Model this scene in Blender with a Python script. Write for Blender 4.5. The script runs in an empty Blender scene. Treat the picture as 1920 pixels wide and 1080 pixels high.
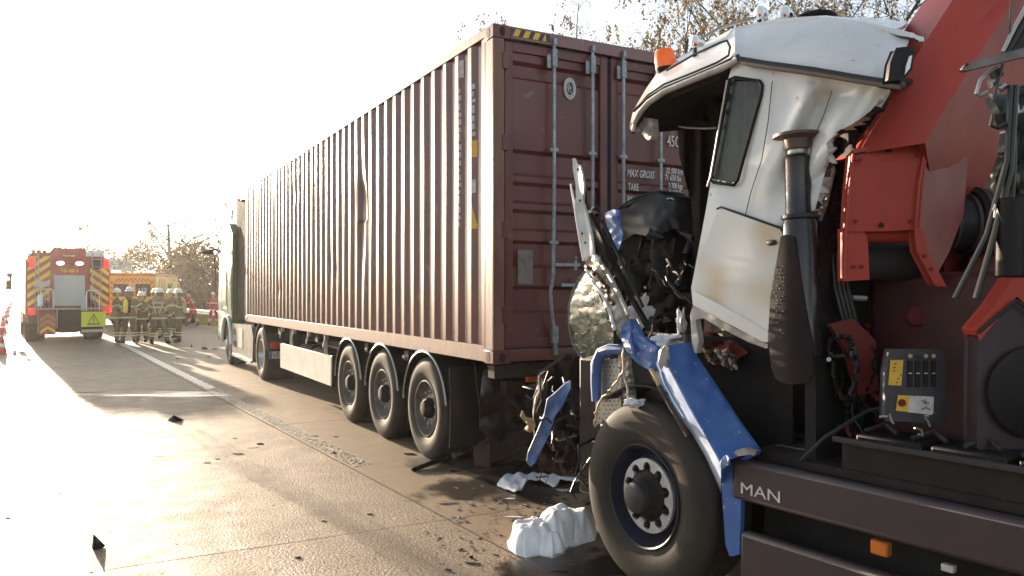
import bpy, math, random
from mathutils import Vector, Matrix, noise
random.seed(7)
R = math.radians
sc = bpy.context.scene

# ---------------------------------------------------------------- camera, sky, sun, exposure
YAW = R(28.4)
CAMZ = 1.70
FPX = 1490.0
cam_d = bpy.data.cameras.new("camera")
cam = bpy.data.objects.new("camera", cam_d)
sc.collection.objects.link(cam)
cam.location = (0, 0, CAMZ)
cam.rotation_euler = (R(90), 0, -YAW)
cam_d.sensor_width = 36.0
cam_d.lens = FPX / 1920 * 36
cam_d.shift_y = 10 / 1920
cam_d.clip_start = 0.05
cam_d.clip_end = 3000
sc.camera = cam

SUN_EL, SUN_AZ = R(9.3), R(5.5)          # low sun ahead, a little to the left of the road
world = bpy.data.worlds.new("World")
sc.world = world
world.use_nodes = True
wn = world.node_tree
bg = wn.nodes["Background"]
sky = wn.nodes.new("ShaderNodeTexSky")
sky.sky_type = 'NISHITA'
sky.sun_disc = False
sky.sun_elevation = SUN_EL
sky.sun_rotation = -SUN_AZ
sky.air_density = 1.0
sky.dust_density = 1.2
sky.ozone_density = 1.0
hs = wn.nodes.new("ShaderNodeHueSaturation")           # thin milky haze: paler sky colours everywhere
hs.inputs['Saturation'].default_value = 0.55
wn.links.new(sky.outputs[0], hs.inputs['Color'])
wn.links.new(hs.outputs[0], bg.inputs[0])
bg.inputs[1].default_value = 0.12
sun_d = bpy.data.lights.new("sun", 'SUN')
sun = bpy.data.objects.new("sun", sun_d)
sc.collection.objects.link(sun)
SUNV = Vector((-math.sin(SUN_AZ) * math.cos(SUN_EL), math.cos(SUN_AZ) * math.cos(SUN_EL), math.sin(SUN_EL)))
sun.rotation_euler = SUNV.to_track_quat('Z', 'Y').to_euler()
sun.location = SUNV * 50
sun_d.energy = 5.0
sun_d.angle = R(0.6)
sun_d.color = (1.0, 0.80, 0.58)
sc.view_settings.view_transform = 'Standard'
sc.view_settings.look = 'None'
sc.view_settings.gamma = 1.0
sc.view_settings.exposure = 1.6
sc.view_settings.use_curve_mapping = False
sc.cycles.max_bounces = 6
sc.cycles.volume_bounces = 0
sc.cycles.sample_clamp_indirect = 6.0

# ---------------------------------------------------------------- helpers
CF = Vector((math.sin(YAW), math.cos(YAW), 0))
CR = Vector((math.cos(YAW), -math.sin(YAW), 0))
UP = Vector((0, 0, 1))
CAM = Vector((0, 0, CAMZ))
V = Vector

def ray(px, py):
    """direction through a point of the survey photograph (used only to survey real places)"""
    return CF + CR * ((px - 960) / FPX) + UP * ((550 - py) / FPX)
def PD(px, py, d): return CAM + ray(px, py) * d
def PG(px, py, z=0.0):
    r = ray(px, py); return CAM + r * ((z - CAMZ) / r.z)
def PL(px, py, point, normal):
    r = ray(px, py); return CAM + r * ((point - CAM).dot(normal) / r.dot(normal))

class B:
    def __init__(s): s.v = []; s.f = []; s.m = []; s.sm = []
    def add(s, vs, fs, mi=0, smooth=True):
        o = len(s.v); s.v += [V(x) for x in vs]
        for f in fs: s.f.append([i + o for i in f]); s.m.append(mi); s.sm.append(smooth)
        return s
    def box(s, c, size, rot=None, mi=0):
        c = V(c); hx, hy, hz = size[0] / 2, size[1] / 2, size[2] / 2
        vs = [V((x, y, z)) for x in (-hx, hx) for y in (-hy, hy) for z in (-hz, hz)]
        if rot is not None: vs = [rot @ p for p in vs]
        return s.add([c + p for p in vs], [(0,1,3,2),(4,6,7,5),(0,4,5,1),(2,3,7,6),(0,2,6,4),(1,5,7,3)], mi)
    def bar(s, a, b, w, h, up=(0, 0, 1), mi=0):
        a = V(a); b = V(b); d = (b - a); L = d.length; d = d.normalized()
        u = V(up); x = d.cross(u)
        if x.length < 1e-4: x = d.cross(V((1, 0, 0)))
        x.normalize(); z = x.cross(d).normalized()
        M = Matrix((x, d, z)).transposed()
        return s.box((a + b) / 2, (w, L, h), M, mi)
    def ext(s, pts, vec, mi=0):
        n = len(pts); vec = V(vec); pts = [V(p) for p in pts]
        fs = [list(range(n)), list(range(2 * n - 1, n - 1, -1))]
        fs += [[i, (i + 1) % n, n + (i + 1) % n, n + i] for i in range(n)]
        fs = [list(reversed(f)) for f in fs]
        return s.add(pts + [p + vec for p in pts], fs, mi)
    def tube(s, path, r, n=8, caps=True, mi=0, flat=1.0):
        path = [V(p) for p in path]; k = len(path)
        rs = r if isinstance(r, (list, tuple)) else [r] * k
        vs = []; prev = None
        for i, p in enumerate(path):
            t = (path[min(i + 1, k - 1)] - path[max(i - 1, 0)]).normalized()
            if prev is None:
                a = t.cross(UP)
                if a.length < 1e-3: a = t.cross(V((1, 0, 0)))
            else: a = prev - t * prev.dot(t)
            a.normalize(); prev = a; b = t.cross(a)
            for j in range(n):
                th = 2 * math.pi * j / n
                vs.append(p + a * (math.cos(th) * rs[i]) + b * (math.sin(th) * rs[i] * flat))
        fs = [[i * n + j, i * n + (j + 1) % n, (i + 1) * n + (j + 1) % n, (i + 1) * n + j] for i in range(k - 1) for j in range(n)]
        if caps: fs += [list(range(n - 1, -1, -1)), [(k - 1) * n + j for j in range(n)]]
        return s.add(vs, fs, mi)
    def lathe(s, prof, c, axis, n=32, mi=0, closed=False, a0=0, a1=2 * math.pi, wob=None, cap0=True):
        """prof = [(radius, height along axis)]"""
        c = V(c); ax = V(axis).normalized()
        a = ax.cross(UP)
        if a.length < 1e-3: a = ax.cross(V((1, 0, 0)))
        a.normalize(); b = ax.cross(a)
        full = abs(a1 - a0 - 2 * math.pi) < 1e-6; cols = n if full else n + 1
        vs = []
        for (r, h) in prof:
            for j in range(cols):
                th = a0 + (a1 - a0) * j / n
                rr = r * (wob(th) if wob else 1)
                vs.append(c + ax * h + a * (math.cos(th) * rr) + b * (math.sin(th) * rr))
        k = len(prof); fs = []
        for i in range(k - 1 + (1 if closed else 0)):
            i2 = (i + 1) % k
            for j in range(n):
                j2 = (j + 1) % cols
                fs.append([i * cols + j, i * cols + j2, i2 * cols + j2, i2 * cols + j])
        if full and not closed:
            if cap0 and prof[0][0] > 1e-4: fs.append([j for j in range(n - 1, -1, -1)])
            if prof[-1][0] > 1e-4: fs.append([(k - 1) * cols + j for j in range(n)])
        return s.add(vs, fs, mi)
    def ball(s, c, r, n=12, m=8, mi=0, sq=(1, 1, 1)):
        c = V(c); vs = []
        for i in range(m + 1):
            ph = math.pi * i / m
            for j in range(n):
                th = 2 * math.pi * j / n
                vs.append(c + V((math.sin(ph) * math.cos(th) * r * sq[0], math.sin(ph) * math.sin(th) * r * sq[1], math.cos(ph) * r * sq[2])))
        fs = [[i * n + j, (i + 1) * n + j, (i + 1) * n + (j + 1) % n, i * n + (j + 1) % n] for i in range(m) for j in range(n)]
        return s.add(vs, fs, mi)
    def grid(s, fn, nu, nv, mi=0, thick=None, back=None):
        """fn(u,v) -> point, u,v in 0..1; thick = inward vector gives it depth"""
        vs = [V(fn(i / nu, j / nv)) for j in range(nv + 1) for i in range(nu + 1)]
        w = nu + 1
        fs = [[j * w + i, j * w + i + 1, (j + 1) * w + i + 1, (j + 1) * w + i] for j in range(nv) for i in range(nu)]
        if thick is None: return s.add(vs, fs, mi)
        return s.shell(vs, fs, thick, mi)
    def shell(s, vs, fs, thick, mi=0):
        n = len(vs); t = V(thick)
        cnt = {}
        for f in fs:
            for a, b in zip(f, f[1:] + f[:1]): cnt[(a, b)] = 1
        side = [[a, b, b + n, a + n] for (a, b) in cnt if (b, a) not in cnt]
        side = [list(reversed(x)) for x in side]
        return s.add(vs + [p + t for p in vs], fs + [[i + n for i in reversed(f)] for f in fs] + side, mi)
    def sheet(s, outline, fn, cell=8.0, holes=(), thick=None, mi=0):
        """fill an outline (2-D) with a fine grid, then fn(x,y) -> 3-D point"""
        xs = [p[0] for p in outline]; ys = [p[1] for p in outline]
        x0, y0 = min(xs) - cell * .5, min(ys) - cell * .5
        nx = int((max(xs) - x0) / cell) + 2; ny = int((max(ys) - y0) / cell) + 2
        keep = []; used = {}
        for j in range(ny):
            for i in range(nx):
                cx, cy = x0 + (i + .5) * cell, y0 + (j + .5) * cell
                if inside(cx, cy, outline) and not any(inside(cx, cy, h) for h in holes):
                    keep.append([(i, j), (i + 1, j), (i + 1, j + 1), (i, j + 1)])
        cnt = {}
        for q in keep:
            for p in q: cnt[p] = cnt.get(p, 0) + 1
        loops = [outline] + list(holes); vs = []
        for q in keep:
            for p in q:
                if p in used: continue
                x, y = x0 + p[0] * cell, y0 + p[1] * cell
                if cnt[p] < 4:
                    best = None
                    for L in loops:
                        for a, b in zip(L, list(L[1:]) + [L[0]]):
                            dx, dy = b[0] - a[0], b[1] - a[1]
                            t = max(0, min(1, ((x - a[0]) * dx + (y - a[1]) * dy) / max(1e-9, dx * dx + dy * dy)))
                            qx, qy = a[0] + t * dx, a[1] + t * dy
                            d = (qx - x) ** 2 + (qy - y) ** 2
                            if best is None or d < best[0]: best = (d, qx, qy)
                    x, y = best[1], best[2]
                used[p] = len(vs); vs.append(V(fn(x, y)))
        fs = [[used[p] for p in q] for q in keep]
        if thick is None: return s.add(vs, fs, mi)
        return s.shell(vs, fs, thick, mi)

def inside(x, y, poly):
    c = False; j = len(poly) - 1
    for i in range(len(poly)):
        xi, yi = poly[i][0], poly[i][1]; xj, yj = poly[j][0], poly[j][1]
        if (yi > y) != (yj > y) and x < (xj - xi) * (y - yi) / (yj - yi) + xi: c = not c
        j = i
    return c

def wloc(o):
    p = V((0, 0, 0))
    while o is not None: p += o.location; o = o.parent
    return p

def meta(o, label=None, cat=None, group=None, kind=None):
    if label: o['label'] = label
    if cat: o['category'] = cat
    if group: o['group'] = group
    if kind: o['kind'] = kind
    return o

def obj(name, b, mats, parent=None, label=None, cat=None, group=None, kind=None, ang=35, bev=0, local=False, flat=False, origin=None):
    me = bpy.data.meshes.new(name)
    off = V((0, 0, 0))
    if parent is not None and not local: off = wloc(parent)
    if origin is not None: off = V(origin)
    me.from_pydata([tuple(p - off) for p in b.v], [], b.f)
    if not isinstance(mats, (list, tuple)): mats = [mats]
    for m in mats: me.materials.append(m)
    if len(mats) > 1: me.polygons.foreach_set('material_index', b.m)
    me.validate(); me.update()
    if not flat:
        me.polygons.foreach_set('use_smooth', [True] * len(me.polygons))
        me.set_sharp_from_angle(angle=R(ang))
    o = bpy.data.objects.new(name, me)
    sc.collection.objects.link(o)
    if parent is not None: o.parent = parent
    if origin is not None: o.location = off - (wloc(parent) if parent else V((0, 0, 0)))
    if bev:
        md = o.modifiers.new('bevel', 'BEVEL'); md.width = bev; md.segments = 2; md.limit_method = 'ANGLE'; md.angle_limit = R(40)
    return meta(o, label, cat, group, kind)

def thing(name, loc, label=None, cat=None, group=None, rz=0, parent=None, kind=None):
    o = bpy.data.objects.new(name, None); o.empty_display_size = .2
    sc.collection.objects.link(o)
    if parent is not None: o.parent = parent; o.location = V(loc) - wloc(parent)
    else: o.location = V(loc)
    o.rotation_euler = (0, 0, rz)
    return meta(o, label, cat, group, kind)

def copy_tree(o, loc=None, rz=None, label=None, parent=None):
    c = o.copy(); sc.collection.objects.link(c); c.parent = parent
    if loc is not None: c.location = loc
    if rz is not None: c.rotation_euler = (0, 0, rz)
    if label: c['label'] = label
    for ch in list(o.children): copy_tree(ch, parent=c)
    return c

def text_b(txt, size, origin, xdir, ydir, depth=.002, squash=1.0, shear=0.0, bold=.0, align='LEFT'):
    """letters as real thin relief on a face; returns a builder"""
    cu = bpy.data.curves.new('lettering', 'FONT'); cu.body = txt; cu.size = size; cu.shear = shear
    cu.extrude = depth / 2; cu.offset = bold; cu.align_x = align; cu.resolution_u = 3
    to = bpy.data.objects.new('lettering', cu); sc.collection.objects.link(to)
    dg = bpy.context.evaluated_depsgraph_get(); me = to.evaluated_get(dg).to_mesh()
    x = V(xdir).normalized(); y = V(ydir).normalized(); z = x.cross(y)
    b = B(); o = V(origin)
    b.add([o + x * (p.co.x * squash) + y * p.co.y + z * p.co.z for p in me.vertices], [list(p.vertices) for p in me.polygons])
    to.evaluated_get(dg).to_mesh_clear()
    bpy.data.objects.remove(to); bpy.data.curves.remove(cu)
    return b

# ---------------------------------------------------------------- materials
MATS = {}
def mat(name, col, rough=.5, metal=0.0, var=None, vscale=3.0, vmix=.5, bump=0.0, bscale=60.0, spec=.5, coat=0.0,
        emit=None, estr=0.0, trans=0.0, speck=None, sscale=200.0, sth=.62, alpha=1.0, stretch=None, rvar=.12, sss=0):
    m = bpy.data.materials.new(name); m.use_nodes = True
    nt = m.node_tree; N = nt.nodes; L = nt.links; p = N["Principled BSDF"]
    p.inputs['Roughness'].default_value = rough; p.inputs['Metallic'].default_value = metal
    p.inputs['Specular IOR Level'].default_value = spec
    p.inputs['Coat Weight'].default_value = coat
    p.inputs['Transmission Weight'].default_value = trans
    p.inputs['Alpha'].default_value = alpha
    if emit: p.inputs['Emission Color'].default_value = (*emit, 1); p.inputs['Emission Strength'].default_value = estr
    tc = N.new('ShaderNodeTexCoord'); src = tc.outputs['Object']
    if stretch:
        mp = N.new('ShaderNodeMapping'); mp.inputs['Scale'].default_value = stretch
        L.new(src, mp.inputs[0]); src = mp.outputs[0]
    cur = None
    if var is not None:
        n = N.new('ShaderNodeTexNoise'); n.inputs['Scale'].default_value = vscale; n.inputs['Detail'].default_value = 6; n.inputs['Roughness'].default_value = .62
        L.new(src, n.inputs['Vector'])
        rp = N.new('ShaderNodeMapRange'); rp.inputs[1].default_value = .5 - vmix * .28; rp.inputs[2].default_value = .5 + vmix * .35
        L.new(n.outputs[0], rp.inputs[0])
        mx = N.new('ShaderNodeMix'); mx.data_type = 'RGBA'
        mx.inputs[6].default_value = (*col, 1); mx.inputs[7].default_value = (*var, 1)
        L.new(rp.outputs[0], mx.inputs[0]); cur = mx.outputs[2]
        rr = N.new('ShaderNodeMapRange'); rr.inputs[3].default_value = max(.02, rough - rvar); rr.inputs[4].default_value = min(1, rough + rvar)
        L.new(n.outputs[0], rr.inputs[0]); L.new(rr.outputs[0], p.inputs['Roughness'])
    if speck is not None:
        n = N.new('ShaderNodeTexNoise'); n.inputs['Scale'].default_value = sscale; n.inputs['Detail'].default_value = 3
        L.new(src, n.inputs['Vector'])
        rp = N.new('ShaderNodeMapRange'); rp.inputs[1].default_value = sth; rp.inputs[2].default_value = sth + .06
        L.new(n.outputs[0], rp.inputs[0])
        mx = N.new('ShaderNodeMix'); mx.data_type = 'RGBA'; mx.inputs[7].default_value = (*speck, 1)
        if cur is None: mx.inputs[6].default_value = (*col, 1)
        else: L.new(cur, mx.inputs[6])
        L.new(rp.outputs[0], mx.inputs[0]); cur = mx.outputs[2]
    if cur is None: p.inputs['Base Color'].default_value = (*col, 1)
    else: L.new(cur, p.inputs['Base Color'])
    if bump:
        n = N.new('ShaderNodeTexNoise'); n.inputs['Scale'].default_value = bscale; n.inputs['Detail'].default_value = 4
        L.new(src, n.inputs['Vector'])
        bp = N.new('ShaderNodeBump'); bp.inputs['Strength'].default_value = bump; bp.inputs['Distance'].default_value = .01
        L.new(n.outputs[0], bp.inputs['Height']); L.new(bp.outputs[0], p.inputs['Normal'])
    MATS[name] = m
    return m
m_cont = mat('container_paint', (.150,.029,.021), .33, spec=.9, var=(.085,.028,.026), vscale=2.5, speck=(.20,.085,.05), sscale=5, sth=.63, rvar=.06, stretch=(1,1,.5))
m_contrust = mat('container_paint_worn', (.125,.042,.032), .5, var=(.20,.10,.07), vscale=7, vmix=.9, bump=.15, bscale=30, stretch=(1,1,.35))
m_door = mat('container_door_paint', (.130,.026,.023), .42, var=(.075,.022,.022), vscale=1.6, bump=.06, bscale=9, speck=(.14,.08,.07), sscale=7, sth=.68)
m_galv = mat('galvanised_steel', (.30,.32,.35), .45, .6, var=(.18,.19,.21), vscale=12, bump=.05)
m_rubber = mat('tyre_rubber', (.020,.018,.017), .70, spec=.22, var=(.042,.035,.028), vscale=5, vmix=.8, bump=.12, bscale=90)
m_seal = mat('rubber_seal', (.015,.014,.015), .6)
m_black = mat('black_plastic', (.010,.009,.010), .5, spec=.2, var=(.018,.015,.015), vscale=6, bump=.06)
m_blackg = mat('gloss_black_plastic', (.010,.011,.012), .42, spec=.3, var=(.02,.02,.02), vscale=4, bump=.05, bscale=8)
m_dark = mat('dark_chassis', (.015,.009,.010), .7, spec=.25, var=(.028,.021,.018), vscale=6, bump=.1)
m_dkgrey = mat('dark_grey_plastic', (.030,.027,.030), .55, spec=.25, var=(.042,.038,.041), vscale=5, bump=.05, bscale=200)
m_white = mat('white_cab_paint', (.72,.72,.73), .26, var=(.55,.54,.53), vscale=2.4, vmix=.8, coat=.4, speck=(.38,.35,.32), sscale=17, sth=.69, bump=.05, bscale=7)
m_whitedirty = mat('dirty_white_metal', (.50,.49,.48), .45, var=(.20,.16,.13), vscale=9, vmix=.9, bump=.25, bscale=25)
m_blue = mat('blue_paint', (.022,.090,.33), .42, var=(.05,.12,.30), vscale=5, speck=(.30,.36,.45), sscale=26, sth=.66, bump=.10, bscale=16)
m_bluepale = mat('scraped_highlit_blue', (.03,.12,.40), .45, var=(.30,.36,.48), vscale=7, vmix=.7, bump=.2, bscale=40)  # scrapes; its pale patches also serve as highlights on hoop and dangling strip
m_red = mat('crane_red', (.44,.055,.035), .50, spec=.25, speck=(.20,.05,.04), sscale=22, sth=.68, var=(.36,.055,.042), vscale=1.5, bump=.04, bscale=30)
m_redd = mat('dark_crane_red', (.13,.022,.018), .6, spec=.25, var=(.14,.022,.02), vscale=3, bump=.08)  # much darker copy of the crane red
m_steel = mat('bare_steel', (.42,.42,.43), .35, .85, var=(.25,.24,.23), vscale=20)
m_rimsil = mat('silver_wheel_ring', (.50,.50,.51), .45, .1, var=(.36,.35,.34), vscale=14)
m_rimblk = mat('blue_black_rim', (.014,.018,.040), .4, spec=.25, var=(.03,.03,.045), vscale=6)
m_rimgrey = mat('grey_trailer_rim', (.16,.15,.14), .45, .3, var=(.08,.07,.06), vscale=10)
m_chrome = mat('chrome', (.75,.75,.76), .12, 1.0)
m_int = mat('cab_interior', (.012,.011,.012), .8, spec=.25, var=(.025,.022,.022), vscale=5, bump=.3, bscale=18)
m_curtain = mat('dark_curtain', (.008,.006,.007), .95, spec=.1, var=(.014,.010,.012), vscale=9, bump=.2)
m_winglass = mat('smeared_dark_glass', (.010,.014,.013), .28, spec=.35, var=(.065,.08,.07), vscale=7, vmix=.7, stretch=(2,2,.6), rvar=.1)
m_shatter = mat('shattered_glass', (.016,.032,.025), .30, spec=.15, var=(.008,.012,.011), vscale=11, vmix=.6, bump=.10, bscale=55)
m_crack = mat('glass_crack_edge', (.15,.19,.17), .5)
m_orange = mat('orange_lens', (.85,.13,.01), .22, emit=(1,.16,.01), estr=.06, bump=.1)
m_amber = mat('amber_reflector', (.62,.16,.02), .3)
m_clear = mat('clear_lens', (.75,.78,.82), .12, coat=.6)
m_redlens = mat('red_lens', (.55,.02,.02), .25, coat=.3)
m_yellow = mat('yellow_decal', (.72,.42,.03), .4, var=(.55,.32,.04), vscale=10)
m_paper = mat('white_cloth', (.84,.84,.86), .8, var=(.60,.59,.62), vscale=5, bump=.12, bscale=25)
m_letter = mat('white_lettering', (.58,.56,.55), .5, var=(.40,.37,.36), vscale=25)
m_decaldk = mat('black_print', (.02,.02,.02), .5)
m_placard = mat('faded_placard', (.13,.11,.10), .6, var=(.20,.17,.16), vscale=14)
m_sideguard = mat('cream_side_guard', (.66,.62,.55), .4, var=(.52,.47,.40), vscale=4)
m_stack = mat('glossy_black_stack', (.012,.010,.012), .28, spec=.6, var=(.02,.015,.016), vscale=6)
m_defl = mat('matt_brown_deflector', (.045,.034,.030), .9, spec=.08, var=(.03,.023,.021), vscale=2)
m_alu = mat('aluminium', (.45,.44,.43), .35, .7, var=(.35,.33,.3), vscale=8)
m_green = mat('green_cab_paint', (.035,.13,.05), .4, spec=.3, var=(.04,.13,.05), vscale=3, coat=.4)
m_wdirty = mat('white_fairing', (.30,.26,.22), .40, var=(.17,.14,.115), vscale=3)
m_brownpart = mat('brown_wreck_plastic', (.038,.022,.020), .55, spec=.3, var=(.075,.048,.038), vscale=9, bump=.15)
m_tan = mat('tan_fragment', (.45,.33,.16), .6, var=(.3,.2,.1), vscale=15)
m_hose = mat('hydraulic_hose', (.012,.013,.012), .38)
m_bag = mat('dark_green_cover', (.018,.026,.022), .6, var=(.03,.035,.03), vscale=6, bump=.2, bscale=15)
# ---------------------------------------------------------------- ground, road
def bX(y): return 2.73 - .058 * y           # seam between the driving lane and the hard shoulder
m_ground = mat('verge_grass', (.10,.11,.035), .95, var=(.17,.14,.06), vscale=.6, bump=.5, bscale=12)
m_joint = mat('joint_filler', (.06,.05,.045), .8)
def concrete(name, col, var, bs, bump, rough):
    m = bpy.data.materials.new(name); m.use_nodes = True; nt = m.node_tree; N = nt.nodes; L = nt.links; p = N["Principled BSDF"]
    g = N.new('ShaderNodeNewGeometry')
    def nz(sc_, det, ro=.6, vec=None):
        n = N.new('ShaderNodeTexNoise'); n.inputs['Scale'].default_value = sc_; n.inputs['Detail'].default_value = det; n.inputs['Roughness'].default_value = ro
        L.new(vec or g.outputs['Position'], n.inputs['Vector']); return n.outputs[0]
    def mr(src, a, b, c, d):
        n = N.new('ShaderNodeMapRange'); n.inputs[1].default_value = a; n.inputs[2].default_value = b; n.inputs[3].default_value = c; n.inputs[4].default_value = d
        L.new(src, n.inputs[0]); return n.outputs[0]
    def mix(f, a, b):
        n = N.new('ShaderNodeMix'); n.data_type = 'RGBA'; L.new(f, n.inputs[0])
        for i, c in ((6, a), (7, b)):
            if isinstance(c, tuple): n.inputs[i].default_value = (*c, 1)
            else: L.new(c, n.inputs[i])
        return n.outputs[2]
    big = nz(.45, 5); mid = nz(3.0, 5); fine = nz(bs, 3, .7); vfine = nz(bs * 2.6, 2)
    c = mix(mr(big, .35, .65, 0, 1), col, var)
    c = mix(mr(mid, .52, .75, 0, .5), c, tuple(x * .62 for x in col))
    c = mix(mr(fine, .44, .58, 0, .8), c, tuple(x * .36 for x in col))
    c = mix(mr(vfine, .60, .70, 0, .8), c, tuple(min(.8, x * 1.7) for x in col))
    # tyre-dark streaks along the lane
    mp = N.new('ShaderNodeMapping'); mp.inputs['Scale'].default_value = (1.3, .05, 1); mp.inputs['Rotation'].default_value = (0, 0, R(-3.3)); L.new(g.outputs['Position'], mp.inputs[0])
    st = nz(1.6, 4, .6, mp.outputs[0])
    c = mix(mr(st, .50, .72, 0, .45), c, tuple(x * .6 for x in col))
    p.inputs['Specular IOR Level'].default_value = .22
    L.new(c, p.inputs['Base Color'])
    L.new(mr(mid, .3, .7, rough - .1, rough + .14), p.inputs['Roughness'])
    bp = N.new('ShaderNodeBump'); bp.inputs['Strength'].default_value = bump; bp.inputs['Distance'].default_value = .012; L.new(fine, bp.inputs['Height'])
    b2 = N.new('ShaderNodeBump'); b2.inputs['Strength'].default_value = bump * .6; b2.inputs['Distance'].default_value = .003; L.new(vfine, b2.inputs['Height'])
    L.new(bp.outputs[0], b2.inputs['Normal']); L.new(b2.outputs[0], p.inputs['Normal'])
    return m
m_lane = concrete('rough_lane_concrete', (.29,.22,.155), (.23,.172,.124), 48, 1.0, .60)
m_shoulder = concrete('smooth_shoulder_concrete', (.33,.245,.16), (.27,.195,.128), 150, .3, .60)

b = B()
b.add([(-1500,-400,-.06),(1500,-400,-.06),(1500,2600,-.06),(-1500,2600,-.06)], [(0,1,2,3)])
obj('ground', b, m_ground, kind='structure')
b = B()
b.add([(bX(-12)-12.6,-12,-.03),(bX(-12)+5.75,-12,-.03),(bX(150)+5.75,150,-.03),(bX(150)-12.6,150,-.03)], [(0,1,2,3)])
road = obj('road', b, m_joint, kind='structure')
cols = [(-12.0,-8.0,m_lane),(-8.0,-4.0,m_lane),(-4.0,0.0,m_lane),(0.012,5.6,m_shoulder)]
rr = random.Random(3)
for ci, (o0, o1, mm) in enumerate(cols):
    y = -9.52
    while y < 148:
        b = B(); g = .005; y0, y1 = y + g, y + 5.0 - g
        dz = rr.uniform(-.0015, .0015)
        pts = [(bX(y0)+o0+g, y0, dz), (bX(y0)+o1-g, y0, dz), (bX(y1)+o1-g, y1, dz), (bX(y1)+o0+g, y1, dz)]
        b.ext([V(p) for p in reversed(pts)], (0, 0, -.026))
        obj('concrete_slab', b, mm, road, flat=True)
        y += 5.0
# edge line: thick structured marking just inside the shoulder, broken into blobs near the camera
m_line = mat('road_marking', (.56,.53,.47), .45, var=(.36,.32,.27), vscale=14, bump=.8, bscale=70)
rr = random.Random(5)
b = B(); y = 7.6
while y < 120:
    ln = .035 if y < 15 else (.5 if y < 40 else 3)
    nrow = 7 if y < 15 else 1
    for k in range(nrow):
        w = .18 / nrow
        if nrow > 1 and rr.random() < (.42 if y > 9 else .62): continue
        x0 = bX(y) + .06 + k * w + (rr.uniform(-.006, .006) if nrow > 1 else 0); ww = w * (rr.uniform(.5, .95) if nrow > 1 else 1); l2 = ln * (rr.uniform(.5, .95) if nrow > 1 else 1)
        h = .0045 + rr.random() * .003
        b.ext([V((x0, y + l2, h)), V((x0 + ww, y + l2, h)), V((x0 + ww, y, h)), V((x0, y, h))], (0, 0, -.0055))
    y += ln
obj('edge_line', b, m_line, road, flat=True)
b = B()
for y in range(14, 120, 12):
    x0 = bX(y) - 4.06; b.ext([V((x0, y + 6, .006)), V((x0 + .15, y + 6, .006)), V((x0 + .15, y, .006)), V((x0, y, .006))], (0, 0, -.005))
obj('lane_dashes', b, m_line, road, flat=True)

# streaky pale smear across the lane
def streak_mat():
    m = bpy.data.materials.new('pale_smear_streaks'); m.use_nodes = True; nt = m.node_tree; N = nt.nodes; L = nt.links; p = N["Principled BSDF"]
    p.inputs['Base Color'].default_value = (.55,.52,.48,1); p.inputs['Roughness'].default_value = .35
    uv = N.new('ShaderNodeTexCoord')
    mp = N.new('ShaderNodeMapping'); mp.inputs['Scale'].default_value = (.22, 2.6, 1); L.new(uv.outputs['Object'], mp.inputs[0])
    n = N.new('ShaderNodeTexNoise'); n.inputs['Scale'].default_value = 1.7; n.inputs['Detail'].default_value = 8; n.inputs['Roughness'].default_value = .65; L.new(mp.outputs[0], n.inputs['Vector'])
    # fade to the sheet's edges
    sx = N.new('ShaderNodeSeparateXYZ'); L.new(uv.outputs['Object'], sx.inputs[0])
    def tent(src, w):
        a = N.new('ShaderNodeMath'); a.operation = 'ABSOLUTE'; L.new(src, a.inputs[0])
        r_ = N.new('ShaderNodeMapRange'); r_.inputs[1].default_value = w * .1; r_.inputs[2].default_value = w; r_.inputs[3].default_value = .07; r_.inputs[4].default_value = -.28
        L.new(a.outputs[0], r_.inputs[0]); return r_.outputs[0]
    ad = N.new('ShaderNodeMath'); ad.operation = 'ADD'; L.new(tent(sx.outputs[0], 3.3), ad.inputs[0]); L.new(tent(sx.outputs[1], 1.2), ad.inputs[1])
    a2 = N.new('ShaderNodeMath'); a2.operation = 'ADD'; L.new(n.outputs[0], a2.inputs[0]); L.new(ad.outputs[0], a2.inputs[1])
    r2 = N.new('ShaderNodeMapRange'); r2.inputs[1].default_value = .54; r2.inputs[2].default_value = .66; L.new(a2.outputs[0], r2.inputs[0]); L.new(r2.outputs[0], p.inputs['Alpha'])
    return m
b = B(); b.add([(-3.3,-1.2,0),(3.3,-1.2,0),(3.3,1.2,0),(-3.3,1.2,0)], [(0,1,2,3)])
o = obj('pale_smear', b, streak_mat(), kind='structure', label='pale streaky smear across the lane behind the fire engine')
o.location = (1.3, 14.4, .0065); o.rotation_euler = (0, 0, R(-27))
# damp darker stain beside it

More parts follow.
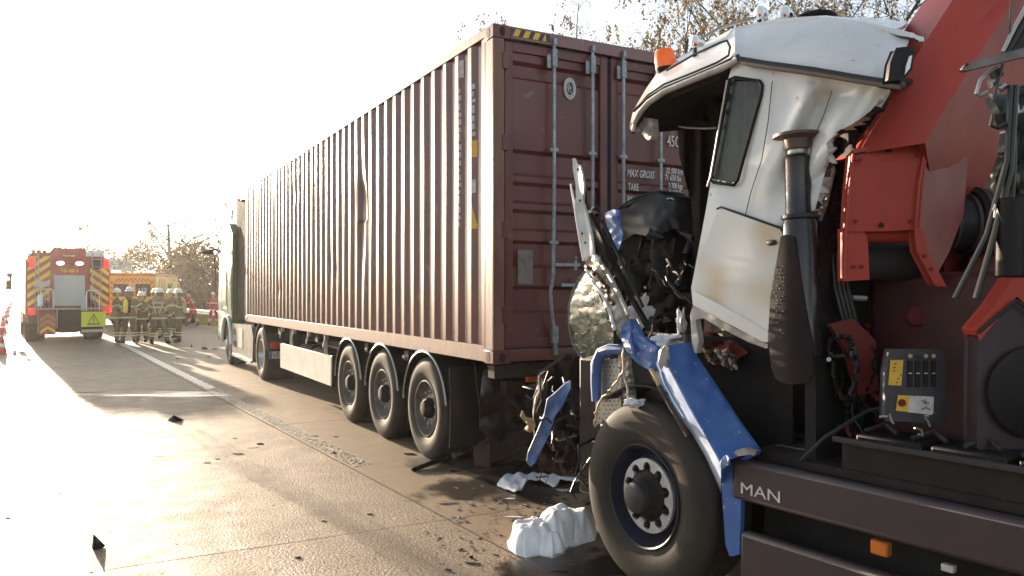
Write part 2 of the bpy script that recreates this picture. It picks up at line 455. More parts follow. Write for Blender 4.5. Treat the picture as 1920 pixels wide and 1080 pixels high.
# dark fluid and dirt stains on the shoulder round the crash, and old tyre marks
def stain_mat(name, col, rough, thr, sc_, stretch=(1, 1, 1), amax=.85, hw=(1, 1)):
    m = bpy.data.materials.new(name); m.use_nodes = True; nt = m.node_tree; N = nt.nodes; L = nt.links; p = N["Principled BSDF"]
    p.inputs['Base Color'].default_value = (*col, 1); p.inputs['Roughness'].default_value = rough
    tc = N.new('ShaderNodeTexCoord'); mp = N.new('ShaderNodeMapping'); mp.inputs['Scale'].default_value = stretch; L.new(tc.outputs['Object'], mp.inputs[0])
    n = N.new('ShaderNodeTexNoise'); n.inputs['Scale'].default_value = sc_; n.inputs['Detail'].default_value = 7; n.inputs['Roughness'].default_value = .6; L.new(mp.outputs[0], n.inputs['Vector'])
    sx = N.new('ShaderNodeSeparateXYZ'); L.new(tc.outputs['Object'], sx.inputs[0]); last = n.outputs[0]
    for k in (0, 1):
        a = N.new('ShaderNodeMath'); a.operation = 'ABSOLUTE'; L.new(sx.outputs[k], a.inputs[0])
        r_ = N.new('ShaderNodeMapRange'); r_.inputs[1].default_value = hw[k] * .3; r_.inputs[2].default_value = hw[k]; r_.inputs[3].default_value = .04; r_.inputs[4].default_value = -.3
        L.new(a.outputs[0], r_.inputs[0]); ad = N.new('ShaderNodeMath'); ad.operation = 'ADD'; L.new(last, ad.inputs[0]); L.new(r_.outputs[0], ad.inputs[1]); last = ad.outputs[0]
    r2 = N.new('ShaderNodeMapRange'); r2.inputs[1].default_value = thr; r2.inputs[2].default_value = thr + .10; r2.inputs[4].default_value = amax; L.new(last, r2.inputs[0]); L.new(r2.outputs[0], p.inputs['Alpha'])
    return m
def stain(px, py, hx, hy, m, z, rz, lab):
    b = B(); b.add([(-hx,-hy,0),(hx,-hy,0),(hx,hy,0),(-hx,hy,0)], [(0,1,2,3)]); o = obj('fluid_stain', b, m, kind='structure', label=lab)
    q = PG(px, py); o.location = (q.x, q.y, z); o.rotation_euler = (0, 0, rz)
stain(985, 905, 1.5, 1.1, stain_mat('dark_fluid_stain', (.022,.016,.012), .35, .44, 1.6, hw=(1.5, 1.1)), .0065, R(20), 'dark fluid and dirt under the crushed front between the trucks')
stain(860, 870, 1.0, .8, stain_mat('dirt_stain', (.05,.035,.024), .6, .48, 2.4, amax=.7, hw=(1.0, .8)), .0105, R(-15), 'brown dirt behind the rear trailer wheel')
stain(1090, 1060, .9, .6, stain_mat('wet_dark_stain', (.02,.016,.014), .25, .45, 2.2, hw=(.9, .6)), .0145, R(10), 'dark wet patch beside the crane truck wheel')
tm = stain_mat('old_tyre_mark', (.06,.045,.035), .7, .50, 1.2, (6, .25, 1), .17, (.30, 9))
stain(560, 930, .30, 9, tm, .0085, R(6), 'faint tyre mark crossing the lane towards the shoulder')
stain(700, 1000, .30, 7, tm, .0185, R(9), 'second faint tyre mark nearer the camera')
# ---------------------------------------------------------------- shipping container
X0, Y0, Z0 = 3.07, 6.01, 1.093
CW, CL, CH = 2.438, 11.63, 2.905
X1, Y1, Z1 = X0 + CW, Y0 + CL, Z0 + CH
cont = thing('shipping_container', (X0 + CW / 2, Y0 + CL / 2, Z0), 'long brown-red corrugated shipping container riding on the semi-trailer', 'shipping container')
def wob(y, z):
    return .0024 * noise.noise(V((y * .9, z * .7, 3.1))) + .0005 * noise.noise(V((y * 3.1, z * 1.6, 7.7)))
def dent(y, z):
    dx = dy = 0.0
    a = math.exp(-((y - 9.62) / .17) ** 2)
    t = (z - 2.62)
    dx += .050 * a * math.exp(-(t / .55) ** 2)
    dy += .055 * a * math.exp(-(t / .42) ** 2) * (1 if t < 0 else -.5)
    dx += .03 * math.exp(-((y - 9.72) / .10) ** 2) * math.exp(-((z - 2.95) / .16) ** 2)
    dx += .014 * math.exp(-((y - 10.9) / .16) ** 2) * math.exp(-((z - 2.05) / .22) ** 2) * (1 + noise.noise(V((y * 18, z * 18, 0))))
    dx += .012 * math.exp(-((y - 14.3) / .2) ** 2) * math.exp(-((z - 1.75) / .1) ** 2)
    dx += .010 * math.exp(-((y - 13.2) / .2) ** 2) * math.exp(-((z - 3.3) / .12) ** 2)
    return dx, dy
def corrugated(x_out, sgn):
    n = 40; ya, yb = Y0 + .17, Y1 - .17; pitch = (yb - ya) / n
    prof = []
    for k in range(n):
        y = ya + k * pitch
        prof += [(y, 0), (y + .036, 0), (y + .072, 0), (y + .106, .018), (y + .140, .036), (y + .208, .036), (y + .243, .018)]
    prof.append((yb, 0))
    za, zb = Z0 + .155, Z1 - .075; m = 64; vs = []
    for j in range(m + 1):
        z = za + (zb - za) * j / m
        for (y, d) in prof:
            dx, dy = dent(y, z) if sgn > 0 else (0, 0)
            vs.append(V((x_out + sgn * (d + wob(y, z) + .006 + dx), y + dy, z)))
    w = len(prof)
    fs = [[j * w + i, j * w + i + 1, (j + 1) * w + i + 1, (j + 1) * w + i] for j in range(m) for i in range(w - 1)]
    if sgn > 0: fs = [list(reversed(f)) for f in fs]
    return B().add(vs, fs)
obj('side_wall', corrugated(X0, 1), m_cont, cont, ang=14)
obj('side_wall', corrugated(X1, -1), m_cont, cont, ang=14)
def roofp():
    b = B(); n = 40; prof = []
    for k in range(n):
        y = Y0 + .15 + k * (CL - .3) / n
        prof += [(y, 0), (y + .1, 0), (y + .13, -.02), (y + .23, -.02), (y + .26, 0)]
    vs = []
    for x in (X0 + .05, X1 - .05): vs += [V((x, y, Z1 - .012 + d)) for y, d in prof]
    w = len(prof)
    return b.add(vs, [[i, w + i, w + i + 1, i + 1] for i in range(w - 1)])
obj('roof', roofp(), m_cont, cont)
b = B().box((X0 + CW/2, Y1 - .04, Z0 + CH/2), (CW - .2, .04, CH - .2)); obj('front_wall', b, m_cont, cont)
b = B().box((X0 + CW/2, Y0 + CL/2, Z0 + .09), (CW - .14, CL - .3, .06)); obj('floor', b, m_dark, cont)
for x in (X0 + .03, X1 - .03):
    b = B().box((x, Y0 + CL/2, Z1 - .04), (.06, CL - .34, .08)); obj('top_rail', b, m_contrust, cont, bev=.006)
    b = B()
    sx = 1 if x < X0 + 1 else -1
    b.box((x - sx * .022, Y0 + CL/2, Z0 + .085), (.012, CL - .34, .145))
    b.box((x + sx * .012, Y0 + CL/2, Z0 + .152), (.056, CL - .34, .012))
    b.box((x + sx * .012, Y0 + CL/2, Z0 + .018), (.056, CL - .34, .012))
    obj('bottom_rail', b, m_contrust, cont, bev=.003)
for yy, s in ((Y0, 1), (Y1, -1)):
    for xx, t in ((X0, 1), (X1, -1)):
        b = B(); b.box((xx + t * .012, yy + s * .09, Z0 + CH/2), (.018, .17, CH - .236))     # post face on the side
        b.box((xx + t * .055, yy + s * .014, Z0 + CH/2), (.104, .022, CH - .236))
        b.box((xx + t * .055, yy + s * .165, Z0 + CH/2), (.104, .02, CH - .24))
        obj('corner_post', b, m_contrust, cont, bev=.004)
        for zz in (Z0, Z1 - .118):
            b = B(); x_, y_ = xx + t * .081, yy + s * .089
            b.box((x_, y_, zz + .059), (.166, .182, .118))
            cc = obj('corner_casting', b, m_door, cont, bev=.008)
            for q in range(2):
                h = B()
                pth = []
                if q == 0: c0 = V((xx - t * .0035, yy + s * .095, zz + .059)); ax = V((0, .028, 0)); az = V((0, 0, .042)); nn = V((t * .004, 0, 0))
                else: c0 = V((xx + t * .085, yy - s * .0035, zz + .059)); ax = V((.028, 0, 0)); az = V((0, 0, .042)); nn = V((0, s * .004, 0))
                pts = [c0 + ax * math.cos(a * math.pi / 8) + az * math.sin(a * math.pi / 8) for a in range(16)]
                h.ext(pts, nn)
                obj('lifting_hole', h, m_black, cc)
# rear header, sill
b = B().box((X0 + CW/2, Y0 + .045, Z1 - .055), (CW - .33, .09, .11)); hd = obj('header', b, m_cont, cont, bev=.006)
b = B()
b.add([(3.24,Y0-.0035,Z1-.085),(3.63,Y0-.0035,Z1-.085),(3.63,Y0-.0035,Z1-.02),(3.24,Y0-.0035,Z1-.02)],[(0,1,2,3)])
obj('black_stripe_band', b, m_decaldk, hd)
for k in range(4):
    b = B(); xa = 3.255 + k * .098
    w_ = .055 if k < 3 else .04
    b.ext([V((xa, Y0 - .0055, Z1 - .083)), V((xa + w_, Y0 - .0055, Z1 - .083)), V((xa + w_ + (.028 if k < 3 else -.005), Y0 - .0055, Z1 - .022)), V((xa + .03, Y0 - .0055, Z1 - .022))], (0, .0015, 0))
    obj('yellow_stripe', b, m_yellow, hd)
b = B().box((X0 + CW/2, Y0 + .05, Z0 + .07), (CW - .33, .10, .10)); obj('sill', b, m_cont, cont, bev=.006)
# doors
grooves = [(2.50,2.60),(1.66,1.83),(1.42,1.55),(1.18,1.31),(.86,1.04),(.46,.64)]
def door(xa, xb):
    zb, zt = Z0 + .135, Z1 - .125; yd = Y0 + .035
    prof = [(zb, .0), (zb + .1, 0)]
    for (g0, g1) in sorted(grooves):
        prof += [(Z0 + g0 - .03, 0), (Z0 + g0, .036), (Z0 + g1, .036), (Z0 + g1 + .03, 0)]
    prof += [(zt - .1, 0), (zt, 0)]
    b = B(); nx = 14; vs = []
    for (z, d) in prof:
        for i in range(nx + 1):
            x = xa + .075 + (xb - xa - .15) * i / nx
            vs.append(V((x, yd + .02 + d + .004 * noise.noise(V((x * 3, z * 3, 1))), z)))
    w = nx + 1
    b.shell(vs, [[j * w + i, j * w + i + 1, (j + 1) * w + i + 1, (j + 1) * w + i] for j in range(len(prof) - 1) for i in range(nx)], (0, .02, 0))
    d = obj('door', b, m_door, cont, ang=20)
    f = B()
    for x in (xa + .04, xb - .04): f.box((x, yd + .02, (zb + zt) / 2), (.08, .05, zt - zb))
    for z in (zb + .04, zt - .04): f.box(((xa + xb) / 2, yd + .021, z), (xb - xa - .16, .05, .08))
    obj('door_frame', f, m_door, d, bev=.005)
    s = B()
    for x in (xa - .008, xb + .008): s.box((x, yd + .025, (zb + zt) / 2), (.014, .05, zt - zb))
    for z in (zb - .008, zt + .008): s.box(((xa + xb) / 2, yd + .025, z), (xb - xa, .05, .014))
    obj('door_seal', s, m_seal, d)
    return d
XM = X0 + CW / 2
dL = door(X0 + .125, XM - .02); dR = door(XM + .02, X1 - .125)
obj('door_gap_strip', B().box((XM, Y0 + .05, Z0 + CH/2), (.03, .03, CH - .3)), m_seal, cont)
def z_at(px, py): return PL(px, py, V((0, Y0, 0)), V((0, 1, 0))).z
for bi, (ox, dd) in enumerate(((.597, dL), (1.005, dL), (1.35, dR), (1.79, dR))):
    x = X0 + ox; yb = Y0 - .012
    pth = [(x, yb, Z1 - .07), (x, yb, Z0 + 1.5), (x - .012, yb, Z0 + .75)]
    if bi == 0: pth += [(x - .045, yb - .01, Z0 + .62), (x - .035, yb - .02, Z0 + .42), (x + .0, yb, Z0 + .28), (x + .012, yb, Z0 + .12)]
    else: pth += [(x - .01, yb, Z0 + .1)]
    br = obj('locking_bar', B().tube(pth, .0165, 10), m_galv, dd)
    k = B(); k.box((x, yb + .004, Z1 - .22), (.05, .045, .16)); k.box((x - .045, yb + .014, Z1 - .25), (.04, .018, .12)); k.box((x, yb, Z1 - .08), (.03, .05, .06))
    for q in range(4): k.lathe([(.007, 0), (.007, .01)], (x + (-.055 if q % 2 else .018), yb - .024 + (.018 if q % 2 else 0), Z1 - .18 - .08 * (q // 2)), (0, -1, 0), 6)
    obj('bar_bracket', k, m_galv, dd, bev=.004)
    k = B(); k.box((x + .005, yb + .004, Z0 + .24), (.06, .045, .15)); k.box((x + .01, yb, Z0 + .1), (.035, .05, .07))
    obj('bar_bracket', k, m_galv, dd, bev=.004)
    for z in (Z0 + 1.875, Z0 + 1.055):
        k = B(); k.box((x, yb + .006, z), (.085, .03, .03)); k.lathe([(.024, -.02), (.024, .02)], (x, yb, z), (0, 0, 1), 10)
        obj('bar_guide', k, m_galv, dd, bev=.003)
for (xa, xb, z, dd) in ((.60, .86, .86, dL), (.66, .90, .68, dL), (1.40, 1.66, .86, dR)):
    k = B(); k.bar((X0 + xa, Y0 - .03, Z0 + z), (X0 + xb, Y0 - .03, Z0 + z), .012, .03)
    k.box((X0 + xb - .05, Y0 - .02, Z0 + z), (.03, .03, .09)); k.ball((X0 + xb - .05, Y0 - .03, Z0 + z + .06), .02, 8, 6)
    obj('door_handle', k, m_galv, dd, bev=.003)
for z in (.42, 1.15, 1.9, 2.6):
    for x, t in ((X0 + .115, -1), (X1 - .115, 1)):
        obj('hinge', B().box((x, Y0 + .012, Z0 + z), (.06, .035, .14)), m_door, cont, bev=.004)
# placard, approval disc, lettering
yd = Y0 + .048
obj('faded_placard', B().box((3.405, yd - .006, 1.93), (.15, .004, .30)), m_placard, dL)
def disc(cx, cz, rx, rz, y, n=28): return B().ext([V((cx + rx * math.cos(2*math.pi*i/n), y, cz + rz * math.sin(2*math.pi*i/n))) for i in range(n)], (0, .002, 0))
seal = obj('approval_disc', disc(3.865, 3.545, .065, .098, yd - .008), m_letter, dL)
obj('disc_centre', disc(3.865, 3.545, .036, .060, yd - .0105), m_decaldk, seal)
b = B()
rr = random.Random(11)
for i in range(9):
    cx, cz = 3.865 + rr.uniform(-.02, .02), 3.545 + rr.uniform(-.04, .04)
    b.bar((cx, yd - .0115, cz - .014), (cx + rr.uniform(-.012, .012), yd - .0115, cz + .014), .006, .001, up=(0, 1, 0))
obj('disc_emblem', b, m_letter, seal)
b = B()
for i in range(26):
    a = 2 * math.pi * i / 26 + .1
    c = V((3.865 + .051 * math.cos(a), yd - .0095, 3.545 + .080 * math.sin(a)))
    b.bar(c - V((math.cos(a), 0, math.sin(a))) * .006, c + V((math.cos(a), 0, math.sin(a))) * .006, .004, .001, up=(0, 1, 0))
obj('disc_rim_lettering', b, m_decaldk, seal)
XD, ZD = (1, 0, 0), (0, 0, 1)
def door_text(t, x, z, h, sq, shear=0.0, bold=.002):
    x += .062 if t[0] in 'MTP' else .085
    obj('lettering', text_b(t, h / .70, (x, yd - .0075, z), XD, ZD, .0015, sq, shear, bold), m_letter, dR, flat=True)
door_text('45G1', 4.893, 3.125, .108, .62)
door_text('MAX GROSS', 4.437, 2.80, .068, .60, .25)
door_text('TARE', 4.45, 2.672, .066, .55)
door_text('PAYLOAD', 4.437, 2.55, .066, .6, .2)
door_text('32 500 kgs', 4.875, 2.862, .055, .62, .3)
door_text('71 650 lbs', 4.865, 2.795, .055, .62)
door_text('3 700 kgs', 4.91, 2.722, .052, .62)
door_text('8 160 lbs', 4.92, 2.655, .052, .62)
# side decals near the rear post (on the rib faces)
def rib(k): return Y0 + .17 + k * (CL - .34) / 40
def on_rib(k, u0, u1, z0, z1, m, name, tri=False):
    pitch = (CL - .34) / 40; y0 = rib(k) + .208; y1 = rib(k) + pitch      # sloping rib face turned to the rear
    def P(u, z): return V((X0 + .006 + .036 * (1 - u) - .002, y0 + (y1 - y0) * u - .003, z))
    # u=0 deep edge, u=1 outer edge
    pts = [P(u0, z0), P(u1, z0), P(u1, z1), P(u0, z1)] if not tri else [P(u0, z0), P(u1, z0), P(u1, z1)]
    obj(name, B().ext(pts, (.002, .001, 0)), m, cont, flat=True)

on_rib(1, .15, .85, 3.70, 3.86, m_letter, 'white_sticker')
on_rib(0, .10, 1.0, 2.92, 3.07, m_yellow, 'yellow_sticker')
on_rib(0, .0, 1.0, 2.28, 2.52, m_yellow, 'warning_triangle', tri=True)
on_rib(0, .35, .95, 2.60, 2.72, m_letter, 'white_sticker')
rr = random.Random(21)
for k, za, zb, u0 in ((1, 2.30, 3.60, .62), (0, 3.14, 3.58, .5)):
    z = zb
    while z > za:
        h = rr.uniform(.03, .07)
        on_rib(k, u0 + rr.uniform(-.1, .12), .97, z - h, z, m_letter, 'worn_letter_edge')
        z -= h + rr.uniform(.015, .03)
# ---------------------------------------------------------------- wheels
def tyre_b(c, ax, Ro, Ri, W, n=56, grooves=4, square=.5):
    """c = centre of the outer face, ax points outwards"""
    b = B(); h = .0
    prof = [(Ri, -.012), (Ri + .012, .0), (Ri + .03, .004)]
    for k in range(5):
        t = (k + 1) / 6; prof.append((Ri + .03 + (Ro - .035 - Ri - .03) * t, .010 + .012 * math.sin(math.pi * t)))
    prof += [(Ro - .035, .006), (Ro - .015, -.006), (Ro - .002, -.026)]
    gw = (W - .06) / (grooves + 1)
    for g in range(grooves):
        x = -.03 - gw * (g + 1) + .01
        prof += [(Ro, x + .006), (Ro - .014, x + .003), (Ro - .014, x - .003), (Ro, x - .006)]
    prof += [(Ro - .002, -W + .026), (Ro - .02, -W + .006), (Ro - .07, -W), (Ri, -W + .02)]
    return b.lathe(prof, c, ax, n, closed=True)
def wheel(parent, c, ax, Ro=.52, W=.37, style='trailer', n=48):
    c = V(c); ax = V(ax).normalized()
    w = thing('wheel', c - ax * W / 2, parent=parent)
    obj('tyre', tyre_b(c, ax, Ro, .295, W, n), m_rubber, w, ang=50)
    if style == 'trailer':
        b = B().lathe([(.297, -.02), (.29, .004), (.278, .006), (.27, -.02), (.262, -.06), (.235, -.085), (.20, -.085), (.19, -.07), (.155, -.065), (.12, -.06), (.001, -.06)], c, ax, 40, cap0=False)
        obj('rim', b, m_rimgrey, w, ang=40)
        b = B().lathe([(.105, -.06), (.105, -.02), (.095, .0), (.07, .03), (.05, .034), (.001, .034)], c, ax, 24); obj('hub', b, m_dark, w)
        nr, nm = .1675, m_galv
    elif style == 'tractor':
        b = B().lathe([(.297, -.02), (.29, .004), (.275, .006), (.26, -.03), (.22, -.11), (.15, -.15), (.11, -.15), (.10, -.09), (.06, -.08), (.001, -.08)], c, ax, 40, cap0=False)
        obj('rim', b, m_alu, w, ang=40); nr, nm = .14, m_steel
    elif style == 'front':
        b = B().lathe([(.297, -.02), (.29, .004), (.275, .006), (.26, -.04), (.24, -.06), (.20, -.03), (.16, .02), (.11, .03), (.10, .07), (.001, .08)], c, ax, 40, cap0=False)
        obj('rim', b, m_alu, w, ang=40); nr, nm = .145, m_steel
    a = ax.cross(UP).normalized(); bb = ax.cross(a)
    b0 = B().lathe([(.017, -.01), (.017, .028), (.012, .034), (.001, .036)], (0, 0, 0), ax, 8)
    first = None
    for i in range(10):
        th = 2 * math.pi * i / 10 + .2
        p = c + (a * math.cos(th) + bb * math.sin(th)) * nr + ax * (-.065 if style == 'trailer' else (-.14 if style == 'tractor' else .022))
        if first is None: first = obj('wheel_nut', b0, nm, w, local=True); o = first
        else: o = first.copy(); sc.collection.objects.link(o)
        o.location = p - wloc(w)
    return w

# ---------------------------------------------------------------- semi-trailer under the container
tr = thing('semi_trailer', (X0 + CW/2, 11.0, 0), 'black three-axle semi-trailer chassis under the brown-red container', 'semi-trailer')
NX = V((-1, 0, 0)); PX = V((1, 0, 0))
for y in (7.60, 8.93, 10.26):
    wheel(tr, (X0 + .03, y, .52), NX); wheel(tr, (X1 - .03, y, .52), PX, n=24)
    obj('axle', B().tube([(X0 + .3, y, .52), (X1 - .3, y, .52)], .07, 12), m_dark, tr)
    # air bag and shock
    for x in (X0 + .55, X1 - .55):
        obj('air_spring', B().lathe([(.13, 0), (.15, .06), (.12, .1), (.15, .15), (.12, .22)], (x, y + .3, .55), (0, 0, 1), 16), m_rubber, tr)
    # mudguard: a bright edged arc over the wheel
    for x0_, x1_ in ((X0 + .01, X0 + .40), (X1 - .01, X1 - .40)):
        b = B(); n = 22; vs = []
        for i in range(n + 1):
            a = R(8) + R(158) * i / n
            for rr_ in (.575, .590):
                for x in (x0_, x1_): vs.append(V((x, y + math.cos(a) * rr_, .52 + math.sin(a) * rr_)))
        fs = []
        for i in range(n):
            q = i * 4; r_ = q + 4
            fs += [[q, r_, r_ + 1, q + 1], [q + 2, q + 3, r_ + 3, r_ + 2], [q, q + 2, r_ + 2, r_], [q + 1, r_ + 1, r_ + 3, q + 3]]
        fs += [[0, 1, 3, 2], [n * 4, n * 4 + 2, n * 4 + 3, n * 4 + 1]]
        g = obj('mudguard', b.add(vs, fs), m_black, tr)
        s_ = -1 if x0_ < X0 + 1 else 1
        b = B().tube([(x0_ + s_ * .002, y + math.cos(R(4) + R(166) * i / n) * .585, .52 + math.sin(R(4) + R(166) * i / n) * .585) for i in range(n + 1)], .011, 6)
        obj('mudguard_edge', b, m_alu, g)
for x in (X0 + .70, X1 - .70):
    b = B(); b.box((x, 11.5, .93), (.10, 11.0, .24)); obj('frame_rail', b, m_dark, tr, bev=.01)
for y in (6.15, 8.2, 9.6, 12.0, 14.6, 17.0):
    obj('crossmember', B().box((X0 + CW/2, y, 1.02), (CW - .1, .12, .11)), m_dark, tr)
for y in (7.6, 8.93, 10.26):
    for x in (X0 + .55, X1 - .55): obj('trailing_arm', B().bar((x, y - .1, .5), (x, y + .55, .72), .09, .09), m_dark, tr)
# twist locks and clamps seen along the rail
for y in (11.6, 12.6, 13.6, 14.5):
    b = B().box((X0 + .09, y, 1.05), (.05, .07, .07))
    b.tube([(X0 + .07, y, 1.02), (X0 + .05, y + .02, .93), (X0 + .06, y + .07, .90), (X0 + .07, y + .09, .96)], .011, 6)
    obj('clamp_hook', b, m_alu, tr)
for y in (9.58, 8.26): obj('clamp_hook', B().ball((X0 + .05, y, 1.0), .025, 8, 6), m_alu, tr)
# side guard panel with struts
b = B().ext([V((X0 + .02, 11.02, .40)), V((X0 + .02, 14.35, .40)), V((X0 + .02, 14.35, .80)), V((X0 + .02, 11.02, .80))], (.03, 0, 0))
sg = obj('side_guard', b, m_sideguard, tr, bev=.012)
b = B().box((X0 + .035, 10.99, .61), (.08, .10, .44)); obj('guard_end_cap', b, m_black, tr, bev=.02)
for y in (11.5, 13.7):
    obj('guard_strut', B().bar((X0 + .06, y, .78), (X0 + .12, y + .25, 1.06), .05, .03), m_sideguard, tr)
for x in (X0 + .45, X1 - .45): obj('landing_leg', B().box((x, 15.0, .70), (.13, .15, .7)).box((x, 15.0, .33), (.3, .3, .03)), m_dark, tr, bev=.01)
for yy in (12.2, 13.1): obj('air_tank', B().tube([(X0 + .35, yy, .72), (X0 + .35, yy + .75, .72)], .13, 16), m_dark, tr)
# rear: mudflap, dangling strap, ripped bumper bar
b = B(); b.grid(lambda u, v: V((X0 + .03 + u * .40, 7.0 - .03 * math.sin(v * 3) - .02 * math.sin(u * 5), .98 - v * .76)), 6, 8, thick=(0, .012, 0)); obj('mudflap', b, m_black, tr)
obj('hanging_cable', B().tube([(X0 + .12, 6.62, 1.05), (X0 + .14, 6.62, .85), (X0 + .17, 6.61, .62), (X0 + .16, 6.6, .45), (X0 + .19, 6.6, .42)], .006, 6), m_dkgrey, tr)
b = B().box((X0 + CW/2, 6.35, .85), (1.9, .12, .12)); b.box((X0 + .55, 6.5, .78), (.12, .4, .3)); b.box((X1 - .55, 6.5, .78), (.12, .4, .3)); obj('bumper_bracket', b, m_dark, tr, bev=.01)
for k in range(4): obj('tail_lamp', B().box((X0 + .5 + k * .12, 6.24, .95), (.1, .05, .1)), m_redlens if k else m_amber, tr, bev=.01)

# ---------------------------------------------------------------- tractor unit
tu = thing('tractor_unit', (X0 + CW/2, 18.5, 0), 'green and white tractor unit in front of the container', 'lorry')
for x, ax, nn in ((X0 + .02, NX, 40), (X1 - .02, PX, 20)):
    wheel(tu, (x, 16.05, .52), ax, style='tractor', n=nn, W=.6); wheel(tu, (x, 19.9, .52), ax, style='front', n=nn)
for x in (X0 + .75, X1 - .75): obj('frame_rail', B().box((x, 17.6, .80), (.09, 4.8, .26)), m_dark, tu)
obj('fifth_wheel', B().lathe([(.45, 0), (.45, .05)], (X0 + CW/2, 16.3, 1.03), (0, 0, 1), 20), m_dark, tu)
def arc_guard(y, r, a0, a1, xa, xb, m, name, parent):
    b = B(); n = 16; vs = []
    for i in range(n + 1):
        a = R(a0) + R(a1 - a0) * i / n
        for rr_ in (r, r + .02):
            for x in (xa, xb): vs.append(V((x, y + math.cos(a) * rr_, .52 + math.sin(a) * rr_)))
    fs = []
    for i in range(n):
        q = i * 4; r_ = q + 4
        fs += [[q, r_, r_ + 1, q + 1], [q + 2, q + 3, r_ + 3, r_ + 2], [q, q + 2, r_ + 2, r_], [q + 1, r_ + 1, r_ + 3, q + 3]]
    fs += [[0, 1, 3, 2], [n * 4, n * 4 + 2, n * 4 + 3, n * 4 + 1]]
    return obj(name, b.add(vs, fs), m, parent)
for x0_, x1_ in ((X0, X0 + .62), (X1, X1 - .62)): arc_guard(16.05, .60, 15, 165, x0_, x1_, m_black, 'mudguard', tu)
obj('rear_mudflap', B().box((X0 + .32, 15.42, .50), (.58, .015, .62)), m_black, tu)
# cab (green side, white nose), facing away
xa, xb = X0 - .02, X1 + .02
prof = [(19.25,.95),(19.25,3.05),(19.75,3.35),(20.6,3.25),(21.1,2.55),(21.35,1.6),(21.4,.55),(20.55,.55),(20.5,1.0),(20.2,1.18),(19.6,1.18),(19.3,1.0)]
cab = obj('cab', B().ext([V((xa, y, z)) for y, z in prof], (xb - xa, 0, 0)), m_green, tu, bev=.05)
for x, s in ((xa - .004, 1), (xb + .004, -1)):
    obj('white_nose_panel', B().ext([V((x, y, z)) for y, z in [(20.95,.75),(20.85,2.3),(20.55,3.0),(20.62,3.2),(21.08,2.5),(21.33,1.6),(21.37,.75)]], (s * .03, 0, 0)), m_white, cab, bev=.01)
    obj('side_window', B().ext([V((x, y, z)) for y, z in [(20.05,1.95),(20.1,2.6),(20.65,2.6),(20.82,1.95)]], (s * .03, 0, 0)), m_winglass, cab)
    obj('door_seam', B().ext([V((x, y, z)) for y, z in [(19.93,1.25),(19.93,2.7),(19.95,2.7),(19.95,1.25)]], (s * .02, 0, 0)), m_seal, cab)
    obj('grab_handle', B().tube([(x - s * .04, 19.8, 1.4), (x - s * .04, 19.8, 2.2)], .015, 6), m_alu, cab)
    obj('rear_pillar_trim', B().ext([V((x, y, z)) for y, z in [(19.27,1.0),(19.27,3.0),(19.36,3.05),(19.36,1.0)]], (s * .02, 0, 0)), m_defl, cab)
    # air deflector behind the cab
    obj('air_deflector', B().ext([V((x + s * .10, y, z)) for y, z in [(17.95,1.15),(17.95,3.62),(18.3,3.70),(18.9,3.78),(19.22,3.90),(19.22,1.1)]], (s * .05, 0, 0)), m_defl, tu, bev=.02)
    # fairing with tank
    fr = obj('side_fairing', B().ext([V((x + s * .01, y, z)) for y, z in [(16.85,.28),(19.25,.28),(19.25,.98),(16.95,1.02),(16.75,.8)]], (s * .25, 0, 0)), m_wdirty, tu, bev=.03)
    obj('fairing_step', B().box((x + s * .02, 18.9, .55), (.03, .36, .14)).box((x + s * .02, 18.95, .82), (.03, .30, .14)), m_black, fr)
    obj('fairing_sill', B().box((x + s * .0, 18.0, .30), (.04, 2.3, .05)), m_white, fr)
    obj('fairing_panel', B().box((x + s * .006, 18.15, .72), (.012, .5, .42)), m_sideguard, fr)
    obj('wheel_arch_trim', B().tube([(x - s * .02, 19.9 + math.cos(R(a)) * .64, .52 + math.sin(R(a)) * .64) for a in range(0, 181, 12)], .04, 8), m_white, tu)
    mr_ = obj('mirror_arm', B().tube([(x, 20.7, 2.72), (x - s * .16, 20.85, 2.78), (x - s * .30, 20.95, 2.74)], .022, 6), m_black, tu)
    obj('mirror', B().ball((x - s * .30, 20.95, 2.72), .12, 12, 8, sq=(1.2, .8, .5)), m_black, tu)
    obj('mirror_bar', B().tube([(x - s * .17, 20.9, 2.7), (x - s * .13, 20.9, 2.2), (x - s * .15, 20.9, 1.7)], .012, 6), m_black, tu)
obj('roof_fairing', B().ext([V((xa + .2, y, z)) for y, z in [(19.3,3.05),(19.3,3.9),(19.5,3.92),(20.3,3.6),(20.7,3.2)]], (xb - xa - .4, 0, 0)), m_brownpart, tu, bev=.04)
obj('air_lines', B().tube([(X0 + .45, 19.1, 1.5), (X0 + .42, 18.8, 1.25), (X0 + .5, 18.3, 1.3), (X0 + .6, 18.22, 1.6)], .02, 6), m_hose, tu)
lb = obj('rear_lamp', B().box((X0 + .20, 15.38, .71), (.30, .05, .12)), m_redlens, tu, bev=.01)
np_ = obj('number_plate', B().box((X0 + .27, 15.39, .53), (.46, .01, .13)), m_white, tu)
obj('plate_blue_band', B().box((X0 + .065, 15.383, .53), (.045, .006, .12)), m_blue, np_)
obj('plate_lettering', text_b('VEC', .14, (X0 + .10, 15.381, .485), XD, ZD, .003, .8, 0, .002), m_decaldk, np_, flat=True)

# dark blocks added to keep light and view out from under the chassis
obj('underbody_light_block', B().box((X0 + 1.3, 8.6, .62), (.5, 4.6, .55)), m_dark, tr, bev=.02)
obj('far_side_light_block', B().box((X1 - .04, 13, .60), (.03, 4.0, .5)), m_dark, tr)
obj('rear_light_block', B().box((X0 + CW/2, 6.9, .72), (1.7, .05, .50)), m_dark, tr, bev=.01)
